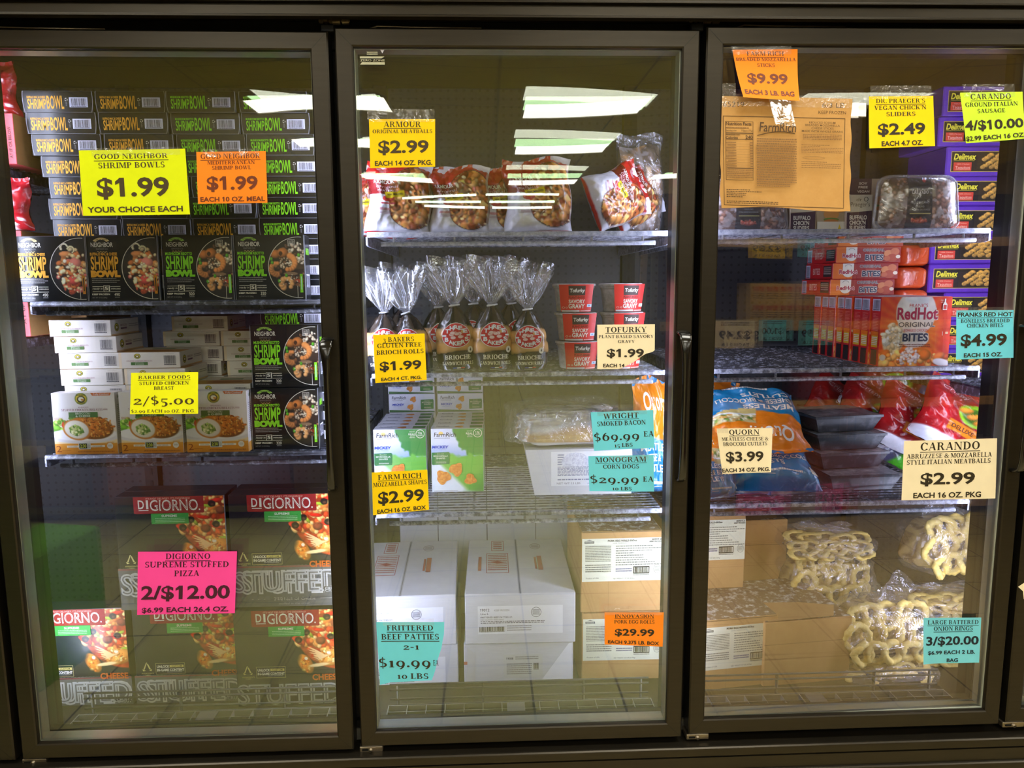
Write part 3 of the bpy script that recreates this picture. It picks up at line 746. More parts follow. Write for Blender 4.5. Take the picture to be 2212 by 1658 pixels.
sign('price_sign', 'cream price sign for plant based gravy with its lower corner torn away', [(1290, 701), (1415, 700), (1414, 797), (1290, 797)], CRM,
     [('TOFURKY', 's', .145, .855, .055, .175, 1), ('PLANT BASED SAVORY', 's', .025, .975, .235, .3), ('GRAVY', 's', .36, .645, .345, .41), ('$1.99', 'b', .175, .80, .55, .72), ('EACH 14', 'b', .105, .47, .88, .955)], INKB, .0008, 2.2,
     outline=[(0, 0), (1, 0), (1, .60), (.86, .645), (.78, .70), (.70, .78), (.62, .85), (.54, .90), (.46, .955), (.37, .998), (0, .998)])
sign('price_sign', 'turquoise price sign for smoked bacon, $69.99 each', [(1276, 890), (1411, 885), (1413, 966), (1283, 973)], CYN,
     [('WRIGHT', 's', .2, .76, .05, .185, 1), ('SMOKED BACON', 's', .09, .87, .25, .37), ('$69.99', 's', .02, .755, .545, .755), ('EA', 's', .83, .99, .55, .69), ('15 LBS', 's', .345, .64, .84, .94)], INKB, .0012, 1.8, tape=((.1, -.17, .9, .1),), side=.002)
sign('price_sign', 'turquoise price sign for corn dogs, below the smoked bacon sign', [(1271, 985), (1412, 982), (1413, 1061), (1273, 1060)], CYN,
     [('MONOGRAM', 's', .105, .885, .04, .18, 1), ('CORN DOGS', 's', .22, .77, .245, .36), ('$29.99', 's', .02, .76, .55, .77), ('EA', 's', .83, .985, .585, .725), ('10 LBS', 's', .355, .65, .87, .965)], INKB, .0008, 3.3, tape=((.3, -.12, .92, .12),))
sign('price_sign', 'turquoise price sign for frittered beef patties with a torn edge', [(812, 1343), (960, 1343), (966, 1475), (818, 1475)], CYN,
     [('FRITTERED', 's', .155, .83, .05, .135, 1), ('BEEF PATTIES', 's', .07, .91, .19, .28, 1), ('2-1', 's', .385, .61, .35, .445), ('$19.99', 's', .02, .77, .58, .73), ('EA', 's', .81, .885, .61, .7), ('10 LBS', 's', .28, .73, .83, .92)], INKB, .0014, .9, tape=((.1, -.06, .85, .06),),
     outline=[(0, 0), (1, 0), (.985, .2), (.94, .42), (.88, .6), (.83, .8), (.775, .96), (.70, .945), (.55, .94), (.4, .94), (.3, .95), (.02, 1.02), (.015, .6)], side=.001)
sign('price_sign', 'small orange price sign for pork egg rolls, $29.99 per box', [(1306, 1322), (1434, 1322), (1431, 1395), (1306, 1391)], ORA,
     [('INNOVASION', 's', .175, .835, .065, .165, 1), ('PORK EGG ROLLS', 's', .165, .845, .235, .335), ('$29.99', 'b', .18, .84, .51, .7), ('EACH 9.375 LB. BOX', 'b', .06, .93, .86, .955)], INKB, .001, 1.1, tape=((-.01, -.2, .97, .08),))
sign('price_sign', 'orange price sign for breaded mozzarella sticks, above the brown cardboard sheet', [(1582, 107), (1723, 106), (1720, 222), (1600, 214)], ORA,
     [('FARM RICH', 's', .21, .785, .04, .125, 1), ('BREADED MOZZARELLA', 's', .03, .97, .165, .225), ('STICKS', 's', .355, .635, .275, .34), ('$9.99', 'b', .165, .82, .485, .67), ('EACH 3 LB. BAG', 'b', .06, .915, .825, .915)], INKO, .0006, .5, curl=.016, tape=((-.02, -.14, .9, .1), (.45, 1.0, .83, 1.55)), y=.0055)
sign('price_sign', 'golden yellow price sign for vegan chicken sliders, $2.49 each', [(1877, 208), (2016, 207), (2018, 316), (1876, 321)], YEL,
     [("DR. PRAEGER'S", 's', .11, .87, .05, .13, 1), ("VEGAN CHICK'N", 's', .085, .885, .18, .26), ('SLIDERS', 's', .27, .715, .305, .385), ('$2.49', 'b', .145, .85, .535, .74), ('EACH 4.7 OZ.', 'b', .19, .81, .875, .965)], INKB, .0008, 2.9, curl=.003, tape=((.02, -.2, .97, .05),))
sign('price_sign', 'light green price sign for ground italian sausage, four for $10.00', [(2074, 200), (2209, 198), (2212, 300), (2085, 310)], GRN,
     [('CARANDO', 's', .16, .81, .03, .14, 1), ('GROUND ITALIAN', 's', .06, .91, .2, .285), ('SAUSAGE', 's', .25, .7, .335, .415), ('4/$10.00', 'b', .02, .97, .565, .745), ('$2.99 EACH 16 OZ.', 'b', .01, .985, .87, .955)], INKB, .0013, 1.2, tape=((.05, -.16, .87, .1),), side=.002)
sign('price_sign', 'turquoise price sign for boneless breaded chicken bites, $4.99', [(2066, 670), (2190, 669), (2186, 772), (2063, 776)], CYN,
     [('FRANKS RED HOT', 'b', .03, .975, .05, .13, 1), ('BONELESS BREADED', 's', .08, .93, .18, .255), ('CHICKEN BITES', 's', .185, .82, .275, .35), ('$4.99', 'b', .09, .875, .5, .725), ('EACH 15 OZ.', 'b', .145, .81, .88, .96)], INKB, .0014, .7, tape=((0, -.06, .95, .05),), side=.0015)
sign('price_sign', 'cream price sign for meatless cheese and broccoli cutlets, $3.99', [(1548, 925), (1669, 924), (1665, 1019), (1560, 1023)], CRM,
     [('QUORN', 's', .215, .76, .03, .14, 1), ('MEATLESS CHEESE &', 's', .07, .93, .2, .275), ('BROCCOLI CUTLETS', 's', .085, .905, .305, .385), ('$3.99', 'b', .12, .83, .525, .73), ('EACH 34 OZ. PKG.', 'b', .01, .97, .885, .965)], INKB, .0008, 1.9, tape=((-.14, -.04, .2, .1),))
sign('price_sign', 'large cream price sign for italian style meatballs, $2.99 each', [(1953, 952), (2154, 946), (2150, 1076), (1947, 1080)], CRM,
     [('CARANDO', 's', .18, .815, .04, .17, 1), ('ABRUZZESE & MOZZARELLA', 's', .035, .945, .225, .3), ('STYLE ITALIAN MEATBALLS', 's', .04, .935, .325, .4), ('$2.99', 'b', .2, .765, .555, .735), ('EACH 16 OZ. PKG', 'b', .125, .84, .88, .965)], INKB, .0004, 2.6)
sign('price_sign', 'small blue price sign for large battered onion rings, three for $20.00', [(1995, 1334), (2120, 1333), (2113, 1429), (1993, 1433)], SKY,
     [('LARGE BATTERED', 's', .075, .955, .055, .145, 1), ('ONION RINGS', 's', .18, .86, .19, .28, 1), ('3/$20.00', 'b', .055, .965, .415, .59), ('$6.99 EACH 2 LB.', 'b', .085, .915, .72, .795), ('BAG', 'b', .425, .62, .895, .97)], ink((20, 34, 48)), .0012, .3, side=.001)
# the brown cardboard sheet cut from a shipping carton
KRAFT = two_tone('kraft_sheet', (196, 146, 78), (205, 156, 88), 26, .35, .65, .8); KI = ink((88, 62, 32)); KI2 = ink((136, 98, 54))
r = empty('cardboard_sheet', at(1557, 447, .006), 0, 'brown cardboard sheet with printed nutrition facts, taped to the freezer glass', 'cardboard sheet')
fn = surface([(1554, 207), (1840, 213), (1834, 455), (1556, 447)], .0062, .0007, .4, .002); b = MB()
def edge(u, v): return fn(u + .006 * math.sin(19 * v + 1) * (abs(u - .5) > .49), v + .012 * math.sin(7 * u + 2) * (v > .99), 0)
b.grid(24, 24, edge, KRAFT); pr = Pr(b, fn, 1.1e-4, 10)
def cu(x): return (x - 100) / 1115.0
def cv_(y): return (y - 500) / 965.0
def ct(t, x0, x1, y0, y1, st='m', m=KI): pr.text(t, cu(x0), cu(x1), cv_(y0), cv_(y1), m, {'b': .022, 'm': .004, 'l': -.006}[st])
ct('65219', 130, 308, 546, 590, 'l'); ct('6/3 LB', 965, 1155, 538, 580, 'l'); ct('KEEP FROZEN', 935, 1168, 608, 634, 'l')
pr.box(cu(128), cv_(668), cu(1162), cv_(1448), .004, .005, KI)
pr.box(cu(148), cv_(714), cu(382), cv_(1224), .003, .003, KI)
ct('Nutrition Facts', 153, 366, 722, 748, 'b'); pr.greek(cu(152), cu(345), cv_(765), cv_(778), 1, KI2, .7)
ct('Serving size', 152, 240, 787, 800, 'm'); ct('3 Sticks (77g)', 280, 375, 787, 800, 'm'); pr.rect(cu(152), cv_(812), cu(378), cv_(820), KI)
pr.greek(cu(152), cu(270), cv_(828), cv_(838), 1, KI, .8, seed=9); ct('Calories', 150, 250, 845, 866, 'b'); ct('240', 316, 375, 836, 864, 'b'); pr.rect(cu(152), cv_(868), cu(378), cv_(872), KI)
for i in range(10):
    yy = 893 + i * 23; pr.greek(cu(150 + (i % 3 == 1) * 12), cu(235), cv_(yy), cv_(yy + 13), 1, KI2, .75, seed=20 + i); pr.rect(cu(352), cv_(yy), cu(374), cv_(yy + 10), KI2); pr.rect(cu(150), cv_(yy + 17), cu(378), cv_(yy + 18.5), KI2)
pr.rect(cu(152), cv_(1120), cu(378), cv_(1127), KI); pr.greek(cu(150), cu(374), cv_(1136), cv_(1215), 5, KI2, .5, seed=31)
pr.text('FarmRich', cu(428), cu(735), cv_(722), cv_(800), KI, .012, .12)
for i in range(14):
    a = i / 14; pr.poly([(cu(415 + 320 * a), cv_(830 - 50 * math.sin(2.2 * a) + 18 * a)), (cu(415 + 320 * (a + .08)), cv_(830 - 50 * math.sin(2.2 * (a + .08)) + 18 * (a + .08))), (cu(415 + 320 * (a + .08)), cv_(836 - 50 * math.sin(2.2 * (a + .08)) + 18 * (a + .08))), (cu(415 + 320 * a), cv_(836 - 50 * math.sin(2.2 * a) + 18 * a))], KI, 2e-3 * .5)
pr.greek(cu(405), cu(745), cv_(858), cv_(1250), 19, KI2, .55, seed=41); pr.greek(cu(405), cu(690), cv_(1250), cv_(1285), 2, KI2, .5, seed=42)
for t, x0, x1, y in (('REDUCED SODIUM', 848, 1070, 706), ('BREADED MOZZARELLA', 815, 1108, 729), ('CHEESE STICKS', 868, 1055, 754), ('MADE WITH WHOLE GRAINS', 786, 1134, 780)): ct(t, x0, x1, y, y + 17, 'm')
pr.greek(cu(795), cu(1125), cv_(815), cv_(866), 4, KI2, .55, seed=43); pr.greek(cu(783), cu(1140), cv_(905), cv_(980), 6, KI2, .4, .3, seed=44)
pr.ring(cu(888), cv_(1018), .085, .014, .003, .003, KI2, n=24); pr.greek(cu(785), cu(1120), cv_(1050), cv_(1115), 4, KI2, .35, .2, seed=45)
pr.greek(cu(143), cu(480), cv_(1308), cv_(1385), 5, KI, .5, .3, seed=46); pr.greek(cu(143), cu(585), cv_(1410), cv_(1440), 2, KI, .5, seed=47)
o = b.build('cardboard', r); o.matrix_parent_inverse = Matrix.Translation(-r.location)
for (u0, v0, u1, v1) in ((-.07, -.11, .12, .10), (.1, -.02, 1.12, .085)):
    b = MB(); b.grid(16, 4, lambda u, v: fn(u0 + (u1 - u0) * u, v0 + (v1 - v0) * v, .0016 + .0007 * math.sin(31 * u + 7 * v)), TAPE); o = b.build('tape', r); o.matrix_parent_inverse = Matrix.Translation(-r.location)
b = MB(); fn = surface([(2198, 1262), (2225, 1255), (2224, 1292), (2206, 1294)], -.0005); b.add([fn(u, v, 0) for u, v in ((0, .15), (.5, 0), (1, 0), (1, 1), (.3, 1), (.35, .5))], [(0, 1, 2, 3, 4, 5)], CRM)
tag(b.build('paper_scrap'), 'torn scrap of cream paper stuck on the edge of the next freezer door', 'paper scrap')
# ------------------------------------------------------------------ wire shelves
YF, YB = .145, .75
def make_shelf(m, frost):
    r = empty('wire_shelf')
    w = .70; b = MB()
    n = 26
    for i in range(1, n): y = .006 + (YB - YF - .012) * i / n; b.tube([(0, y, 0), (w, y, 0)], .0019, m, 5, cap=False)
    b.tube([(w * .02, YB - YF, 0), (w * .98, YB - YF, 0)], .004, m, 6); b.build('wire_deck', r)
    b = MB()
    b.tube([(.004, .004, -.002), (0, 0, -.001), (w, 0, -.001), (w - .004, .004, -.002)], .0062, frost, 10); b.build('front_rail', r)
    b = MB(); b.tube([(.03, .004, -.0225), (w - .03, .004, -.0225)], .0054, frost, 10)
    for x in (.06, .2, .36, .52, .64): b.tube([(x, .004, -.0225), (x, .004, -.001)], .003, frost, 6)
    b.build('lower_rail', r)
    for x in (.0015, .235, .465, w - .0015):
        b = MB(); b.tube([(x, .0, -.0045), (x, YB - YF, -.0045)], .0034, frost, 6); b.build('cross_bar', r)
    for s, x in ((-1, 0), (1, w)):
        b = MB(); b.prism([(0, -.006), (0, -.024), (.02, -.027), (YB - YF + .04, -.032), (YB - YF + .04, -.006)], 'x', x - .002 + s * .002, x + .002 + s * .002, m); b.build('bracket', r)
    return r
SH_DARK = Kind(lambda: make_shelf(M_WIREDARK, M_WIREDARK), 'shelf', 'wire shelves in the freezer')
SH_PALE = Kind(lambda: make_shelf(M_WIRE, M_FROST), 'shelf', 'wire shelves in the freezer')
SH_MID = Kind(lambda: make_shelf(M_WIREDARK, M_WIRE), 'shelf', 'wire shelves in the freezer')
def bx(k): return k * P + .033
SA, SB, C1, C2, C3, R1, R2, R3 = 1.025, .666, 1.177, .849, .507, 1.179, .850, .515
TOP = .0022                                                   # product stands this far above the wire centre line
SH_DARK.put(bx(0), YF, SA, 'dark wire shelf carrying the black shrimp bowl boxes')
SH_DARK.put(bx(0), YF, SB, 'dark wire shelf carrying the white stuffed chicken boxes')
SH_PALE.put(bx(1), YF, C1, 'frosted wire shelf under the red meatball bags')
SH_MID.put(bx(1), YF, C2, 'wire shelf under the bread roll bags and gravy tubs')
SH_MID.put(bx(1), YF, C3, 'wire shelf under the mozzarella boxes and the white bacon carton')
SH_PALE.put(bx(2), YF, R1, 'frosted wire shelf under the sausage tray')
SH_MID.put(bx(2), YF, R2, 'wire shelf with bare wires beside the red chicken bites boxes')
SH_MID.put(bx(2), YF, R3, 'wire shelf under the blue cutlet bags and dark trays')
SH_DARK.put(bx(-1), YF, 1.340, 'wire shelf at the end of the case under the tall red carton')
SH_DARK.put(bx(-1), YF, .945, 'wire shelf at the end of the case beside the stuffed chicken boxes')
SH_DARK.put(bx(3), YF, .79, 'wire shelf past the sausage shelf, under the purple taquito boxes')

# ------------------------------------------------------------------ shrimp bowl boxes
BOXBLK = mat('black_carton', (20, 20, 23), .3, 0, .45, .1, 60, coat=.12); EDGE = ink((150, 150, 158))
GOLD = ink((240, 172, 40)); LEAF = ink((140, 226, 34)); PALE = ink((226, 222, 206)); GREY = ink((150, 148, 146)); CREAMI = ink((222, 196, 130))
def art_mac():
    c = Canvas(58, 96, .58, (20, 20, 24))
    c.ell(.72, .53, .40, .40, (66, 34, 22), edge=.5)
    c.bits(60, .66, .55, .46, .34, .02, .05, [(214, 120, 60), (196, 90, 60), (226, 150, 80), (206, 104, 96), (160, 70, 40)], 4)
    c.ell(.70, .40, .10, .09, (226, 132, 120), tone=.5); c.ell(.62, .68, .09, .08, (214, 84, 76), tone=.6); c.ell(.45, .26, .11, .05, (216, 140, 84), tone=.5)
    c.bits(64, .62, .5, .44, .34, .016, .034, [(244, 222, 176), (236, 204, 150), (250, 236, 206), (226, 186, 130)], 9, .5, (1, 1.7))
    c.arc(.42, .15, .055, .024, 150, 340, (244, 226, 190)); c.arc(.60, .19, .05, .022, 200, 420, (240, 218, 170)); c.bits(12, .62, .82, .3, .06, .012, .022, [(206, 90, 60), (240, 214, 170)], 12)
    return c
def art_risotto():
    c = Canvas(58, 96, .58, (34, 30, 28))
    c.ell(.8, .52, .42, .42, (62, 46, 38), edge=.5)
    c.bits(70, .7, .5, .5, .38, .014, .03, [(120, 80, 56), (90, 66, 50), (150, 104, 74), (84, 60, 48)], 3)
    c.bits(60, .86, .28, .3, .17, .013, .026, [(206, 186, 156), (186, 160, 128), (222, 206, 180)], 7, .6, (1, 2)); c.bits(26, .48, .42, .2, .1, .01, .018, [(224, 208, 184), (200, 178, 148)], 8)
    for a in ((.22, .28, .09), (.42, .26, .1)): c.ell(*a[:2], a[2], a[2] * .85, (176, 106, 52), tone=.8)
    c.ell(.36, .27, .03, .04, (70, 40, 24)); c.arc(.55, .42, .115, .062, -70, 95, (222, 138, 74)); c.arc(.24, .52, .09, .058, 90, 280, (206, 132, 74)); c.arc(.50, .76, .085, .06, 130, 400, (222, 160, 100)); c.ell(.62, .6, .12, .03, (150, 120, 92))
    for x, y in ((.12, .42), (.5, .63), (.3, .72), (.86, .3), (.1, .36)): c.ell(x, y, .026, .034, (86, 160, 40), tone=.7)
    c.ell(.86, .72, .07, .03, (190, 70, 44), .3); c.bits(14, .6, .7, .3, .12, .006, .012, [(226, 214, 190)], 15)
    return c
BW, BH, BT = .1605, .1495, .0485
def make_shrimp_up(kind):
    col, art, flav, cal = (GOLD, art_mac(), 'BUFFALO MAC & CHEESE', '490') if kind == 'mac' else (LEAF, art_risotto(), 'MUSHROOM RISOTTO', '320')
    b = MB(); b.box(-BW / 2, BW / 2, 0, BT, 0, BH, BOXBLK, .0012)
    pr = Pr(b, lambda u, v, n: (-BW / 2 + u * BW, -n, BH - v * BH))
    clip = lambda u, v: .012 < u < .985 and .012 < v < .985
    keep = lambda i, j: ((.47 + .515 * i - .91) ** 2 * 1.15 + (.03 + .94 * j - .5) ** 2) < .2116 
    pr.art(.47, .985, .03, .97, art, ART, keep); pr.ring(.91, .5, .44, .47, .009, .009, PALE, clip=clip, n=90)
    for i in range(8):
        a0, a1 = 205 + i * 16.2, 205 + (i + 1) * 16.2; p = lambda a, r: (.205 + r * .128 * math.cos(math.radians(a)), .115 + r * .085 * math.sin(math.radians(a)))
        pr.poly([p(a0, 1), p(a1, 1), p(a1, .62), p(a0, .62)], CREAMI if kind == 'mac' else ink((158, 206, 84)), 1e-4)
    pr.text('GOODS', .12, .29, .048, .068, BLACKI, .01); pr.text('NEIGHBOR', .06, .365, .105, .17, PALE, .014)
    pr.text('SEAFOOD CO.', .13, .30, .19, .213, GREY, .0)
    for i in range(7): pr.ring(.155 + i * .02, .245, .012, .012, .004, .006, CREAMI, 0 if i % 2 else 180, 180 if i % 2 else 360, 8)
    pr.text(flav, .045, .42, .258, .298, col, .03); pr.text('SHRIMP', .05, .43, .32, .51, col, .022); pr.text('BOWL', .05, .44, .535, .62, col, .085)
    pr.greek(.05, .44, .645, .73, 3, GREY, .4, .8, seed=2)
    for v in (.768, .845): pr.rect(.05, v, .20, v + .007, PALE); pr.rect(.30, v, .44, v + .007, PALE)
    pr.text('ready in', .05, .19, .79, .815, PALE, .01, .2); pr.text('minutes', .31, .44, .79, .815, PALE, .01, .2); pr.box(.205, .755, .295, .855, .008, .008, PALE); pr.text('5', .225, .265, .775, .825, PALE, .03); pr.rect(.278, .77, .288, .84, PALE)
    pr.text('KEEP FROZEN', .045, .29, .878, .9, PALE, .04); pr.text(cal, .355, .43, .872, .915, PALE, .02); pr.text('NET WT 10 OZ (284g)', .045, .25, .93, .95, GREY, .0); pr.greek(.36, .43, .93, .945, 1, GREY, .8)
    pr.rect(.925, .6, .965, .885, ink((206, 134, 20)) if kind == 'mac' else LEAF); pr.rect(.938, .64, .952, .84, BLACKI if kind == 'mac' else ink((190, 240, 200))); pr.rect(.885, .78, .892, .96, PALE)
    if kind != 'mac': pr.box(.77, .075, .87, .175, .006, .006, PALE); pr.text('GLUTEN', .785, .855, .09, .115, PALE, .01); pr.text('FREE', .785, .855, .125, .16, PALE, .03)
    for u in (.001, .992): pr.rect(u, .004, u + .007, .996, EDGE)
    side = Pr(b, lambda u, v, n: (BW / 2 + n, u * BT, BH - v * BH)); side.text('SHRIMP BOWL', .2, .8, .2, .3, col, .01); side.barcode(.2, .8, .6, .8, BARK, BARBG)
    return b.build('shrimp_bowl_box')
def make_shrimp_flat(kind):
    col, flav = (GOLD, 'BUFFALO MAC & CHEESE') if kind == 'mac' else (LEAF, 'MUSHROOM RISOTTO')
    h = BT - .0006
    b = MB(); b.box(-BW / 2, BW / 2, 0, BH, 0, h, BOXBLK, .0012)
    pr = Pr(b, lambda u, v, n: (-BW / 2 + u * BW, -n, h - v * h))
    pr.text(flav, .07, .33, .24, .335, col, .03); pr.text('SHRIMP', .075, .335, .38, .82, col, .018); pr.text('BOWL', .348, .585, .24, .82, col, .018)
    for a in (90, 210, 330): pr.ring(.622, .40, .022, .075, .009, .03, PALE, a, a + 80, 16)
    pr.greek(.612, .632, .52, .72, 4, GREY, .5, seed=3); pr.barcode(.665, .925, .30, .76, BARK, BARBG)
    for s in (0, 1):                                             # pale cut edges of the curved end flaps
        for i in range(10):
            t0, t1 = i / 10, (i + 1) / 10; f = lambda t: .003 + .030 * (2 * t - .75) ** 2 * .5
            q = [(f(t0), t0), (f(t0) + .008, t0), (f(t1) + .008, t1), (f(t1), t1)]
            pr.poly([((1 - u) if s else u, v) for u, v in q], EDGE, 2e-4)
    pr.rect(.02, .985, .98, .998, EDGE); pr.rect(.02, .002, .98, .012, ink((84, 84, 90)))
    return b.build('shrimp_bowl_box')
GRP = 'black shrimp bowl boxes'
UPM = Kind(lambda: make_shrimp_up('mac'), 'boxed meal', GRP); UPR = Kind(lambda: make_shrimp_up('ris'), 'boxed meal', GRP)
FLM = Kind(lambda: make_shrimp_flat('mac'), 'boxed meal', GRP); FLR = Kind(lambda: make_shrimp_flat('ris'), 'boxed meal', GRP)
rowsh = [0, .006, .014, .030, .045, .037, .042, .03, .02, .03]
COLN = ['beside the red carton', 'second column from the red carton', 'third column from the red carton', 'beside the door handle stile']
rnd = random.Random(5)
for i in range(10):
    for c in range(4):
        mac = c < 2 or (i in (6, 8) and c == 2)
        x = .0875 + c * .1645 + rowsh[i] * (1 if c < 3 else .85) + rnd.uniform(-.0015, .0015) + (.005 if i > 6 and c == 3 else 0)
        z = SA + TOP + (9 - i) * BT
        (FLM if mac else FLR).put(min(x, .0875 + 3 * .1645 + .034), .222 + rnd.uniform(0, .006), z,
            f"flat black box, {'orange' if mac else 'green'} lettering, {ORD[i]} layer down, {COLN[c]}", rz=rnd.uniform(-.008, .008))
LN = 'upright black shrimp bowl box, '
for c, (k, x, d) in enumerate(((UPM, .082, 'orange lettering, at the open end of the shelf'), (UPM, .2435, 'orange lettering, next to a green lettered box'), (UPR, .4125, 'green lettering, next to an orange lettered box'), (UPR, .576, 'green lettering, beside the door handle stile, on the upper shelf'))):
    k.put(x, .150, SA + TOP + .0012, LN + d, rz=rnd.uniform(-.012, .012), rx=-.03)
# second shelf: three more shrimp boxes at its handle end
UPR.put(.588, .172, SB + TOP + .001, LN + 'green lettering, lowest one beside the stuffed chicken boxes', rx=-.02)
UPR.put(.594, .176, SB + TOP + .1515, LN + 'green lettering, standing on top of another upright box', rx=-.02)
for i in range(7): FLR.put(.602 + (i % 3) * .003, .236, SB + TOP + i * BT, f'flat black shrimp bowl box on the lower shelf, {ORD[6 - i]} layer down')

# ------------------------------------------------------------------ stuffed chicken boxes
CHW, CHH, CHT = .1455, .147, .0395
BARBERW = mat('white_carton_print', (236, 230, 224), .4, 0, .5, .03, 50, coat=.2); GREENI = ink((78, 120, 58)); MAROON = ink((150, 92, 104)); TAN = ink((176, 110, 40))
def art_chicken():
    c = Canvas(110, 112, 1.0, (240, 236, 234))
    c.grad(.42, 1.25, (248, 196, 96)); c.a[c.V > .82] = np.array((226, 156, 54)) / 255; c.mix(np.clip((c.V - .80) / .2, 0, 1) * .5, (214, 130, 30))
    c.bits(26, .10, .52, .13, .10, .02, .05, [(150, 196, 70), (110, 170, 50), (196, 220, 120)], 3); c.ell(.2, .52, .07, .075, (206, 62, 36), tone=.6); c.bits(12, .3, .45, .2, .05, .015, .03, [(120, 160, 60)], 9)
    for q in ((.0, .64, .98, .90), ): c.ell(.48, .70, .60, .13, (226, 222, 226), .0, .06); c.ell(.48, .675, .55, .11, (246, 244, 246), 0, .1)
    c.ell(.60, .565, .37, .20, (196, 116, 40), .12, .08, .55); c.bits(150, .66, .55, .30, .17, .008, .02, [(214, 140, 56), (178, 96, 28), (226, 164, 84), (150, 80, 24)], 5, .5, (1, 2.6))
    c.ell(.37, .60, .235, .175, (206, 128, 48), .25, .08); c.ell(.365, .595, .205, .155, (244, 238, 224), .25, .1, .12)
    c.ell(.36, .61, .125, .095, (206, 214, 140), .3, .2); c.bits(46, .36, .61, .11, .08, .009, .022, [(120, 160, 60), (226, 230, 170), (170, 196, 96), (90, 130, 50)], 6)
    c.ell(.47, .095, .105, .10, (120, 140, 46), 0, .1); c.ell(.47, .095, .088, .084, (232, 204, 70), 0, .1); c.ell(.47, .105, .07, .062, (64, 66, 30), 0, .15); c.ell(.47, .1, .05, .04, (246, 240, 220), 0, .2); c.ell(.49, .11, .03, .018, (206, 140, 60), .4, .3)
    return c
def make_chicken_up():
    b = MB(); b.box(-CHW / 2, CHW / 2, 0, CHT, 0, CHH, BARBERW, .001)
    pr = Pr(b, lambda u, v, n: (-CHW / 2 + u * CHW, -n, CHH - v * CHH))
    pr.art(.004, .996, .003, .997, art_chicken(), ART)
    pr.poly([(.62, .003), (.95, .003), (.93, .05), (.65, .05)], ink((216, 120, 70))); pr.text('Fully Cooked', .67, .91, .012, .038, WHITE, .01)
    for i in range(11):
        a = math.radians(180 + i * 18); 
    pr.text('BARBER', .40, .54, .025, .05, ink((70, 84, 30)), .02); pr.text('FOODS', .41, .53, .15, .175, ink((70, 84, 30)), .02)
    pr.text('BREADED', .42, .58, .225, .243, MAROON, .0); pr.text('STUFFED CHICKEN BREASTS', .15, .80, .258, .292, MAROON, serif_=True); pr.greek(.81, .88, .262, .29, 2, MAROON, .5)
    pr.rect(.26, .312, .72, .398, GREENI); pr.text('BROCCOLI', .37, .6, .32, .35, ink((226, 232, 210)), .01); pr.text('& CHEESE', .37, .6, .362, .39, ink((226, 232, 210)), .01)
    pr.greek(.03, .17, .40, .44, 2, TAN, .4); pr.text('2', .03, .11, .855, .955, ink((150, 76, 10)), .0); pr.greek(.12, .26, .93, .945, 1, TAN, .5)
    pr.rect(.20, .852, .80, .885, ink((238, 226, 206))); pr.text('QUICK LUNCH', .22, .36, .858, .88, GREY, .01); pr.text('OR DINNER', .6, .76, .858, .88, GREY, .01)
    pr.rect(.385, .808, .575, .915, ink((206, 210, 206))); pr.rect(.395, .82, .52, .902, ink((30, 34, 24))); pr.text('2:30', .41, .505, .836, .886, ink((196, 206, 70)), .02); pr.greek(.53, .565, .83, .90, 4, GREY, .5)
    pr.ell(.885, .865, .048, .048, ink((232, 226, 220))); pr.greek(.855, .915, .85, .88, 2, GREY, .5); pr.greek(.37, .95, .945, .968, 1, TAN, .8); pr.greek(.84, .95, .80, .815, 1, TAN, .6)
    sd = Pr(b, lambda u, v, n: (CHW / 2 + n, u * CHT, CHH - v * CHH)); sd.rect(.02, .84, .98, .996, ink((222, 160, 70))); sd.text('BARBER', .3, .7, .05, .1, GREENI, .01); sd.greek(.2, .8, .2, .7, 16, GREY, .4)
    return b.build('stuffed_chicken_box')
def logo(pr, u, v, ru, rv):
    pr.ell(u, v, ru, rv, ink((104, 122, 44))); pr.ell(u, v, ru * .8, rv * .8, ink((222, 196, 70))); pr.ell(u, v + rv * .1, ru * .62, rv * .55, ink((60, 64, 30))); pr.ell(u, v + rv * .06, ru * .36, rv * .3, ink((240, 232, 206)))
def make_chicken_flat():
    h = CHT - .0006; t = .142
    b = MB(); b.box(-CHW / 2, CHW / 2, 0, t, 0, h, BARBERW, .001)
    pr = Pr(b, lambda u, v, n: (-CHW / 2 + u * CHW, -n, h - v * h))
    pr.rect(.004, .01, .05, .99, ink((240, 222, 196))); logo(pr, .31, .24, .055, .16)
    pr.text('STUFFED CHICKEN BREASTS', .13, .55, .50, .575, MAROON, serif_=True); pr.rect(.20, .61, .475, .80, GREENI); pr.text('BROCCOLI', .27, .41, .63, .69, ink((206, 220, 190)), .01); pr.text('& CHEESE', .27, .41, .715, .775, ink((206, 220, 190)), .01)
    pr.text('Product of America', .77, .91, .07, .11, GREY, .0); pr.barcode(.735, .945, .14, .83, ink((58, 58, 72)), None, 8, .03)
    sd = Pr(b, lambda u, v, n: (CHW / 2 + n, u * t, h - v * h)); logo(sd, .2, .5, .075, .26); sd.text('BROCCOLI', .33, .55, .34, .46, MAROON, .01); sd.greek(.33, .55, .54, .66, 1, ink((120, 60, 110)), .9); sd.greek(.62, .95, .35, .6, 2, GREY, .4); sd.rect(.004, .9, .996, .99, ink((230, 190, 140)))
    tp = Pr(b, lambda u, v, n: (-CHW / 2 + u * CHW, t - v * t, h + n)); tp.rect(.01, .01, .99, .99, ink((206, 150, 84))); tp.rect(.01, .01, .99, .5, ink((226, 214, 200))); tp.rect(.3, .3, .7, .42, GREENI); tp.ell(.5, .72, .3, .18, ink((178, 110, 48)))
    return b.build('stuffed_chicken_box')
CHU = Kind(make_chicken_up, 'boxed meal', 'white stuffed chicken boxes'); CHF = Kind(make_chicken_flat, 'boxed meal', 'white stuffed chicken boxes')
Z0 = SB + TOP
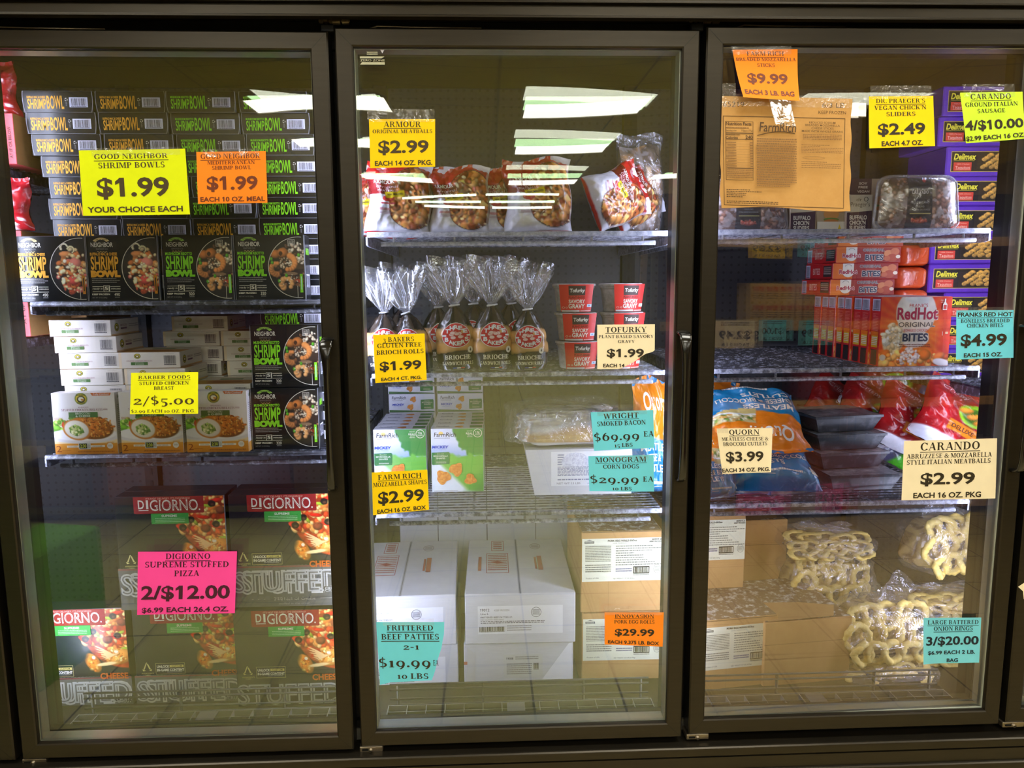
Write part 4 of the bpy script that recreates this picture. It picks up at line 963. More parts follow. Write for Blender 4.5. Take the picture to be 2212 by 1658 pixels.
for i, (x, t) in enumerate(((.124, 'the one farthest from the shrimp bowl boxes'), (.278, 'the middle one, partly behind the lemon sign'), (.431, 'the one beside the upright shrimp bowl boxes'))):
    CHU.put(x, .152, Z0 + .0008, 'upright white stuffed chicken box, ' + t, rz=(.01, -.012, .006)[i], rx=-.02)
for i, sh in enumerate((.030, .027, .026, .024, .0195, .0165, .011, 0)):
    CHF.put(.101 + sh, .209 + (i % 2) * .003, Z0 + i * CHT, f'flat white stuffed chicken box, {ORD[7 - i]} layer down in the tall end stack', rz=(.01, -.02, .012, 0, .02, -.01, .008, -.012)[i])
for i, sh in enumerate((.016, .014, .016, .013, .012, 0)):
    CHF.put(.259 + sh, .207 + (i % 2) * .004, Z0 + i * CHT, f'flat white stuffed chicken box, {ORD[5 - i]} layer down, lower stack behind the lemon sign', rz=(.0, .01, -.01, .015, -.01, .006)[i])
for i in range(4): CHF.put(.425, .207, Z0 + i * CHT, f'flat white stuffed chicken box, {ORD[3 - i]} layer down, short stack behind the third upright box', rz=(.01, 0, -.01, .012)[i])
for i in range(8):
    CHF.put(.30 + (i % 2) * .006 + (.018 if i == 7 else 0), .372, Z0 + i * CHT, f'flat white stuffed chicken box, {ORD[7 - i]} layer down in the tall rear stack', rz=.01 * (-1) ** i)
for i in range(7):
    CHF.put(.463 - (i > 4) * .006 - (i > 5) * .006, .366, Z0 + i * CHT, f'flat white stuffed chicken box, {ORD[6 - i]} layer down, rear stack beside the shrimp boxes', rz=-.008 * (-1) ** i)

# ------------------------------------------------------------------ pizza boxes in shelf-ready trays
PZW, PZH, PZT = .268, .292, .05
PZBLK = mat('pizza_carton', (30, 32, 38), .3, 0, .5, .15, 14, coat=.4); REDI = ink((150, 26, 30)); PGREEN = ink((60, 158, 62)); TRAYG = two_tone('tray_board', (80, 80, 76), (92, 92, 88), 30, .4, .6, .6); SILV = ink((176, 176, 168)); SILVD = ink((96, 96, 92))
def art_pizza():
    c = Canvas(112, 108, 1.0, (30, 32, 36))
    c.noise(4, 4, .5, 2)
    q = c.copy_mask = None
    c.ell(1.0, .28, .62, .62, (170, 60, 26), edge=.04)
    c.a = np.where((((c.U - 1.0) ** 2 + (c.V - .28) ** 2) < .36)[..., None], np.clip(c.a * (1 + .5 * (vnoise(112, 108, 9, 9, 5) - .5)[..., None] * 2), 0, 1), c.a)
    inside = ((c.U - 1.02) ** 2 + (c.V - .26) ** 2) < .33
    keep = c.a.copy()
    c.bits(120, .82, .26, .5, .42, .02, .055, [(206, 70, 30), (226, 120, 50), (240, 186, 110), (178, 44, 24), (232, 150, 70)], 11, .6)
    c.bits(50, .85, .25, .42, .38, .015, .035, [(250, 214, 140), (244, 196, 116)], 12, .4, (1, 2.4))
    for x, y, r in ((.5, .2, .3), (.78, .14, .2), (.92, .36, 2.7), (.6, .36, .9), (.98, .6, .2)): c.ell(x, y, .07, .026, (156, 178, 50), r, .2, .4)
    for x, y, r in ((.72, .3, .1), (.9, .44, .2), (.56, .1, .4), (.42, .46, .7), (.9, .06, 3)): c.ell(x, y, .10, .03, (206, 40, 24), r, .2, .5)
    for x, y in ((.88, .40), (.44, .44), (.84, .11), (.55, .33)): c.ell(x, y, .055, .05, (30, 24, 24), .2, .15); c.ell(x + .004, y + .012, .026, .022, (96, 60, 44), 0, .3)
    for x, y in ((.74, .46), (.62, .08), (.95, .2)): c.ell(x, y, .075, .065, (116, 56, 34), 0, .25, .9)
    c.ell(.52, .80, .10, .17, (222, 132, 40), -.5, .12, .5); c.ell(.88, .72, .20, .12, (228, 150, 62), -.25, .12, .5); c.bits(40, .85, .68, .2, .1, .01, .03, [(240, 178, 90), (206, 118, 40), (250, 206, 130)], 13); c.bits(16, .52, .8, .07, .13, .01, .025, [(244, 180, 90), (214, 110, 30)], 14)
    for i in range(7): c.ell(.66 + .02 * i, .60 + .035 * i - .01 * i * i * .3, .14, .013, (250, 206, 140), .5 - .16 * i, .3)
    c.ell(.70, .82, .17, .03, (252, 218, 150), -.12, .3); c.ell(.62, .68, .02, .03, (206, 50, 26)); c.ell(.53, .72, .024, .024, (252, 236, 206)); c.ell(.84, .64, .03, .02, (252, 236, 206))
    d = np.clip((c.U * 1.0 + .42 * (1 - c.V) - .50 + .05 * np.sin(c.V * 17)) / .08, 0, 1); d = np.maximum(d, 0) * (c.V < .985 - .28 * np.clip(c.U - .82, 0, 1) * 1.2)
    bg = np.ones_like(c.a) * np.array((24, 26, 32)) / 255; bg *= (1 + .9 * (vnoise(112, 108, 5, 5, 21) - .4))[..., None]
    c.a = c.a * d[..., None] + np.clip(bg, 0, 1) * (1 - d[..., None])
    return c
def make_pizza():
    b = MB(); b.box(-PZW / 2, PZW / 2, 0, PZT, 0, PZH, PZBLK, .0012)
    pr = Pr(b, lambda u, v, n: (-PZW / 2 + u * PZW, -n, PZH - v * PZH))
    pr.art(.30, .994, .004, .63, art_pizza(), ART)
    pr.poly([(.17, .004), (.81, .004), (.81, .145), (.80, .152), (.18, .152), (.17, .145)], REDI)
    pr.text("IT'S NOT DELIVERY. IT'S DIGIORNO!", .285, .685, .013, .028, ink((226, 170, 150)), .01)
    pr.text('D', .213, .265, .034, .108, PALE, .016, serif_=False); pr.text('I', .288, .302, .034, .108, PALE, .02); pr.text('GIORNO', .322, .755, .034, .125, PALE, .016); pr.text('GIORNO', .328, .749, .042, .118, ink((150, 60, 60)), -.026); pr.rect(.215, .118, .305, .125, PALE); pr.ell(.77, .12, .007, .007, PALE)
    pr.rect(.325, .150, .665, .243, PGREEN); pr.text('SUPREME', .42, .56, .163, .182, PALE, .02); pr.greek(.36, .63, .192, .235, 3, ink((170, 216, 160)), .4)
    pr.box(.19, .52, .47, .625, .004, .004, ink((170, 160, 110))); pr.text('UNLOCK', .205, .32, .542, .563, PALE, .04); pr.rect(.325, .539, .458, .562, ink((206, 190, 110))); pr.text('CUSTOM', .345, .44, .543, .558, ink((60, 56, 30)), .01); pr.text('IN-GAME CONTENT', .205, .46, .574, .596, PALE, .04); pr.greek(.3, .44, .602, .612, 1, GREY, .6)
    gi = ink((206, 196, 130))
    pr.poly([(.105, .51), (.115, .51), (.088, .575), (.075, .575)], gi); pr.poly([(.112, .525), (.122, .52), (.148, .575), (.132, .575)], gi); pr.poly([(.065, .572), (.10, .585), (.075, .592)], gi); pr.poly([(.158, .572), (.13, .585), (.15, .592)], gi); pr.text("ASSASSIN'S", .055, .175, .606, .618, gi, .0); pr.text('CREED', .09, .14, .623, .632, gi, .0)
    pr.text('CHEESE', .725, .985, .60, .652, ink((206, 96, 20)), .03)
    pr.text('STUFFED', .012, .992, .69, .865, SILV, .035); pr.text('STUFFED', .012, .992, .69, .865, SILVD, -.022); pr.rect(.85, .832, .992, .868, PZBLK); pr.text('CRUST', .86, .985, .838, .862, SILV, .03)
    for i in range(6): pr.rect(.02 + i * .055, .905, .062 + i * .055, .945, ink((96, 96, 96)))
    pr.text('PIZZA', .39, .46, .92, .945, ink((130, 130, 130)), .0); pr.greek(.48, .9, .92, .945, 1, ink((80, 80, 80)), .6)
    sd = Pr(b, lambda u, v, n: (-PZW / 2 - n, PZT - u * PZT, PZH - v * PZH)); sd.rect(.02, .01, .98, .2, REDI); sd.text('DIGIORNO', .1, .9, .06, .12, PALE, .01)
    return b.build('pizza_box')
def make_tray():
    w, d, h = PZW + .008, .27, .108
    r = empty('display_tray')
    b = MB(); b.box(-w / 2, w / 2, 0, d, 0, .0015, TRAYG); b.box(-w / 2, -w / 2 + .0015, 0, d, .0015, h * .7, TRAYG); b.box(w / 2 - .0015, w / 2, 0, d, .0015, h * .7, TRAYG); b.box(-w / 2, w / 2, d - .0015, d, .0015, h * .7, TRAYG); b.build('tray_body', r)
    b = MB(); top = [(-w / 2 + w * i / 60, h + .0016 * (i % 2)) for i in range(61)]
    b.prism([(-w / 2, .0015), (w / 2, .0015)] + top[::-1], 'y', 0, .0016, TRAYG)
    pr = Pr(b, lambda u, v, n: (-w / 2 + u * w, -n, h - v * h))
    pr.rect(.0, .0, 1, .035, ink((126, 58, 60))); pr.text('STUFFED', .10, .99, .13, .66, ink((188, 186, 176)), .035); pr.text('STUFFED', .10, .99, .13, .66, SILVD, -.022)
    pr.rect(.84, .56, .996, .70, ink((84, 84, 80))); pr.text('CRUST', .85, .985, .585, .66, SILV, .01); pr.text('2 1/2 FEET OF CHEESE', .38, .76, .775, .845, ink((170, 168, 158)), .0); pr.text('stuffed in the crust', .42, .70, .90, .95, ink((150, 148, 140)), -.004, .2)
    pr.rect(.16, .805, .32, .814, SILV); pr.rect(.8, .805, .95, .814, SILV)
    b.build('front_panel', r)
    return r
PZ = Kind(make_pizza, 'frozen pizza', 'boxed frozen pizzas'); TR = Kind(make_tray, 'display tray', 'grey pizza display trays')
DK = -.048
PB = [(.282, 'boxed pizza in the upper row, seen whole above the pink sign', 1), (.560, 'boxed pizza in the upper row beside the door handle stile', 1), (.289, 'boxed pizza in the lower row behind the pink sign', 0), (.556, 'boxed pizza standing without a tray at the bottom by the handle stile', 2), (.005, 'boxed pizza in the bottom row, mostly hidden behind the door frame', 0)]
TRZ = DK + PZH + .008
for x, lab, up in PB:
    z = {1: TRZ + .002, 0: DK + .002, 2: DK + .0005}[up]; y = {1: .212, 0: .236, 2: .205}[up]
    PZ.put(x, y, z, lab, rz=rnd.uniform(-.008, .008))
for x, y, z, lab in ((.282, .2095, TRZ, 'grey display tray holding the upper pizza above the pink sign'), (.560, .2095, TRZ, 'grey display tray holding the upper pizza by the handle stile'), (.289, .2335, DK, 'grey display tray holding the lower pizza behind the pink sign'), (.005, .2335, DK, 'grey display tray at the far end of the bottom row')):
    TR.put(x, y, z, lab)
for x, y, z, lab in ((.282, .262, TRZ + .002, 'second boxed pizza behind the upper one above the pink sign'), (.560, .262, TRZ + .002, 'second boxed pizza behind the upper one by the handle stile'), (.289, .287, DK + .002, 'second boxed pizza behind the lower one and the pink sign'), (.556, .256, DK + .0005, 'second boxed pizza behind the one without a tray')): PZ.put(x, y, z, lab)

# ------------------------------------------------------------------ red cartons and bags at the end of the case, seen past the first door
REDCART = mat('red_carton', (186, 62, 66), .4, 0, .5, .05); KRAFTB = two_tone('kraft_carton', (160, 118, 66), (176, 134, 80), 14, .35, .65, .75)
def carton_red(w, d, h, txt):
    b = MB(); b.box(0, w, 0, d, 0, h, REDCART, .001)
    pr = Pr(b, lambda u, v, n: (u * w, -n, h - v * h)); 
    V, F = sans('KEEP FROZEN', .02); mx = max(p[0] for p in V); n = 4e-4
    for t, xx, hh in ((txt, .80, .14), ('AT 0F OR BELOW', .93, .09)):
        V, F = sans(t, .02); mx = max(p[0] for p in V); b.add([(w * (xx - hh * p[1]), -n, h * (.12 + .62 * p[0] / mx)) for p in V], F, BLACKI)
    sd = Pr(b, lambda u, v, n: (w + n, u * d, h - v * h)); sd.rect(.002, .002, .998, .998, KRAFTB); sd.greek(.3, .6, .2, .8, 12, ink((110, 80, 44)), .4)
    return b
b = carton_red(.104, .2, .112, 'KEEP FROZEN'); tag(b.build('red_carton', None, (-.10, .19, 1.340 + TOP)), 'tall red carton marked keep frozen, on the end shelf under red bags', 'carton')
b = carton_red(.106, .18, .245, 'FROZEN'); tag(b.build('red_carton', None, (-.105, .185, .945 + TOP)), 'red carton with a brown side, beside the first upright shrimp bowl box', 'carton')
b = MB(); b.box(0, .15, 0, .25, 0, .20, KRAFTB, .002); b.box(.06, .09, -.0006, 0, 0, .2, ink((186, 156, 104))); tag(b.build('brown_carton', None, (-.13, .40, .945 + TOP)), 'plain brown carton behind the red carton at the end of the case', 'carton')

def pillow(w, h, t, nu=44, nv=44, seed=1, seam=.07, sag=.18, wob=.10):
    """bag surface: returns fn(u, v, n, front) in local coordinates, bottom at z = 0, front towards -y"""
    N1 = vnoise(64, 64, 5, 5, seed); N2 = vnoise(64, 64, 11, 9, seed + 50)
    def smp(N, u, v):
        x = min(max(u, 0), 1) * 62.99; y = min(max(v, 0), 1) * 62.99; i, j = int(x), int(y); a, c = x - i, y - j
        return (N[j, i] * (1 - a) + N[j, i + 1] * a) * (1 - c) + (N[j + 1, i] * (1 - a) + N[j + 1, i + 1] * a) * c
    def fn(u, v, n=0.0, front=True):
        s = min(1, max(0, min(u, 1 - u) / .22)); q = min(1, max(0, (v - seam) / .25)); e = min(1, max(0, (1 - v) / .13))
        k = math.sin(s * math.pi / 2) ** .7 * (math.sin(q * math.pi / 2)) * math.sin(e * math.pi / 2) ** .6
        bulge = t * .5 * k * (1 + sag * (2 * v - 1)) * (1 + wob * 4 * (smp(N1, u, v) - .5)) + .012 * (smp(N2, u, v) - .5) * (1 - .4 * k)
        x = (u - .5) * w * (1 - .06 * math.sin(math.pi * v)) + .004 * math.sin(9 * v + seed)
        z = h * (1 - v) + .006 * math.sin(7 * u + seed) * (1 - v)
        return (x, (-bulge - n) if front else (bulge * .8 + n), z)
    return fn
def bag_mesh(cv, w, h, t, seed=1, seam=.07, back=(150, 40, 44), **kw):
    fn = pillow(w, h, t, seed=seed, seam=seam, **kw); b = MB()
    nx, ny = cv.nx, cv.ny
    L = np.clip(cv.a, 0, 1); L = np.where(L <= .04045, L / 12.92, ((L + .055) / 1.055) ** 2.4).reshape(-1, 3).tolist()
    b.grid(nx - 1, ny - 1, lambda u, v: fn(u, v), ART_BAG, L)
    bk = lin(back); b.grid(24, 24, lambda u, v: fn(u, v, 0, False), ART_BAG, [bk] * 625)
    return b, fn
def art_red():
    c = Canvas(40, 40, 1, (140, 18, 26)); c.noise(4, 4, .35, 3); c.ell(.55, .62, .3, .2, (160, 36, 36), .3, .4); c.bits(14, .5, .85, .5, .12, .03, .09, [(236, 220, 220), (150, 20, 30)], 3); return c
def make_redbag():
    b, fn = bag_mesh(art_red(), .15, .125, .07, 5); return b.build('red_bag')
RB = Kind(make_redbag, 'frozen food bag', 'red food bags at the end of the case')
RB.put(-.075, .235, 1.340 + TOP + .1125, 'crumpled red food bag lying on the tall red carton', rx=.1)
RB.put(-.05, .195, .945 + TOP + .2455, 'crumpled red food bag standing on the brown sided red carton', rx=-.05)
# ------------------------------------------------------------------ middle door: meatball bags
def art_meatball():
    c = Canvas(76, 80, 1.0, (226, 226, 238)); V, U = c.V, c.U
    c.mix(np.clip((.35 - V - .10 * np.sin(U * 3.0)) / .02, 0, 1), (196, 30, 32)); c.mix(np.clip((.16 - V - .04 * np.sin(U * 4)) / .03, 0, 1), (170, 20, 26))
    c.mix(((V > .26) & (V < .47 + .04 * U) & (U < .52)) * 1.0, (128, 24, 34))
    c.ell(.72, .52, .42, .44, (34, 20, 18), 0, .03); m = (((U - .72) / .405) ** 2 + ((V - .52) / .425) ** 2) < 1
    k = Canvas(76, 80, 1.0, (150, 84, 40)); k.bits(170, .7, .55, .5, .5, .03, .085, [(170, 92, 44), (206, 140, 74), (126, 60, 34), (222, 168, 100), (150, 74, 50), (190, 120, 70)], 17, .8); k.bits(40, .7, .55, .5, .5, .015, .03, [(236, 196, 140), (100, 44, 28), (250, 226, 190)], 19, .3)
    c.a = np.where(m[..., None], k.a, c.a)
    c.mix((((U - .30) / .10) ** 2 + ((V - .53) / .045) ** 2 < 1) * 1.0, (196, 40, 48)); c.mix((((U - .30) / .13) ** 2 + ((V - .60) / .012) ** 2 < 1) * 1.0, (190, 80, 90)); c.mix(((abs(U - .27) < .10) & (abs(V - .68) < .02)) * .7, (196, 120, 130))
    c.mix(((abs(U - .40 - .1 * (V - .46)) < .15) & (abs(V - .475 + .06 * (U - .4)) < .042)) * 1.0, (226, 204, 30))
    c.mix((V > .985) * 1.0, (196, 30, 32)); c.mix((U > .965) * .7, (206, 206, 220))
    return c
def make_meatbag(seed=3):
    b, fn = bag_mesh(art_meatball(), .155, .168, .075, seed, .06, (214, 214, 226))
    pr = Pr(b, fn, 4e-4); n = lambda: None
    pr.text('ARMOUR', .10, .42, .27, .32, PALE, .02); pr.text('Original', .12, .46, .345, .385, ink((236, 206, 206)), -.006, .25); pr.text('MEATBALLS', .14, .46, .405, .435, ink((236, 206, 206)), .0)
    pr.text('NEW, IMPROVED', .28, .53, .462, .488, BLACKI, .02); pr.greek(.20, .38, .72, .76, 3, ink((170, 120, 140)), .4)
    return b.build('meatball_bag')
MTB = Kind(make_meatbag, 'frozen food bag', 'red and white meatball bags')
zc = C1 + TOP
for x, y, z, lab, rz, rx, ry, s in (
    (.868, .20, 0, 'red and white meatball bag directly under the golden meatballs sign', .12, -.10, .06, 1.0),
    (1.015, .215, .0, 'red and white meatball bag between two others on the frosted shelf, upright', -.06, -.05, .0, .95),
    (1.205, .195, .0, 'red and white meatball bag beside the bags lying flat, widest of the standing ones', .06, -.12, -.03, 1.06),
    (1.115, .285, .0, 'red meatball bag standing behind the widest standing bag', .2, .02, .05, 1.0), (.79, .285, .0, 'red meatball bag standing behind the golden meatballs sign', -.3, 0, .1, .92), (.955, .30, 0, 'red meatball bag in the second row, between the first two', .1, 0, -.08, .98)):
    o = MTB.put(x, y, zc + z, lab, rz, rx, ry); o.scale = (s, s, s)
for x, y, z, lab, rz, ry, rx in ((1.335, .25, .068, 'meatball bag tipped onto its side next to the standing bags', .1, 1.2, -.2), (1.40, .33, .066, 'meatball bag lying on its side behind the other tipped bag', .2, 1.1, -.2)):
    o = MTB.put(x, y, zc + z, lab, rz, rx, ry); o.scale = (.92, .92, .92)
def make_rollbag():
    c = Canvas(44, 60, .6, (128, 110, 96)); c.bits(60, .5, .5, .5, .5, .05, .12, [(150, 112, 76), (120, 100, 88), (176, 150, 120), (96, 78, 66)], 23, .6); c.noise(9, 9, .4, 4); c.mix((vnoise(44, 60, 6, 9, 8) > .62) * .55, (206, 204, 216))
    r = empty('frosted_food_bag'); fn = pillow(.13, .27, .09, seed=9); b = MB()
    L = np.clip(c.a, 0, 1); L = np.where(L <= .04045, L / 12.92, ((L + .055) / 1.055) ** 2.4).reshape(-1, 3).tolist()
    b.grid(43, 59, lambda u, v: fn(.06 + .88 * u, .12 + .85 * v, -.006), ART_BAG, L); b.grid(10, 10, lambda u, v: fn(.06 + .88 * u, .12 + .85 * v, -.006, False), ART_BAG, [lin((120, 100, 84))] * 121); b.build('contents', r)
    b = MB(); b.grid(24, 24, lambda u, v: fn(u, v, .003), FILM); b.grid(16, 16, lambda u, v: fn(u, v, .003, False), FILM); b.build('film', r)
    return r
RLB = Kind(make_rollbag, 'frozen food bag', 'frosty clear food bags')
RLB.put(1.488, .40, zc, 'tall frosty clear bag of brown food at the end of the meatball shelf', .2, -.03)

# ------------------------------------------------------------------ bread roll bags
BUN = (214, 168, 108)
_prof = [(.028, 0), (.040, .003), (.0455, .02), (.047, .045), (.0475, .07), (.0445, .092), (.036, .113), (.024, .132), (.012, .146), (.0062, .152)]
def _rp(z):
    for (r0, z0), (r1, z1) in zip(_prof, _prof[1:]):
        if z <= z1: t = (z - z0) / (z1 - z0); t = t * t * (3 - 2 * t) * .3 + t * .7; return r0 + (r1 - r0) * t
    return _prof[-1][0]
def make_bread():
    r = empty('bread_roll_bag'); b = MB(); N = 56; Z = [i / 60 * .152 for i in range(61)]; V = []; Cc = []; F = []
    q = random.Random(4)
    for z in Z:
        for k in range(N):
            a = 2 * math.pi * k / N; g = _rp(z) * (1 + .02 * math.sin(3 * a + 40 * z) + .015 * math.sin(7 * a - 90 * z) - .05 * math.exp(-((z - .075) / .006) ** 2) + .04 * math.sin(9 * a) * max(0, z - .105) / .03)
            V.append((g * math.cos(a), .82 * g * math.sin(a), z))
            zz = z + .004 * math.sin(2 * a + 1)
            if zz < .046: c = (20, 20, 28)
            elif zz < .104:
                t = (zz - .046) / .058; d = abs(((t * 2) % 1) - .5) * 2; c = tuple(x * (1.05 - .35 * d ** 3 + .08 * math.sin(5 * a + 30 * z)) for x in BUN)
            else: c = (66, 56, 48) if math.sin(6 * a + 3) > -.2 else (30, 28, 28)
            Cc.append(lin(tuple(min(255, max(0, x)) for x in c)))
    for i in range(60):
        for k in range(N): F.append((i * N + k, i * N + (k + 1) % N, (i + 1) * N + (k + 1) % N, (i + 1) * N + k))
    F.append(tuple(range(N))); b.add(V, F, ART_BAG, True, Cc)
    def fn(u, v, n):                                            # u: arc position in metres / .05, v: height from .152 down
        a = -math.pi / 2 + (u - .5) * 2.2; z = .152 * (1 - v); g = _rp(z) * 1.03 + n + .0012
        return (g * math.cos(a), .82 * g * math.sin(a), z)
    pr = Pr(b, fn, 2.2e-4, 20); RD = ink((206, 34, 42)); 
    R0 = lambda s, m, n: [pr.poly([(.5 + s * .32 * math.cos(t0), .44 + s * .178 * math.sin(t0)), (.5 + s * .32 * math.cos(t1), .44 + s * .178 * math.sin(t1)), (.5, .44)], m, n) for t0, t1 in [(2 * math.pi * i / 36, 2 * math.pi * (i + 1) / 36) for i in range(36)]]
    R0(1.05, WHITE, 3e-4); R0(1.0, RD, 6e-4)
    for i in range(9):
        cx, cy = .5 + q.uniform(-.12, .12), .44 + q.uniform(-.045, .04); pr.ell(cx, cy, .06, .028, ink((236, 206, 206)), 12)
        pr.ring(cx, cy, .06, .028, .008, .005, ink((206, 80, 84)), n=12)
    for s, w in ((-1, 'THREE'), (1, 'BAKERS')):
        m = len(w)
        for i, ch in enumerate(w):
            t = (i - (m - 1) / 2) / m; cx = .5 + .47 * t; cy = .44 + s * (.122 - .36 * t * t); hw = .47 / m * .43
            pr.text(ch, cx - hw, cx + hw, cy - .028, cy + .028, WHITE, .045)
    for u in (.215, .70): pr.rect(u, .43, u + .085, .455, WHITE)
    pr.text('BRIOCHE', .26, .76, .735, .80, PALE, serif_=True); pr.text('SANDWICH ROLLS', .20, .82, .835, .885, PALE, serif_=True)
    for i, c in enumerate(((60, 80, 190), (236, 236, 240), (206, 50, 60))): pr.rect(.40 + .08 * i, .925, .48 + .08 * i, .938, ink(c))
    pr.ell(.75, .66, .055, .05, PALE, 18); pr.text('4', .735, .765, .635, .685, BLACKI, .02); pr.greek(.38, .62, .955, .97, 1, GREY, .6)
    b.build('bread_bag', r)
    b = MB(); b.tube([(-.0125, -.008, .1505), (0, -.0105, .152), (.0125, -.008, .1535)], .0022, WHITE, 6); b.tube([(.0075 * math.cos(t), .0075 * math.sin(t), .152) for t in [k * .7 for k in range(9)]], .002, WHITE, 6, closed=True); b.build('tie', r)
    for kk, (n0, ph, hh) in enumerate(((9, .3, .095), (13, 1.9, .085))):
        b = MB()
        def pl(u, v):
            a = 2 * math.pi * u; h = v * hh; g = (.006 + .046 * v ** .8) * (1 + .34 * v ** .5 * math.sin(n0 * a + ph + 2 * v) + .2 * math.sin(3 * a + 5 * v + ph))
            return (g * math.cos(a) + .012 * v * math.sin(ph * 3), .75 * g * math.sin(a), .152 + h * (1 + .22 * math.sin(4 * a + ph) * v))
        b.grid(96, 12, pl, PLUME); b.build('film_top', r)
    return r
BRD = Kind(make_bread, 'bread bag', 'bags of brioche rolls')
zb = C2 + TOP
for x, y, lab, rz, rx, ry, s in ((.823, .205, 'bag of brioche rolls half hidden by the door frame and the golden rolls sign', .15, 0, .03, .95), (.905, .198, 'bag of brioche rolls just behind the golden rolls sign, neck bent', -.25, 0, -.16, .95),
                                 (1.001, .215, 'bag of brioche rolls standing free of the sign, darker bag, next to the sign', .1, 0, -.03, 1.05), (1.088, .205, 'bag of brioche rolls in the middle of the row, label turned to the aisle', .18, -.02, .0, 1.05), (1.180, .205, 'bag of brioche rolls nearest the red gravy tubs', -.06, 0, -.03, .98),
                                 (.95, .32, 'bag of brioche rolls in the second row, behind the gap beside the sign', .4, 0, 0, 1), (1.045, .325, 'bag of brioche rolls in the second row, behind the free standing bag', -.3, 0, 0, 1.05), (1.137, .325, 'bag of brioche rolls in the second row, behind the bag by the tubs', .6, 0, 0, 1.05), (.86, .32, 'bag of brioche rolls in the second row, behind the golden rolls sign', .2, 0, 0, 1)):
    o = BRD.put(x, y, zb, lab, rz, rx, ry); o.scale = (s, s, s)

# ------------------------------------------------------------------ gravy tubs
TUBM = two_tone('frosted_tub', (176, 172, 172), (216, 212, 214), 50, .4, .65, .45, .1); REDL = mat('red_sleeve', (222, 44, 44), .4, 0, .5, .04, 30); DKL = ink((60, 40, 38)); BLUEI = ink((110, 160, 210))
TUH = .0705
def make_tub():
    r = empty('gravy_tub')
    b = MB(); b.lathe([(.041, 0), (.0425, .001), (.0485, .052), (.0495, .056), (.0515, .057), (.0515, .0615)], TUBM, 40); b.build('cup', r)
    b = MB(); b.lathe([(.0535, .0615), (.0545, .0625), (.0545, .0665), (.053, .068), (.049, .0685), (.048, .0672)], TUBM, 40); b.build('lid', r)
    b = MB()
    def fn(u, v, n):
        a = -math.pi / 2 + (u - .5) * 1.55; z = .0665 * (1 - v); g = .0445 + .0085 * (z / .0665) + .002 + n
        g /= max(.72, math.cos((u - .5) * 1.1)) ** .7
        return (g * math.cos(a), g * math.sin(a), z)
    b.grid(16, 6, lambda u, v: fn(u, v, 0), REDL); pr = Pr(b, fn, 1.6e-4, 16)
    pr.rect(.26, .05, .76, .40, DKL); pr.text('Tofurky', .29, .73, .155, .28, PALE, .03, .12); pr.text('PLANT-BASED', .26, .76, .43, .51, ink((120, 20, 24)), .03)
    pr.text('SAVORY', .26, .76, .555, .68, PALE, .028); pr.text('GRAVY', .25, .76, .715, .865, PALE, .034)
    pr.rect(.84, .72, .995, .83, ink((216, 226, 236))); pr.poly([(.86, .8), (.91, .735), (.96, .8)], BLUEI); pr.ring(.09, .84, .04, .035, .01, .01, PALE, n=16); pr.ring(.19, .84, .03, .03, .01, .01, PALE, n=12)
    pr.rect(.03, .93, .60, .99, ink((200, 198, 198))); pr.greek(.63, .97, .945, .985, 1, ink((240, 200, 196)), .9)
    b.build('sleeve', r)
    return r
TUB = Kind(make_tub, 'tub', 'red sleeved gravy tubs')
for i in range(3):
    TUB.put(1.298 + (.004, .002, -.004)[i], .252, zb + i * TUH, f'red sleeved gravy tub, {("bottom", "middle", "top")[i]} of the stack nearest the bread bags', (.14, .08, .02)[i])
    TUB.put(1.408 + (.0, .006, .003)[i], .250, zb + i * TUH, f'red sleeved gravy tub, {("bottom", "middle", "top")[i]} of the stack behind the torn cream sign', (.3, .3, .34)[i])

# ------------------------------------------------------------------ mozzarella boxes (the cartoon figures on the photograph's boxes are left out)
FRW, FRH, FRT = .139, .173, .047
WBOX = mat('white_box_board', (222, 222, 236), .4, 0, .5, .04, 40, coat=.15); FGRN = ink((48, 120, 60)); NUG = two_tone('fried_nugget', (206, 112, 30), (236, 162, 70), 160, .4, .65, .6); BLUEM = ink((46, 70, 190))
def art_meadow():
    c = Canvas(70, 88, .8, (220, 224, 244)); U, V = c.U, c.V; n = vnoise(70, 88, 7, 7, 3)
    c.mix(np.clip((V - .2) / .25, 0, 1) * (V < .55), (150, 176, 226)); c.mix(np.clip((U + .35 * (n - .5) - .40 - 1.25 * np.clip(V - .06, 0, 1) * 0 - .55 * (V - .05)) / .05, 0, 1) * (V < .42), (64, 140, 60))
    c.mix(np.clip((V + .2 * (n - .5) - .42 + .05 * U) / .05, 0, 1), (112, 186, 70)); c.mix(np.clip((.62 - U * .9 - 1.1 * (.93 - V)) / .1, 0, 1) * (V > .55), (226, 232, 238)); c.mix(np.clip((V - .97) / .02, 0, 1), (214, 220, 230)); c.mix(np.clip((U + V - 1.55) / .3, 0, 1) * .8, (60, 140, 52))
    return c
def farm_label(pr, u0, u1, v0, v1):
    w, h = u1 - u0, v1 - v0; pr.poly([(u0, v0 + .04 * h), (u0 + .96 * w, v0), (u1, v0 + .12 * h), (u1 - .02 * w, v1 - .06 * h), (u0 + .06 * w, v1), (u0, v1 - .04 * h)], FGRN)
    pr.text('Breaded', u0 + .3 * w, u0 + .66 * w, v0 + .1 * h, v0 + .17 * h, PALE, -.004, .2); pr.text('MOZZARELLA', u0 + .1 * w, u0 + .9 * w, v0 + .24 * h, v0 + .36 * h, PALE, .01); pr.text('SHAPES', u0 + .25 * w, u0 + .75 * w, v0 + .42 * h, v0 + .54 * h, PALE, .01); pr.greek(u0 + .25 * w, u0 + .8 * w, v0 + .76 * h, v0 + .9 * h, 2, PALE, .4)
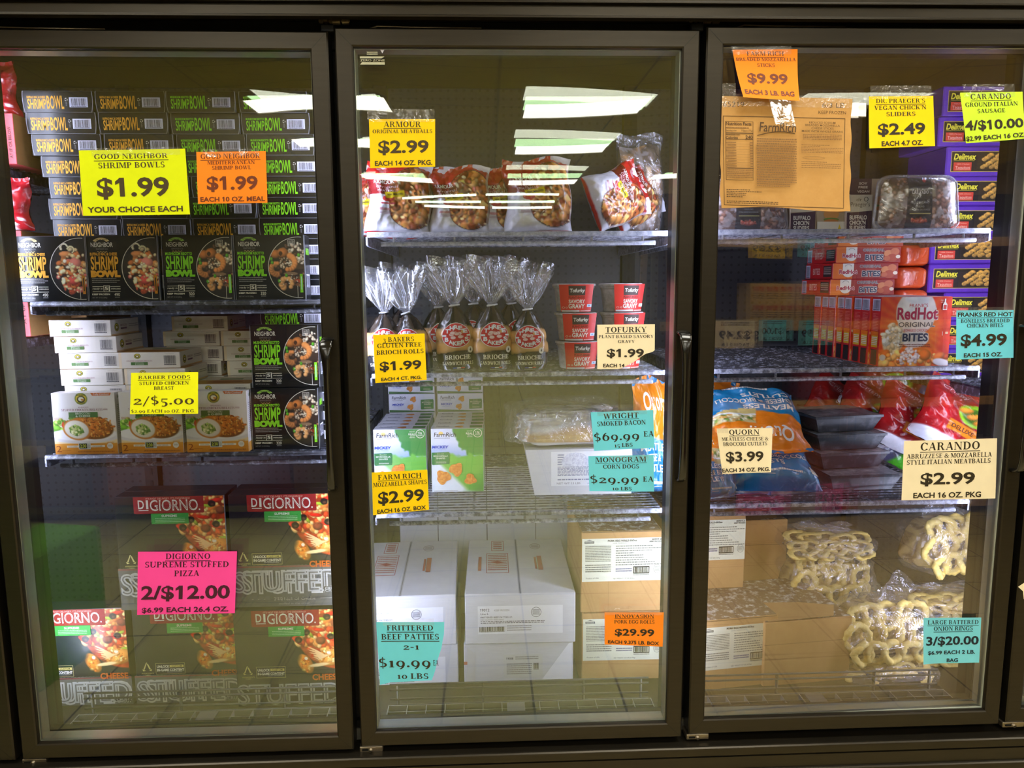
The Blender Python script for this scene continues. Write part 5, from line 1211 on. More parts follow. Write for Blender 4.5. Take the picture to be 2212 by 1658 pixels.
def nugget(pr, cx, cy, s, asp):
    pts = []
    for i in range(28):
        t = 2 * math.pi * i / 28; r = s * (1 + .16 * math.sin(3 * t + cx * 9) + .08 * math.sin(5 * t)); pts.append((cx + r * math.cos(t) / asp, cy + r * math.sin(t)))
    pr.poly(pts, NUG)
def make_farm_up():
    b = MB(); b.box(-FRW / 2, FRW / 2, 0, FRT, 0, FRH, WBOX, .001); pr = Pr(b, lambda u, v, n: (-FRW / 2 + u * FRW, -n, FRH - v * FRH))
    pr.art(.005, .995, .003, .997, art_meadow(), ART)
    pr.ell(.19, .075, .045, .03, ink((240, 206, 120)), 16); pr.text('FarmRich', .06, .47, .06, .125, ink((30, 30, 44)), .012, .1); pr.rect(.06, .145, .36, .15, BLACKI)
    for v, u0, u1 in ((.035, .69, .79), (.065, .67, .80), (.10, .70, .79), (.125, .69, .79)): pr.text('REAL' if v == .065 else 'MADE WITH', u0, u1, v, v + (.028 if v == .065 else .012), PALE, .02)
    pr.ring(.89, .075, .085, .068, .012, .01, PALE, n=30); pr.text('13g', .855, .925, .045, .07, PALE, .03); pr.greek(.84, .94, .085, .115, 2, PALE, .5)
    pr.text('MICKEY', .02, .32, .265, .305, BLUEM, .045, .12); pr.text('AND FRIENDS', .045, .28, .322, .337, ink((140, 156, 214)), .01); farm_label(pr, .01, .35, .365, .565)
    nugget(pr, .22, .76, .105, .8); nugget(pr, .47, .64, .10, .8); nugget(pr, .74, .80, .085, .8); pr.greek(.04, .5, .972, .986, 1, GREY, .6)
    tp = Pr(b, lambda u, v, n: (-FRW / 2 + u * FRW, FRT - v * FRT, FRH + n)); tp.rect(.01, .04, .99, .96, WBOX); tp.text('FarmRich', .1, .34, .15, .5, ink((90, 90, 110)), .01); nugget(tp, .54, .5, .25, 3); tp.rect(.74, .15, .98, .85, FGRN)
    return b.build('mozzarella_box')
def make_farm_flat():
    h = .0556; b = MB(); b.box(-FRW / 2, FRW / 2, 0, .165, 0, h, WBOX, .001); pr = Pr(b, lambda u, v, n: (-FRW / 2 + u * FRW, -n, h - v * h))
    pr.text('FarmRich', .07, .37, .13, .29, ink((30, 30, 44)), .012, .1); pr.rect(.07, .35, .30, .365, BLACKI); pr.text('MICKEY', .08, .32, .53, .63, BLUEM, .045, .12); pr.text('AND FRIENDS', .1, .28, .67, .71, ink((140, 156, 214)), .01)
    nugget(pr, .53, .30, .15, 2.4); nugget(pr, .47, .72, .155, 2.4); farm_label(pr, .69, .97, .30, .86); pr.poly([(.01, .86), (.99, .95), (.99, .995), (.01, .995)], ink((70, 110, 60))); pr.rect(.0, .0, .012, 1, ink((200, 200, 214)))
    return b.build('mozzarella_box')
FRU = Kind(make_farm_up, 'boxed snack', 'mozzarella snack boxes'); FRF = Kind(make_farm_flat, 'boxed snack', 'mozzarella snack boxes')
zf = C3 + TOP
for j in range(5):
    for c in range(2):
        FRU.put((.842, .994)[c] + (.0, .002, .004, .004, .004)[j], .33 + j * (FRT + .0012), zf, f'upright mozzarella snack box, {ORD[j]} from the glass in the row {("behind the golden mozzarella sign", "in full view")[c]}')
for i in range(6):
    for c in range(2): FRF.put((.852, .998)[c] - i * .001, .615, zf + i * .0562, f'flat mozzarella snack box, {ORD[5 - i]} layer down in the rear stack {("behind the golden sign", "nearer the white bacon carton")[c]}')

# ------------------------------------------------------------------ bacon and corn dog cartons, blue bag at the shelf's end
WCART = mat('white_corrugated', (208, 208, 214), .7, 0, .25, .04, 26, stretch=(1, 1, 8)); PAPERW = ink((236, 236, 240)); BLU_I = ink((126, 132, 162))
r = empty('white_tray_carton', (1.325, .285, zf), 0, 'open white carton holding clear bags, behind the turquoise bacon sign', 'carton'); b = MB()
for p in ([(-.128, 0), (.128, 0), (.143, .122), (-.152, .122)],):
    V = [(x, 0, z) for x, z in p] + [(x, .24, z) for x, z in p]
    b.add(V, [(0, 1, 2, 3), (4, 5, 6, 7), (0, 1, 5, 4), (1, 2, 6, 5), (0, 3, 7, 4)], WCART); b.add([(-.150, .004, .119), (.141, .004, .119), (.141, .236, .119), (-.150, .236, .119)], [(0, 1, 2, 3)], WCART)
b.build('carton_body', r); b = MB(); pr = Pr(b, lambda u, v, n: (-.085 + u * .215, -.0004 - n, .116 - v * .092))
pr.rect(0, 0, 1, 1, PAPERW); pr.greek(.08, .16, .08, .42, 5, BLU_I, .5, seed=4); pr.ell(.30, .30, .17, .27, two_tone('frost_patch', (196, 198, 214), (232, 234, 244), 120, .4, .6, .7), 20); pr.greek(.08, .92, .44, .72, 8, BLU_I, .5, seed=6); pr.greek(.08, .9, .80, .84, 1, BLU_I, .8); pr.text('NET WT 13 LBS', .07, .36, .90, .955, GREY, .01); pr.text('FOR INSTITUTIONAL USE ONLY', .45, .93, .92, .955, BLU_I, .01)
b.build('shipping_label', r)
def lump(w, d, h, seed, fn_col, m, nu=40, nv=40, pw=.55, amp=.012):
    N = vnoise(64, 64, 6, 6, seed); N2 = vnoise(64, 64, 16, 10, seed + 3); b = MB(); V = []; Cc = []
    for j in range(nv + 1):
        t = j / nv; ph = -math.pi / 2 + math.pi * t
        for i in range(nu + 1):
            a = 2 * math.pi * i / nu; sg = lambda x, e: math.copysign(abs(x) ** e, x)
            cx, cy, cz = sg(math.cos(ph), pw) * sg(math.cos(a), pw), sg(math.cos(ph), pw) * sg(math.sin(a), pw), sg(math.sin(ph), pw)
            k = N[int(t * 63), int((i % nu) / nu * 63)]; k2 = N2[int(t * 63), int((i % nu) / nu * 63)]; f = 1 + (k - .5) * amp * 14
            V.append((cx * w / 2 * f, cy * d / 2 * f, max(0, h / 2 + cz * h / 2 * f))); Cc.append(lin(tuple(min(255, max(0, x)) for x in fn_col(t, i / nu, k, k2))))
    F = [(j * (nu + 1) + i, j * (nu + 1) + i + 1, (j + 1) * (nu + 1) + i + 1, (j + 1) * (nu + 1) + i) for j in range(nv) for i in range(nu)]
    b.add(V, F, m, True, Cc); return b
def col_bacon(t, u, k, k2):
    if .36 < t < .62 and k2 > .5: return (176 + 90 * (k2 - .5), 134 + 90 * (k2 - .5), 100 + 60 * (k - .5))
    if k2 < .40: return (142, 136, 144)
    return (190 + 90 * (k - .5), 188 + 90 * (k - .5), 200 + 90 * (k - .5)) if k > .42 else (120, 112, 116)
r = empty('bacon_bag', (1.285, .405, zf + .123), 0, 'frosty clear plastic bag of meat slabs lying on the white carton', 'frozen food bag')
lump(.275, .22, .094, 31, col_bacon, ART_BAG, amp=.018, pw=.45).build('contents', r); lump(.30, .245, .110, 33, lambda *a: (255, 255, 255), FILM, amp=.03, pw=.42).build('film', r)
def art_quorn(flip=False):
    c = Canvas(70, 70, 1.0, (20, 122, 172)); U, V = c.U, c.V; n = vnoise(70, 70, 5, 5, 6)
    c.mix(np.clip((.42 - V + .10 * np.sin(U * 3.4)) / .015, 0, 1), (232, 128, 18)); c.mix(((V > .30 + .06 * np.sin(U * 3.4)) & (V < .47 + .08 * np.sin(U * 3.2)) & (U > .5)) * 1.0, (196, 176, 110)); m = (V > .33) & (V < .46) & (U > .5)
    k = Canvas(70, 70, 1, (206, 190, 130)); k.bits(60, .75, .40, .25, .08, .01, .03, [(110, 140, 60), (232, 222, 180), (196, 150, 80)], 3); c.a = np.where(m[..., None], k.a, c.a)
    c.mix(((V > .455) & (V < .475)) * (U > .5) * 1.0, (226, 230, 234)); c.mix(np.clip((V - .93) / .02, 0, 1), (12, 96, 150)); c.noise(5, 5, .12, 9); return c
def make_quorn():
    b, fn = bag_mesh(art_quorn(), .235, .215, .085, 12, .05, (20, 110, 160)); pr = Pr(b, fn, 5e-4)
    pr.text('Quorn', .14, .56, .13, .27, ink((238, 232, 226)), .02); pr.text('MEATLESS', .10, .62, .545, .605, PALE, .02); pr.text('CHEESE & BROCCOLI', .10, .88, .635, .695, PALE, .02); pr.text('CUTLETS', .12, .60, .725, .785, PALE, .02)
    pr.greek(.3, .75, .865, .895, 1, PALE, .8); pr.rect(.3, .91, .7, .914, PALE); pr.rect(.85, .80, .94, .90, PALE); pr.greek(.86, .93, .815, .885, 3, GREY, .5)
    return b.build('cutlet_bag')
QRN = Kind(make_quorn, 'frozen food bag', 'blue and orange cutlet bags')
o = QRN.put(1.523, .30, zf, 'blue and orange cutlet bag squeezed at the shelf end behind the bacon sign', .15, .0, .0); o.scale = (.62, 1, 1.42)

# ------------------------------------------------------------------ bottom of the middle bay: white beef patty cartons and pork egg roll cartons
RDP = ink((176, 78, 74)); STAMP = ink((70, 70, 78)); LBL = ink((232, 232, 238))
def stamp(pr, cx, cy, rx, ry, m): pr.ring(cx, cy, rx, ry, rx * .08, ry * .08, m, n=30); pr.greek(cx - rx * .7, cx + rx * .7, cy - ry * .55, cy + ry * .6, 6, m, .45, seed=12)
def make_patty(torn=False):
    w, d, h = .298, .42, .142; r = empty('beef_patty_carton'); b = MB(); b.box(-w / 2, w / 2, 0, d, 0, h, WCART, .002)
    tp = Pr(b, lambda u, v, n: (-w / 2 + u * w, d - v * d, h + n))
    tp.rect(.487, .0, .513, 1, ink((176, 176, 178))); tp.rect(.497, .0, .503, 1, ink((110, 108, 106)))
    for u0, v0, u1, v1 in ((.24, .03, .37, .24), ): tp.box(u0, v0, u1, v1, .006, .008, RDP); tp.greek(u0 + .02, u1 - .02, v0 + .03, v1 - .02, 4, RDP, .6, seed=3)
    tp.box(.19, .29, .41, .66, .006, .008, RDP); tp.greek(.205, .395, .32, .63, 9, RDP, .45, seed=5); tp.poly([(.22, .46), (.30, .44), (.38, .47), (.30, .49)], RDP); tp.rect(.11, .36, .14, .62, RDP); stamp(tp, .70, .16, .055, .06, ink((140, 120, 110))); tp.rect(.70, .36, .745, .62, RDP); tp.rect(.67, .38, .69, .6, RDP)
    b.build('carton_body', r); b = MB(); pr = Pr(b, lambda u, v, n: (-w / 2 + u * w, -.0003 - n, h - v * h))
    if not torn:
        pr.rect(.115, .24, .885, .80, LBL); pr.text('19012', .14, .22, .295, .345, STAMP, .01); pr.text('KEEP FROZEN', .265, .40, .31, .345, GREY, .01); pr.text('Line 6', .14, .21, .375, .415, STAMP, .005); pr.text('FRITTERED BEEF PATTIES 2/1', .14, .425, .45, .48, STAMP, .01); pr.text('FOR COUNTRY FRIED STEAK', .14, .35, .50, .525, GREY, .01)
        pr.greek(.14, .72, .54, .60, 2, STAMP, .45, seed=7); pr.barcode(.12, .365, .64, .76, BLACKI, None, 9, .03); pr.greek(.38, .6, .63, .76, 3, GREY, .4, .6, seed=8); stamp(pr, .643, .37, .046, .10, STAMP)
    else:
        pr.rect(.36, .24, .72, .72, ink((206, 206, 206))); pr.text('19008', .39, .45, .30, .34, STAMP, .02); pr.greek(.47, .68, .28, .36, 2, GREY, .5); pr.greek(.39, .62, .42, .66, 6, GREY, .5, seed=13); pr.barcode(.63, .69, .4, .56, BLACKI, None, 3); pr.poly([(.70, .80), (.96, .03), (.99, .02), (.99, .98), (.45, .98)], ink((238, 238, 244))); pr.poly([(.03, .06), (.10, .2), (.10, .95), (.02, .95)], ink((206, 204, 204))); pr.rect(.0, .36, .03, .42, RDP)
    b.build('shipping_label', r)
    return r
PAT = Kind(make_patty, 'carton', 'white beef patty cartons'); PATT = Kind(lambda: make_patty(True), 'carton', 'white beef patty cartons')
PAT.put(.838, .292, DK, 'white beef patty carton at the bottom, under another, behind the turquoise torn sign', .012); PAT.put(.835, .288, DK + .143, 'white beef patty carton lying on top, behind the turquoise torn sign', .022)
PATT.put(1.152, .294, DK, 'white beef patty carton with ripped front label, under the carton marked 19012', -.006); PAT.put(1.157, .288, DK + .143, 'white beef patty carton marked 19012, on top beside the brown cartons', -.012)
KRAFTC = two_tone('kraft_board', (176, 132, 78), (190, 148, 92), 9, .35, .65, .8); FROSTTOP = two_tone('frosted_kraft', (128, 98, 66), (214, 208, 204), 55, .5, .66, .8, .5, 8); CREAML = mat('cream_label', (222, 222, 196), .6, 0, .3, .03, 20)
def make_egg():
    w, d, h = .22, .30, .226; r = empty('egg_roll_carton'); b = MB(); b.box(-w / 2, w / 2, 0, d, 0, h, KRAFTC, .002)
    b.add([(-w / 2 + .003, .003, h + .0004), (w / 2 - .003, .003, h + .0004), (w / 2 - .003, d, h + .0004), (-w / 2 + .003, d, h + .0004)], [(0, 1, 2, 3)], FROSTTOP); pr0 = Pr(b, lambda u, v, n: (-w / 2 + u * w, -n, h - v * h)); pr0.rect(.02, .004, .98, .012, ink((96, 66, 36))); pr0.rect(.34, .50, .345, 1, ink((160, 118, 68)))
    b.build('carton_body', r); b = MB(); pr = Pr(b, lambda u, v, n: (-w / 2 + u * w, -.0003 - n, h - v * h))
    pr.rect(.015, .085, 1.0, .615, CREAML); k = lambda a: a * .985 + .015; vv = lambda a: .085 + .53 * a; T = ink((122, 124, 112))
    pr.poly([(k(.03), vv(.06)), (k(.15), vv(.06)), (k(.15), vv(.11)), (k(.03), vv(.11))], STAMP); pr.poly([(k(.05), vv(.04)), (k(.09), vv(.02)), (k(.13), vv(.04))], STAMP); pr.text('INNOVASION', k(.04), k(.14), vv(.07), vv(.10), ink((190, 196, 180)), .02)
    pr.text('PORK EGG ROLLS-50/3oz', k(.32), k(.68), vv(.035), vv(.075), BLACKI, .03); pr.text('COOK THOROUGHLY', k(.38), k(.58), vv(.10), vv(.125), T, .0); pr.text('60012', k(.87), k(.985), vv(.02), vv(.055), BLACKI, .03); pr.text('KEEP FROZEN', k(.84), k(.99), vv(.075), vv(.105), BLACKI, .03)
    pr.greek(k(.04), k(.36), vv(.17), vv(.55), 10, T, .45, seed=4); pr.greek(k(.04), k(.36), vv(.60), vv(.80), 4, T, .45, seed=5); pr.text('Product of USA', k(.05), k(.21), vv(.90), vv(.935), T, .01); pr.greek(k(.42), k(.99), vv(.17), vv(.66), 9, T, .35, .5, seed=6)
    pr.greek(k(.42), k(.62), vv(.70), vv(.80), 2, ink((90, 90, 130)), .5); pr.box(k(.64), vv(.66), k(.84), vv(.83), .008, .012, BLACKI); pr.barcode(k(.65), k(.83), vv(.66), vv(.83), BLACKI, None, 5, .04); pr.greek(k(.64), k(.84), vv(.85), vv(.87), 1, T, .9); stamp(pr, k(.935), vv(.72), .045, .055, T); pr.text('NET WEIGHT 9.37 LBS (4.25kg)', k(.39), k(.66), vv(.92), vv(.95), T, .01)
    b.build('shipping_label', r)
    return r
EGG = Kind(make_egg, 'carton', 'brown pork egg roll cartons')
EGG.put(1.434, .288, DK, 'brown pork egg roll carton at the bottom, half behind the small orange sign', -.01); EGG.put(1.430, .288, DK + .2268, 'brown pork egg roll carton on top, frost on its lid, above the small orange sign', .008)
# ------------------------------------------------------------------ right door, upper shelf
def rsq(u, v, e=.16):
    """square to rounded square"""
    a, c = 2 * u - 1, 2 * v - 1; k = max(0, abs(a) - (1 - e)) / e; m = max(0, abs(c) - (1 - e)) / e
    if k > 0 and m > 0:
        q = math.hypot(k, m)
        if q > 1e-6: f = max(k, m) / q; a = math.copysign(1 - e + e * k * f, a); c = math.copysign(1 - e + e * m * f, c)
    return a, c
def art_sausage():
    c = Canvas(92, 60, 1.6, (120, 96, 82)); c.bits(240, .5, .5, .85, .5, .025, .06, [(150, 112, 92), (170, 132, 110), (120, 84, 66), (184, 160, 148), (138, 98, 78)], 41, .8); c.mix((vnoise(92, 60, 12, 8, 5) > .6) * .5, (206, 202, 206))
    c.rect(.33, .0, .67, 1, (62, 58, 54)); c.noise(20, 14, .16, 8); c.rect(.30, .16, .345, .38, (140, 128, 104)); c.rect(.66, .16, .705, .38, (150, 138, 108)); c.ell(.50, .86, .13, .06, (196, 104, 84), 0, .5); c.bits(22, .5, .85, .1, .05, .012, .03, [(226, 140, 116), (170, 80, 60)], 6)
    c.ell(.57, .05, .04, .05, (206, 70, 56), .7, .2); return c
TRAYFILM = film_mat('tray_film', (225, 228, 240), .05, .10, 9, .35)
def make_saustray():
    w, h, d = .20, .128, .052; r = empty('sausage_tray'); b = MB()
    TR_ = film_mat('clear_tray', (206, 206, 210), .28, .16, 16, .5)
    sh = lambda a, c: (a * w / 2 * (1 - .06 * c), h / 2 + c * h / 2)
    def back(u, v):
        a, c = rsq(u, v, .3); x, z = sh(a, c); k = (1 - max(abs(a), abs(c)) ** 4); return (x, d * (.25 + .75 * min(1, k * 1.6)), z)
    b.grid(24, 18, back, TR_); b.tube([(lambda q: (q[0], .012, q[1]))(sh(*rsq(*p, .3))) for p in [(i / 12, 0) for i in range(12)] + [(1, i / 8) for i in range(8)] + [(1 - i / 12, 1) for i in range(12)] + [(0, 1 - i / 8) for i in range(8)]], .0035, TR_, 6, closed=True); b.build('tray', r)
    b = MB(); cv = art_sausage(); L = np.clip(cv.a, 0, 1); L = np.where(L <= .04045, L / 12.92, ((L + .055) / 1.055) ** 2.4).reshape(-1, 3).tolist()
    def face(u, v, n=0):
        a, c = rsq(u, v, .3); x, z = sh(a * .93, -c * .92); return (x, .008 - .010 * (1 - a ** 4) * (1 - c ** 4) - n, z)
    b.grid(91, 59, face, ART_BAG, L); pr = Pr(b, face, 3e-4, 16)
    pr.text('CARANDO', .39, .61, .25, .33, PALE, serif_=True); pr.text('MILD TOSCANO', .38, .62, .475, .52, ink((160, 158, 150)), .0); pr.text('GROUND', .44, .56, .565, .60, ink((160, 158, 150)), .0); pr.text('ITALIAN SAUSAGE', .37, .63, .625, .66, ink((160, 158, 150)), .0); pr.rect(.37, .71, .64, .73, ink((186, 178, 110)))
    b.build('meat_and_label', r); b = MB(); b.grid(30, 20, lambda u, v: face(u, v, .004), TRAYFILM); b.build('film', r)
    return r
STR = Kind(make_saustray, 'meat tray', 'ground sausage trays'); zr = R1 + TOP
STR.put(2.112, .165, zr + .001, 'frosty tray of ground sausage with a dark label, standing beside the purple boxes', .0, -.05); STR.put(1.715, .21, zr + .001, 'frosty meat tray mostly hidden behind the brown cardboard sheet', .05, -.08); STR.put(1.66, .32, zr + .001, 'second frosty meat tray behind the brown cardboard sheet', -.1, -.05)
PURP = ink((70, 44, 60)); CREAMP = ink((206, 200, 176))
def make_slider():
    w, h, t = .142, .128, .04; b = MB(); b.box(-w / 2, w / 2, 0, t, 0, h, mat('slider_board', (178, 158, 132), .45, 0, .4, .12, 20), .001); pr = Pr(b, lambda u, v, n: (-w / 2 + u * w, -n, h - v * h))
    pr.poly([(.0, .0), (.42, 0), (.42, .30), (.06, .30), (0, .26)], PURP); pr.text('SOY', .2, .34, .07, .11, PALE, .02); pr.text('FREE', .19, .35, .14, .18, PALE, .02); pr.text('VEGAN', .17, .38, .22, .26, PALE, .02)
    pr.rect(.0, .30, .44, .62, CREAMP); pr.text('dr', .16, .26, .36, .42, ink((86, 80, 66)), -.004); pr.text("Praeger's", .06, .40, .44, .52, ink((86, 80, 66)), -.004); pr.ring(.33, .385, .04, .045, .012, .012, ink((86, 80, 66)), n=16)
    pr.poly([(-.0, .64), (.44, .60), (.44, .995), (.0, .995)], PURP); pr.text('BUFFALO', .05, .35, .69, .765, PALE, .03); pr.text("CHICK'N", .05, .33, .79, .86, PALE, .03); pr.text('SLIDERS', .05, .33, .885, .955, PALE, .03)
    for cx, cy in ((.62, .42), (.83, .44), (.72, .66)): pr.ell(cx, cy, .14, .10, ink((206, 146, 80)), 20); pr.ell(cx, cy + .10, .14, .035, ink((110, 140, 60)), 16); pr.ell(cx, cy + .14, .135, .05, ink((190, 120, 60)), 16)
    pr.rect(.47, .80, .99, .95, ink((222, 216, 200))); pr.poly([(.84, .94), (.87, .85), (.90, .94)], ink((226, 196, 30)))
    return b.build('slider_box')
SLB = Kind(make_slider, 'boxed food', 'vegan slider boxes')
SLB.put(2.032, .216, zr, 'vegan slider box with a cream and dark panel, tucked behind the sausage tray', 0, -.04); SLB.put(1.895, .225, zr, 'vegan slider box showing below the edge of the brown cardboard sheet', .03, -.04)
PRP = mat('purple_carton', (92, 46, 168), .4, 0, .5, .06, 20, coat=.2); GOLDL = ink((206, 176, 80))
def art_taquito():
    c = Canvas(88, 30, 2.75, (40, 32, 26)); q = random.Random(3); c.ell(.5, .75, .9, .42, (24, 20, 18), 0, .1); c.ell(.5, .70, .85, .36, (60, 46, 30), 0, .1)
    for j in range(4):
        for i in range(9 - j // 2):
            x = .09 + i * .105 + (j % 2) * .06 + q.uniform(-.02, .02); y = .80 - j * .19 + q.uniform(-.04, .04); f = q.uniform(.85, 1.1); c.ell(x + .035, y - .08, .125, .09, (188 * f, 140 * f, 60 * f), .6, .2, .5); c.ell(x, y, .10, .105, (206 * f, 160 * f, 78 * f), 0, .15, .5); c.ell(x, y, .06, .065, (150 * f, 100 * f, 44), 0, .3); c.ell(x, y, .03, .03, (214, 176, 100), 0, .4)
    return c
def make_delimex():
    w, h, d = .30, .0778, .19; b = MB(); b.box(0, w, 0, d, 0, h, PRP, .003); pr = Pr(b, lambda u, v, n: (u * w, -n, h - v * h))
    pr.rect(.045, .16, .97, .86, GOLDL); pr.rect(.05, .18, .965, .84, ink((30, 24, 22))); pr.art(.285, .96, .19, .83, art_taquito(), ART)
    pr.text('Delimex', .07, .265, .25, .44, ink((232, 220, 60)), .03, .2); pr.rect(.07, .47, .26, .49, ink((160, 150, 50))); pr.rect(.07, .54, .235, .82, ink((206, 62, 44))); pr.text('100% Chicken', .10, .215, .575, .62, ink((236, 180, 150)), .0); pr.text('Taquitos', .085, .22, .665, .76, ink((240, 206, 180)), .0); pr.greek(.09, .22, .78, .80, 1, ink((236, 160, 130)), .8)
    return b.build('taquito_box')
DLX = Kind(make_delimex, 'boxed food', 'purple taquito boxes')
for i, sh in enumerate((.055, .085, .082, .0, .0, .052, .065, .045, .0, .012)):
    DLX.put(2.300 + sh * .6, .42, .79 + TOP + i * .0785, f'purple taquito box, {ORD[9 - i]} layer down in the stack past the end of the shelves', rz=.01 * (-1) ** i)
ORP = two_tone('orange_bag', (206, 74, 26), (226, 110, 50), 18, .4, .65, .35)
def make_orange():
    b = lump(.094, .16, .062, 44, lambda t, u, k, k2: (206 + 60 * (k - .5), 84 + 40 * (k - .5), 36), ART_BAG, 28, 20, .4, .004); b.mats = [ART_BAG]; return b.build('orange_packet')
ORG = Kind(make_orange, 'food packet', 'orange food packets')
for i in range(5): ORG.put(2.262, .50, R2 + TOP + i * .0618, f'orange food packet, {ORD[4 - i]} layer down between the red boxes and the purple boxes', rz=.06 * (-1) ** i)

# ------------------------------------------------------------------ red chicken bites boxes
RHW, RHH, RHT = .1765, .1705, .0425
REDB = mat('red_orange_carton', (206, 30, 34), .35, 0, .5, .05, 20, coat=.2); NAVY = ink((54, 56, 78)); MAR = ink((170, 20, 60))
def art_redhot():
    c = Canvas(96, 92, 1.03, (222, 62, 20)); U, V = c.U, c.V; a = np.arctan2(V - .45, (U - .5)); c.mix(np.clip(.5 + .5 * np.sin(a * 26), 0, 1) * .55, (236, 120, 24)); c.mix(np.clip(1 - np.hypot(U - .5, V - .5) / .5, 0, 1), (240, 150, 40)); c.mix(np.clip((U - .80) / .1, 0, 1) * .6, (206, 40, 20))
    c.ell(.5, .22, .30, .34, (232, 222, 214), 0, .05); c.mix((np.abs(U - .5) < .17) * (V < .3) * 1.0, (226, 228, 230)); c.ell(.5, .60, .22, .14, (236, 226, 216), 0, .1); c.ell(.33, .13, .12, .09, (236, 232, 226), 0, .3); c.noise(10, 10, .12, 3)
    c.ell(.2, .62, .17, .24, (226, 206, 170), .2, .15); c.bits(70, .18, .62, .14, .22, .015, .04, [(244, 236, 220), (214, 186, 140), (236, 220, 190)], 12)
    c.bits(60, .45, .9, .55, .11, .03, .07, [(206, 96, 36), (226, 130, 60), (176, 70, 24), (232, 170, 100)], 15, .7); c.ell(.66, .84, .10, .09, (196, 92, 34), .2, .2, .9); c.ell(.86, .86, .10, .06, (214, 110, 44), -.4, .2, .7); c.bits(50, .42, .86, .16, .12, .012, .03, [(238, 232, 236), (214, 206, 216)], 9); c.ell(.90, .95, .14, .06, (232, 222, 220), .2, .2)
    return c
def make_bites_up():
    b = MB(); b.box(-RHW / 2, RHW / 2, 0, RHT, 0, RHH, REDB, .001); pr = Pr(b, lambda u, v, n: (-RHW / 2 + u * RHW, -n, RHH - v * RHH)); pr.art(.004, .996, .003, .997, art_redhot(), ART)
    pr.text("FRANK'S", .40, .66, .10, .15, ink((196, 40, 40)), .0); pr.text('RedHot', .24, .80, .16, .32, PALE, .07); pr.text('RedHot', .24, .80, .16, .32, MAR, .03)
    pr.text('ORIGINAL', .26, .77, .365, .43, PALE, .06); pr.text('ORIGINAL', .26, .77, .365, .43, NAVY, .012); pr.text('BONELESS CHICKEN', .34, .68, .46, .50, ink((206, 50, 40)), .0); pr.text('BITES', .33, .68, .53, .635, PALE, .08); pr.text('BITES', .33, .68, .53, .635, NAVY, .035); pr.greek(.28, .72, .68, .73, 2, ink((120, 50, 30)), .5)
    pr.poly([(.865, .19), (.865, .11), (.885, .08), (.885, .03), (.905, .03), (.905, .08), (.925, .11), (.925, .19)], PALE); pr.poly([(.873, .18), (.873, .12), (.917, .12), (.917, .18)], ink((200, 60, 40))); pr.text('MADE', .83, .875, .045, .06, PALE, .0); pr.text('WITH', .83, .875, .075, .09, PALE, .0); pr.ring(.055, .87, .045, .045, .008, .008, PALE, n=24); pr.ell(.055, .87, .034, .034, ink((206, 206, 206)), 18); pr.rect(.88, .5, .886, .56, PALE); pr.ell(.883, .57, .012, .012, ink((206, 80, 20)), 12); pr.rect(.92, .505, .96, .535, ink((222, 190, 150)))
    sd = Pr(b, lambda u, v, n: (-RHW / 2 - n, RHT - u * RHT, RHH - v * RHH)); sd.barcode(.08, .92, .03, .20, BARK, ink((214, 214, 232)), 4); sd.greek(.2, .8, .24, .50, 12, ink((236, 150, 140)), .3, .7, seed=5); sd.rect(.10, .50, .90, .56, ink((236, 120, 30))); sd.rect(.15, .56, .85, .73, ink((226, 176, 40))); sd.greek(.2, .8, .58, .71, 5, PALE, .5, seed=6); sd.rect(.18, .76, .82, .985, ink((40, 34, 36)))
    tp = Pr(b, lambda u, v, n: (-RHW / 2 + u * RHW, RHT - v * RHT, RHH + n)); tp.rect(.005, .02, .995, .98, two_tone('frosted_red', (150, 60, 50), (214, 208, 210), 50, .4, .6, .7))
    return b.build('chicken_bites_box')
def make_bites_flat():
    h = RHT - .0006; d = RHH; b = MB(); b.box(-RHW / 2, RHW / 2, 0, d, 0, h, REDB, .001); pr = Pr(b, lambda u, v, n: (-RHW / 2 + u * RHW, -n, h - v * h))
    pr.rect(.005, .02, .30, .98, ink((214, 110, 36))); pr.rect(.30, .02, .995, .98, ink((150, 44, 34))); pr.rect(.15, .02, .32, .6, PALE); pr.ell(.235, .58, .085, .30, PALE, 20); pr.ring(.235, .2, .05, .12, .006, .02, NAVY, 180, 360, 14); pr.text('RedHot', .10, .37, .42, .66, PALE, .08); pr.text('RedHot', .10, .37, .42, .66, MAR, .03)
    pr.text('ORIGINAL', .41, .74, .12, .28, PALE, .05); pr.text('ORIGINAL', .41, .74, .12, .28, NAVY, .012); pr.rect(.5, .36, .66, .42, ink((196, 90, 70))); pr.text('BITES', .45, .72, .50, .82, PALE, .08); pr.text('BITES', .45, .72, .50, .82, NAVY, .035)
    for cx, cy, s, m in ((.80, .42, .07, (206, 130, 80)), (.90, .30, .07, (196, 110, 70)), (.86, .70, .08, (170, 70, 40)), (.95, .62, .035, (222, 206, 180)), (.78, .72, .05, (186, 96, 56))): pr.ell(cx, cy, s, s * 3.2, ink(m), 18)
    sd = Pr(b, lambda u, v, n: (-RHW / 2 - n, d - u * d, h - v * h)); sd.barcode(.02, .18, .08, .92, BARK, ink((206, 208, 226)), 4); sd.text('BITES', .3, .55, .3, .7, ink((226, 170, 160)), .02); sd.rect(.68, .15, .96, .85, ink((60, 50, 50))); sd.greek(.7, .94, .25, .75, 4, ink((190, 170, 160)), .4)
    tp = Pr(b, lambda u, v, n: (-RHW / 2 + u * RHW, d - v * d, h + n)); tp.rect(.005, .005, .995, .995, ink((196, 50, 30)))
    return b.build('chicken_bites_box')
RHU = Kind(make_bites_up, 'boxed food', 'red chicken bites boxes'); RHF = Kind(make_bites_flat, 'boxed food', 'red chicken bites boxes'); z2 = R2 + TOP
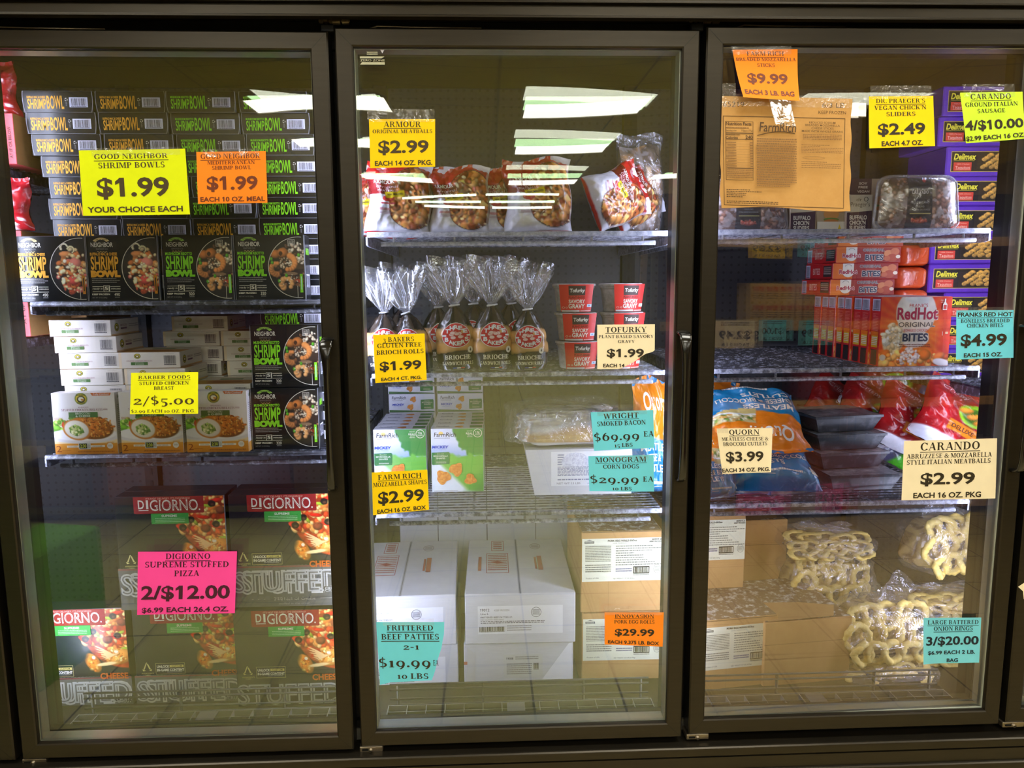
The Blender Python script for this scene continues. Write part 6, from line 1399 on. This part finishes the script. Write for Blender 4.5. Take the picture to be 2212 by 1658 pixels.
for i in range(8): RHU.put(2.127 + (.0, -.004, -.002, -.006, -.004, -.008, -.006, -.008)[i], .176 + i * (RHT + .0014), z2, f'upright red chicken bites box, {ORD[i]} from the glass in its row', rz=.012 * ((i % 3) - 1))
for i in range(4): RHF.put(2.080 + (.0, .006, .012, .016)[i], .352, z2 + RHH + .0012 + i * RHT, f'flat red chicken bites box lying across the upright ones, {ORD[3 - i]} layer down', rz=(.02, -.01, .015, .0)[i])

# ------------------------------------------------------------------ lower shelf: cutlet bags, dark trays, red bags
z3 = R3 + TOP
o = QRN.put(1.806, .215, z3 + .012, 'blue and orange cutlet bag lying in front, partly behind the cream cutlets sign', .05, -.86, .04); o.scale = (1.1, 1.1, 1.0)
o = QRN.put(1.775, .375, z3 + .235, 'orange and blue cutlet bag lying upside down on top of another cutlet bag', -.06, .95, math.pi); o.scale = (1.15, 1, .95)
o = QRN.put(1.70, .60, z3 + .08, 'cutlet bag at the back below the bare wires, its corner against the steel panel', .12, -.25, .35); o.scale = (1.0, 1, .95)
o = QRN.put(1.632, .17, z3 + .008, 'blue cutlet bag hanging over the shelf edge beside the door frame', .4, -.35, .05); o.scale = (.62, .8, .85)
TRAYB = two_tone('black_tray', (44, 46, 52), (110, 112, 120), 24, .5, .75, .35); TRAYC = two_tone('frosted_lid', (84, 86, 92), (170, 168, 166), 30, .42, .66, .35, .2)
def make_btray():
    r = empty('food_tray'); w, d, h = .20, .16, .044; b = MB(); Vv = []
    for (s, z) in ((.80, 0), (.97, h * .85), (1.0, h * .85), (1.0, h)): Vv += [(-w / 2 * s, d / 2 * (1 - s), z), (w / 2 * s, d / 2 * (1 - s), z), (w / 2 * s, d / 2 * (1 + s), z), (-w / 2 * s, d / 2 * (1 + s), z)]
    F = [(0, 1, 2, 3)] + [(i * 4 + k, i * 4 + (k + 1) % 4, i * 4 + 4 + (k + 1) % 4, i * 4 + 4 + k) for i in range(3) for k in range(4)]
    b.add(Vv, F, TRAYB); b.build('tray', r); b = MB(); b.grid(12, 8, lambda u, v: ((u - .5) * w * .99, d * v * .99, h + .0008 + .002 * math.sin(11 * u) * math.sin(7 * v)), TRAYC); b.build('film_lid', r)
    return r
BTR = Kind(make_btray, 'food tray', 'dark frozen food trays')
for i, (x, y, rz) in enumerate(((2.06, .235, .06), (2.05, .28, .12), (2.045, .29, .10), (2.04, .30, .14))): BTR.put(x, y, z3 + i * .0478 + (.0012 if i else 0), f'dark frosty food tray, {ORD[3 - i]} layer down beside the cutlet bags', rz=rz)
def art_redpouch():
    c = Canvas(64, 54, 1.2, (166, 26, 30)); U, V = c.U, c.V; c.noise(5, 5, .3, 3); c.mix(np.clip((V - .86) / .02, 0, 1), (232, 232, 246)); c.mix(np.clip((U - .74 + .3 * (V - .5)) / .03, 0, 1), (92, 90, 130)); c.mix(np.clip((U + .5 * V - 1.26) / .03, 0, 1), (80, 210, 40))
    c.ell(.52, .40, .24, .17, (150, 200, 40), -.35, .1); c.ell(.52, .40, .19, .11, (70, 110, 30), -.35, .15)
    for i in range(3): c.ell(.42 + i * .09, .37 + .04 * i, .12, .04, (222, 140, 50), -.5, .2, .6)
    c.mix(((abs(U - .42) < .16) & (abs(V - .68) < .09)) * 1.0, (206, 120, 24)); c.mix((((U - .25) / .16) ** 2 + ((V - .15) / .06) ** 2 < 1) * .5, (206, 130, 130)); return c
def make_redpouch():
    b, fn = bag_mesh(art_redpouch(), .26, .20, .06, 21, .05, (150, 24, 30)); pr = Pr(b, fn, 5e-4); pr.text('Crispy', .12, .42, .10, .18, ink((230, 190, 190)), -.006, .25); pr.text('DELUXE', .30, .54, .65, .71, ink((90, 40, 16)), .02)
    return b.build('red_pouch')
RPO = Kind(make_redpouch, 'frozen food bag', 'red pouches with white seams')
for x, y, dz, rz, rx, ry, lab in ((2.30, .26, .085, -.25, -.55, .52, 'red pouch with a white seam and green corner, in front beside the large cream sign'), (2.24, .35, .06, -.2, -.5, .45, 'red pouch with a white seam, second in the slanting pile'), (2.17, .45, .06, -.2, -.5, .5, 'red pouch with a white seam, third in the slanting pile'), (2.25, .54, .13, -.2, -.35, .4, 'red pouch with a white seam, high at the back of the slanting pile'), (2.13, .62, .04, -.1, -.3, .6, 'red pouch with a white seam, behind the dark trays')):
    RPO.put(x, y, z3 + dz, lab, rz, rx, ry)
def redtin(b, x, w, h): pass
def make_redbox():
    w, h, d = .085, .075, .08; b = MB(); b.box(-w / 2, w / 2, 0, d, 0, h, mat('dark_red_box', (120, 20, 22), .4, 0, .5, .1, 20), .002); pr = Pr(b, lambda u, v, n: (-w / 2 + u * w, -n, h - v * h)); pr.rect(.2, .12, .8, .94, BLACKI); pr.rect(.1, .16, .9, .28, ink((150, 130, 96))); pr.ell(.5, .66, .24, .2, ink((146, 100, 56)), 20); pr.ell(.5, .66, .16, .12, ink((196, 150, 96)), 16)
    return b.build('dark_red_box')
RDB = Kind(make_redbox, 'boxed food', 'small dark red boxes'); 
RDB.put(2.02, .64, z3, 'small dark red box at the back, behind the dark food trays', 0); RDB.put(2.02, .64, z3 + .0755, 'small dark red box on top of another at the back of the lower shelf', .03); RDB.put(2.115, .64, z3, 'small dark red box at the back, behind the red pouches', -.03); RDB.put(2.117, .64, z3 + .0755, 'small dark red box stacked at the back, under the red boxes shelf', .0)

# ------------------------------------------------------------------ bottom of the right bay: cartons and onion rings
EGG.put(1.738, .232, DK, 'brown pork egg roll carton at the bottom beside the door frame, under another', .13)
EGG.put(1.705, .42, DK + .2268, 'brown pork egg roll carton set back on another, beside the door frame', .05); EGG.put(1.70, .47, DK, 'brown pork egg roll carton at the bottom behind the front one', .05)
def make_kraft(w, d, h, seam):
    def f():
        r = empty('brown_carton'); b = MB(); b.box(-w / 2, w / 2, 0, d, 0, h, KRAFTC, .002); b.add([(-w / 2 + .003, .004, h + .0004), (w / 2 - .003, .004, h + .0004), (w / 2 - .003, d, h + .0004), (-w / 2 + .003, d, h + .0004)], [(0, 1, 2, 3)], FROSTTOP); pr = Pr(b, lambda u, v, n: (-w / 2 + u * w, -n, h - v * h)); pr.rect(0, seam, 1, seam + .006, ink((140, 100, 54))); b.build('carton_body', r)
        b = MB(); b.add([(-w / 2 + .01, .0, h + .002), (w * .28, .0, h + .006), (w * .40, .05, h + .012), (w * .1, .10, h + .003), (-w / 2 + .01, .12, h + .002)], [(0, 1, 2, 3, 4)], KRAFTC); b.build('loose_flap', r)
        return r
    return f
KC = Kind(make_kraft(.25, .27, .212, .30), 'carton', 'plain brown cartons'); KC.put(1.930, .243, DK, 'plain brown carton with a frosty lid at the bottom beside the onion rings', .10)
KC2 = Kind(make_kraft(.16, .22, .385, .2), 'carton', 'plain brown cartons'); KC2.put(1.915, .555, DK, 'tall plain brown carton at the back, above the frosty lidded carton', .04)
RING = two_tone('battered_ring', (226, 192, 96), (244, 222, 142), 70, .35, .65, .75, .5)
def make_ring(seed):
    q = random.Random(seed); b = MB(); R = q.uniform(.026, .034); n = 26
    pts = [((R * (1 + .12 * math.sin(2 * t + seed)) * math.cos(t)), .004 * math.sin(3 * t), R * math.sin(t)) for t in [2 * math.pi * i / n for i in range(n)]]
    b.tube(pts, [.0095 * (1 + .18 * math.sin(5 * i * .7 + seed)) for i in range(n)], RING, 8, closed=True); return b.mesh('onion_ring')
def make_onion(seed, n=15, w=.25, h=.155, d=.15, grey=False):
    def f():
        r = empty('onion_ring_bag'); q = random.Random(seed); M3 = [make_ring(s) for s in range(4)]
        for i in range(n):
            c = i % 5; row = i // 5; o = bpy.data.objects.new('onion_ring', M3[q.randrange(4)]); COL.objects.link(o); o.parent = r
            o.location = ((c - 2) * w * .185 + q.uniform(-.008, .008), q.uniform(-.018, .0) - d * .30 + .018 * row, .036 + row * h * .29 + q.uniform(-.004, .004)); o.rotation_euler = (q.uniform(-.45, .25), q.uniform(0, 3), q.uniform(-.55, .55))
        b = lump(w * .94, d * .62, h * .90, seed, lambda t, u, k, k2: (186 + 70 * (k2 - .5), 160 + 70 * (k2 - .5), 104 + 50 * (k - .5)) if k2 > .40 else (120, 92, 56), ART_BAG, amp=.02); o = b.build('packed_rings', r); o.location = (0, .03, 0)
        lump(w * 1.10, d * 1.12, h * 1.06, seed + 5, lambda *a: (255, 255, 255), FILM, amp=.022).build('film', r)
        b = MB(); b.grid(14, 10, lambda u, v: ((u - .5) * w * (.8 - .3 * v) + .02 * math.sin(5 * v + seed), .01 * math.sin(9 * u + 3 * v) - .02 * v, h * .98 + .08 * v * (1 + .25 * math.sin(8 * u + seed))), FILM); b.build('film_top', r)
        return r
    return f
ON = Kind(make_onion(3), 'frozen food bag', 'clear bags of battered onion rings'); ON2 = Kind(make_onion(8), 'frozen food bag', 'clear bags of battered onion rings')
ON.put(2.165, .31, DK + .070, 'clear bag of onion rings in front beside the brown carton, film gathered on top', .1); ON2.put(2.165, .295, DK + .001, 'clear bag of onion rings lying lowest at the front, beneath another').scale = (1, 1, .42)
ON2.put(2.085, .50, DK + .30, 'clear bag of onion rings on top of the pile behind the plain brown carton', -.1); ON.put(2.10, .52, DK + .14, 'clear bag of onion rings in the middle of the pile behind the plain brown carton', .2); ON2.put(2.10, .52, DK + .001, 'clear bag of onion rings at the foot of the pile behind the brown carton', .2).scale = (1, 1, .7)
ON.put(2.40, .40, DK + .285, 'clear bag of onion rings on top of the pile behind the small blue sign', .3); ON2.put(2.395, .39, DK + .15, 'clear bag of onion rings in the middle of the pile behind the small blue sign', .1); ON.put(2.41, .40, DK + .001, 'clear bag of onion rings at the foot of the pile behind the small blue sign', -.2).scale = (1, 1, .85)

# ------------------------------------------------------------------ across the aisle, mirrored in the glass
TANE = mat('tan_shelf', (196, 160, 104), .5, 0, .4, .06, 20); DKB = mat('dark_shelf_back', (34, 32, 32), .6, 0, .3)
r = empty('store_shelf', (3.3, -2.5, FLOOR_Z), 0, 'long store shelf unit with tan edges standing across the aisle', 'store shelf')
b = MB(); b.box(-1.15, 1.6, -.62, -.58, 0, 1.95, DKB); b.build('back_panel', r)
for z in (.085, .705, 1.165, 1.63):
    b = MB(); b.box(-1.15, 1.6, -.58, 0, z - .03, z, DKB); b.box(-1.15, 1.6, 0, .012, z - .04, z + .012, TANE); b.build('shelf_board', r)
for x in (-1.13, .2, 1.58): b = MB(); b.box(x - .02, x + .02, -.58, -.54, 0, 1.95, TANE); b.build('post', r)
def facing(x0, x1, z0, z1, rgb, nm, lab, cat='boxed food', spots=None):
    b = MB(); m = mat('goods_%d_%d_%d' % rgb, rgb, .5, 0, .4, .1, 12); b.box(x0, x1, -2.80, -2.56, FLOOR_Z + z0, FLOOR_Z + z1, m, .003)
    pr = Pr(b, lambda u, v, n: (x1 - u * (x1 - x0), -2.56 + n, FLOOR_Z + z1 - v * (z1 - z0)))
    if spots:
        for i in range(3):
            for j in range(2): pr.rect(.06 + i * .32, .08 + j * .48, .30 + i * .32, .2 + j * .48, ink(spots)); pr.greek(.06 + i * .32, .3 + i * .32, .24 + j * .48, .42 + j * .48, 3, ink((110, 80, 40)), .4)
    tag(b.build(nm), lab, cat)
facing(2.60, 2.88, 1.166, 1.39, (226, 190, 110), 'yellow_box', 'pale yellow box with orange print on the store shelf across the aisle', spots=(214, 110, 40)); facing(2.89, 3.17, 1.166, 1.39, (224, 186, 104), 'yellow_box', 'pale yellow box with orange print beside its twin across the aisle', spots=(206, 96, 36))
facing(2.92, 3.12, .706, .86, (150, 24, 26), 'red_box', 'red box on the store shelf across the aisle under the yellow boxes'); facing(3.13, 3.33, .706, .86, (40, 30, 30), 'black_box', 'black box beside the red box on the store shelf across the aisle'); facing(3.36, 3.8, .706, 1.0, (206, 160, 40), 'golden_box', 'golden box on the store shelf across the aisle beside the black box'); facing(3.4, 4.0, 1.166, 1.45, (70, 60, 100), 'blue_box', 'dull blue box on the upper board of the store shelf across the aisle'); facing(2.3, 2.55, .086, .55, (184, 120, 60), 'kraft_box', 'tan box on the lowest board of the store shelf across the aisle', 'carton'); facing(2.7, 3.5, .086, .40, (150, 70, 40), 'rust_box', 'rust coloured box on the lowest board of the store shelf across the aisle', 'carton')
def across(x0, x1, z0, z1, paper, lines, lab):
    r = empty('price_sign', (x0, -2.485, z0), 0, lab, 'price sign', 'price signs across the aisle'); b = MB()
    fn = lambda u, v, n: (x1 - u * (x1 - x0), -2.484 + n, z1 - v * (z1 - z0)); b.add([fn(u, v, 0) for u, v in ((0, 0), (1, 0), (1, 1), (0, 1))], [(0, 1, 2, 3)], paper); pr = Pr(b, fn, 4e-4)
    for t, u0, u1, v0, v1 in lines: pr.text(t, u0, u1, v0, v1, INKB, .03)
    pr.greek(.15, .85, .06, .22, 2, INKB, .5); o = b.build('paper', r); o.matrix_parent_inverse = Matrix.Translation(-r.location)
PRC = lambda t: [(t, .12, .88, .38, .66), ('EACH 2 LB.', .15, .85, .82, .93)]
across(2.557, 2.78, 1.19, 1.302, YEL, PRC('$2.89'), 'yellow price sign on the upper shelf edge across the aisle'); across(2.364, 2.606, .685, .842, CRM, PRC('$2.49'), 'cream price sign on the middle shelf edge across the aisle'); across(2.63, 2.80, .726, .845, CYN, PRC('$1.00'), 'turquoise price sign beside the cream one on the shelf across the aisle')
across(2.877, 3.07, .70, .842, CYN, PRC('$5.99'), 'turquoise price sign below the yellow boxes across the aisle'); across(2.855, 3.02, 1.20, 1.302, CYN, PRC('$3.49'), 'turquoise price sign on the upper shelf edge across the aisle'); across(2.53, 2.836, -.30, -.165, PNK, PRC('6/$1.00'), 'pink price sign on the lowest shelf edge across the aisle'); across(3.04, 3.22, -.30, -.125, PNK, PRC('$1.25'), 'second pink price sign on the lowest shelf edge across the aisle')
GRNC = mat('green_carton', (128, 184, 70), .5, 0, .4, .06, 12)
def make_green():
    b = MB(); b.box(-.14, .14, -.2, .2, 0, .24, GRNC, .003); pr = Pr(b, lambda u, v, n: (.14 - u * .28, .2 + n, .24 - v * .24)); pr.text('Cooking', .15, .85, .2, .36, BLACKI, .0, .2); pr.rect(.2, .55, .7, .75, PALE); pr.text('Oil', .3, .6, .58, .72, BLACKI, .0, .2)
    return b.build('green_carton')
GC = Kind(make_green, 'carton', 'green cartons on the floor of the aisle')
for i, (x, z) in enumerate(((-.55, 0), (-.55, .241), (-.87, 0), (-.87, .241))): GC.put(x - .06, -1.0, FLOOR_Z + z, f'green carton {("lowest beside the freezer", "resting on the lowest beside the freezer", "lowest in the far stack", "top of the far stack")[i]}, on the aisle floor', rz=.2)

r = empty('store_shelf', (-.6, -2.7, FLOOR_Z), 0, 'dark store shelf unit across the aisle, loaded with brown and orange boxes', 'store shelf')
b = MB(); b.box(-1.35, 1.25, -.62, -.58, 0, 1.5, DKB); b.build('back_panel', r)
for z in (.085, .5, .92, 1.30):
    b = MB(); b.box(-1.35, 1.25, -.58, 0, z - .03, z, DKB); b.box(-1.35, 1.25, 0, .012, z - .03, z + .004, mat('olive_edge', (110, 100, 70), .5)); b.build('shelf_board', r)
for x in (-1.33, 1.23): b = MB(); b.box(x - .02, x + .02, -.58, -.54, 0, 1.5, DKB); b.build('post', r)
WORDS = ('brown', 'dark orange', 'dull red', 'tan', 'near black', 'olive', 'rust', 'dark grey', 'ochre', 'deep brown', 'maroon', 'grey brown')
for i, c in enumerate(((92, 60, 30), (176, 92, 30), (120, 36, 28), (130, 100, 60), (30, 28, 28), (84, 84, 40), (140, 66, 34), (50, 50, 52), (170, 120, 40), (62, 40, 26), (90, 26, 36), (96, 80, 66))):
    rw, cl = divmod(i, 4); x0 = -1.85 + cl * .62; z0 = (.086, .501, .921)[rw]
    bb = MB(); w = .5 + .05 * (i % 3); h = .24 + .05 * ((i * 5) % 3); bb.box(x0, x0 + w, -3.0, -2.74, FLOOR_Z + z0, FLOOR_Z + z0 + h, mat('goods_%d_%d_%d' % c, c, .5, 0, .4, .2, 8), .003)
    tag(bb.build('goods_box'), f'{WORDS[i]} box on the {("lowest", "middle", "upper")[rw]} board of the dark shelf across the aisle', 'boxed food')
bpy.data.objects.remove(_fo); bpy.data.curves.remove(_fc)
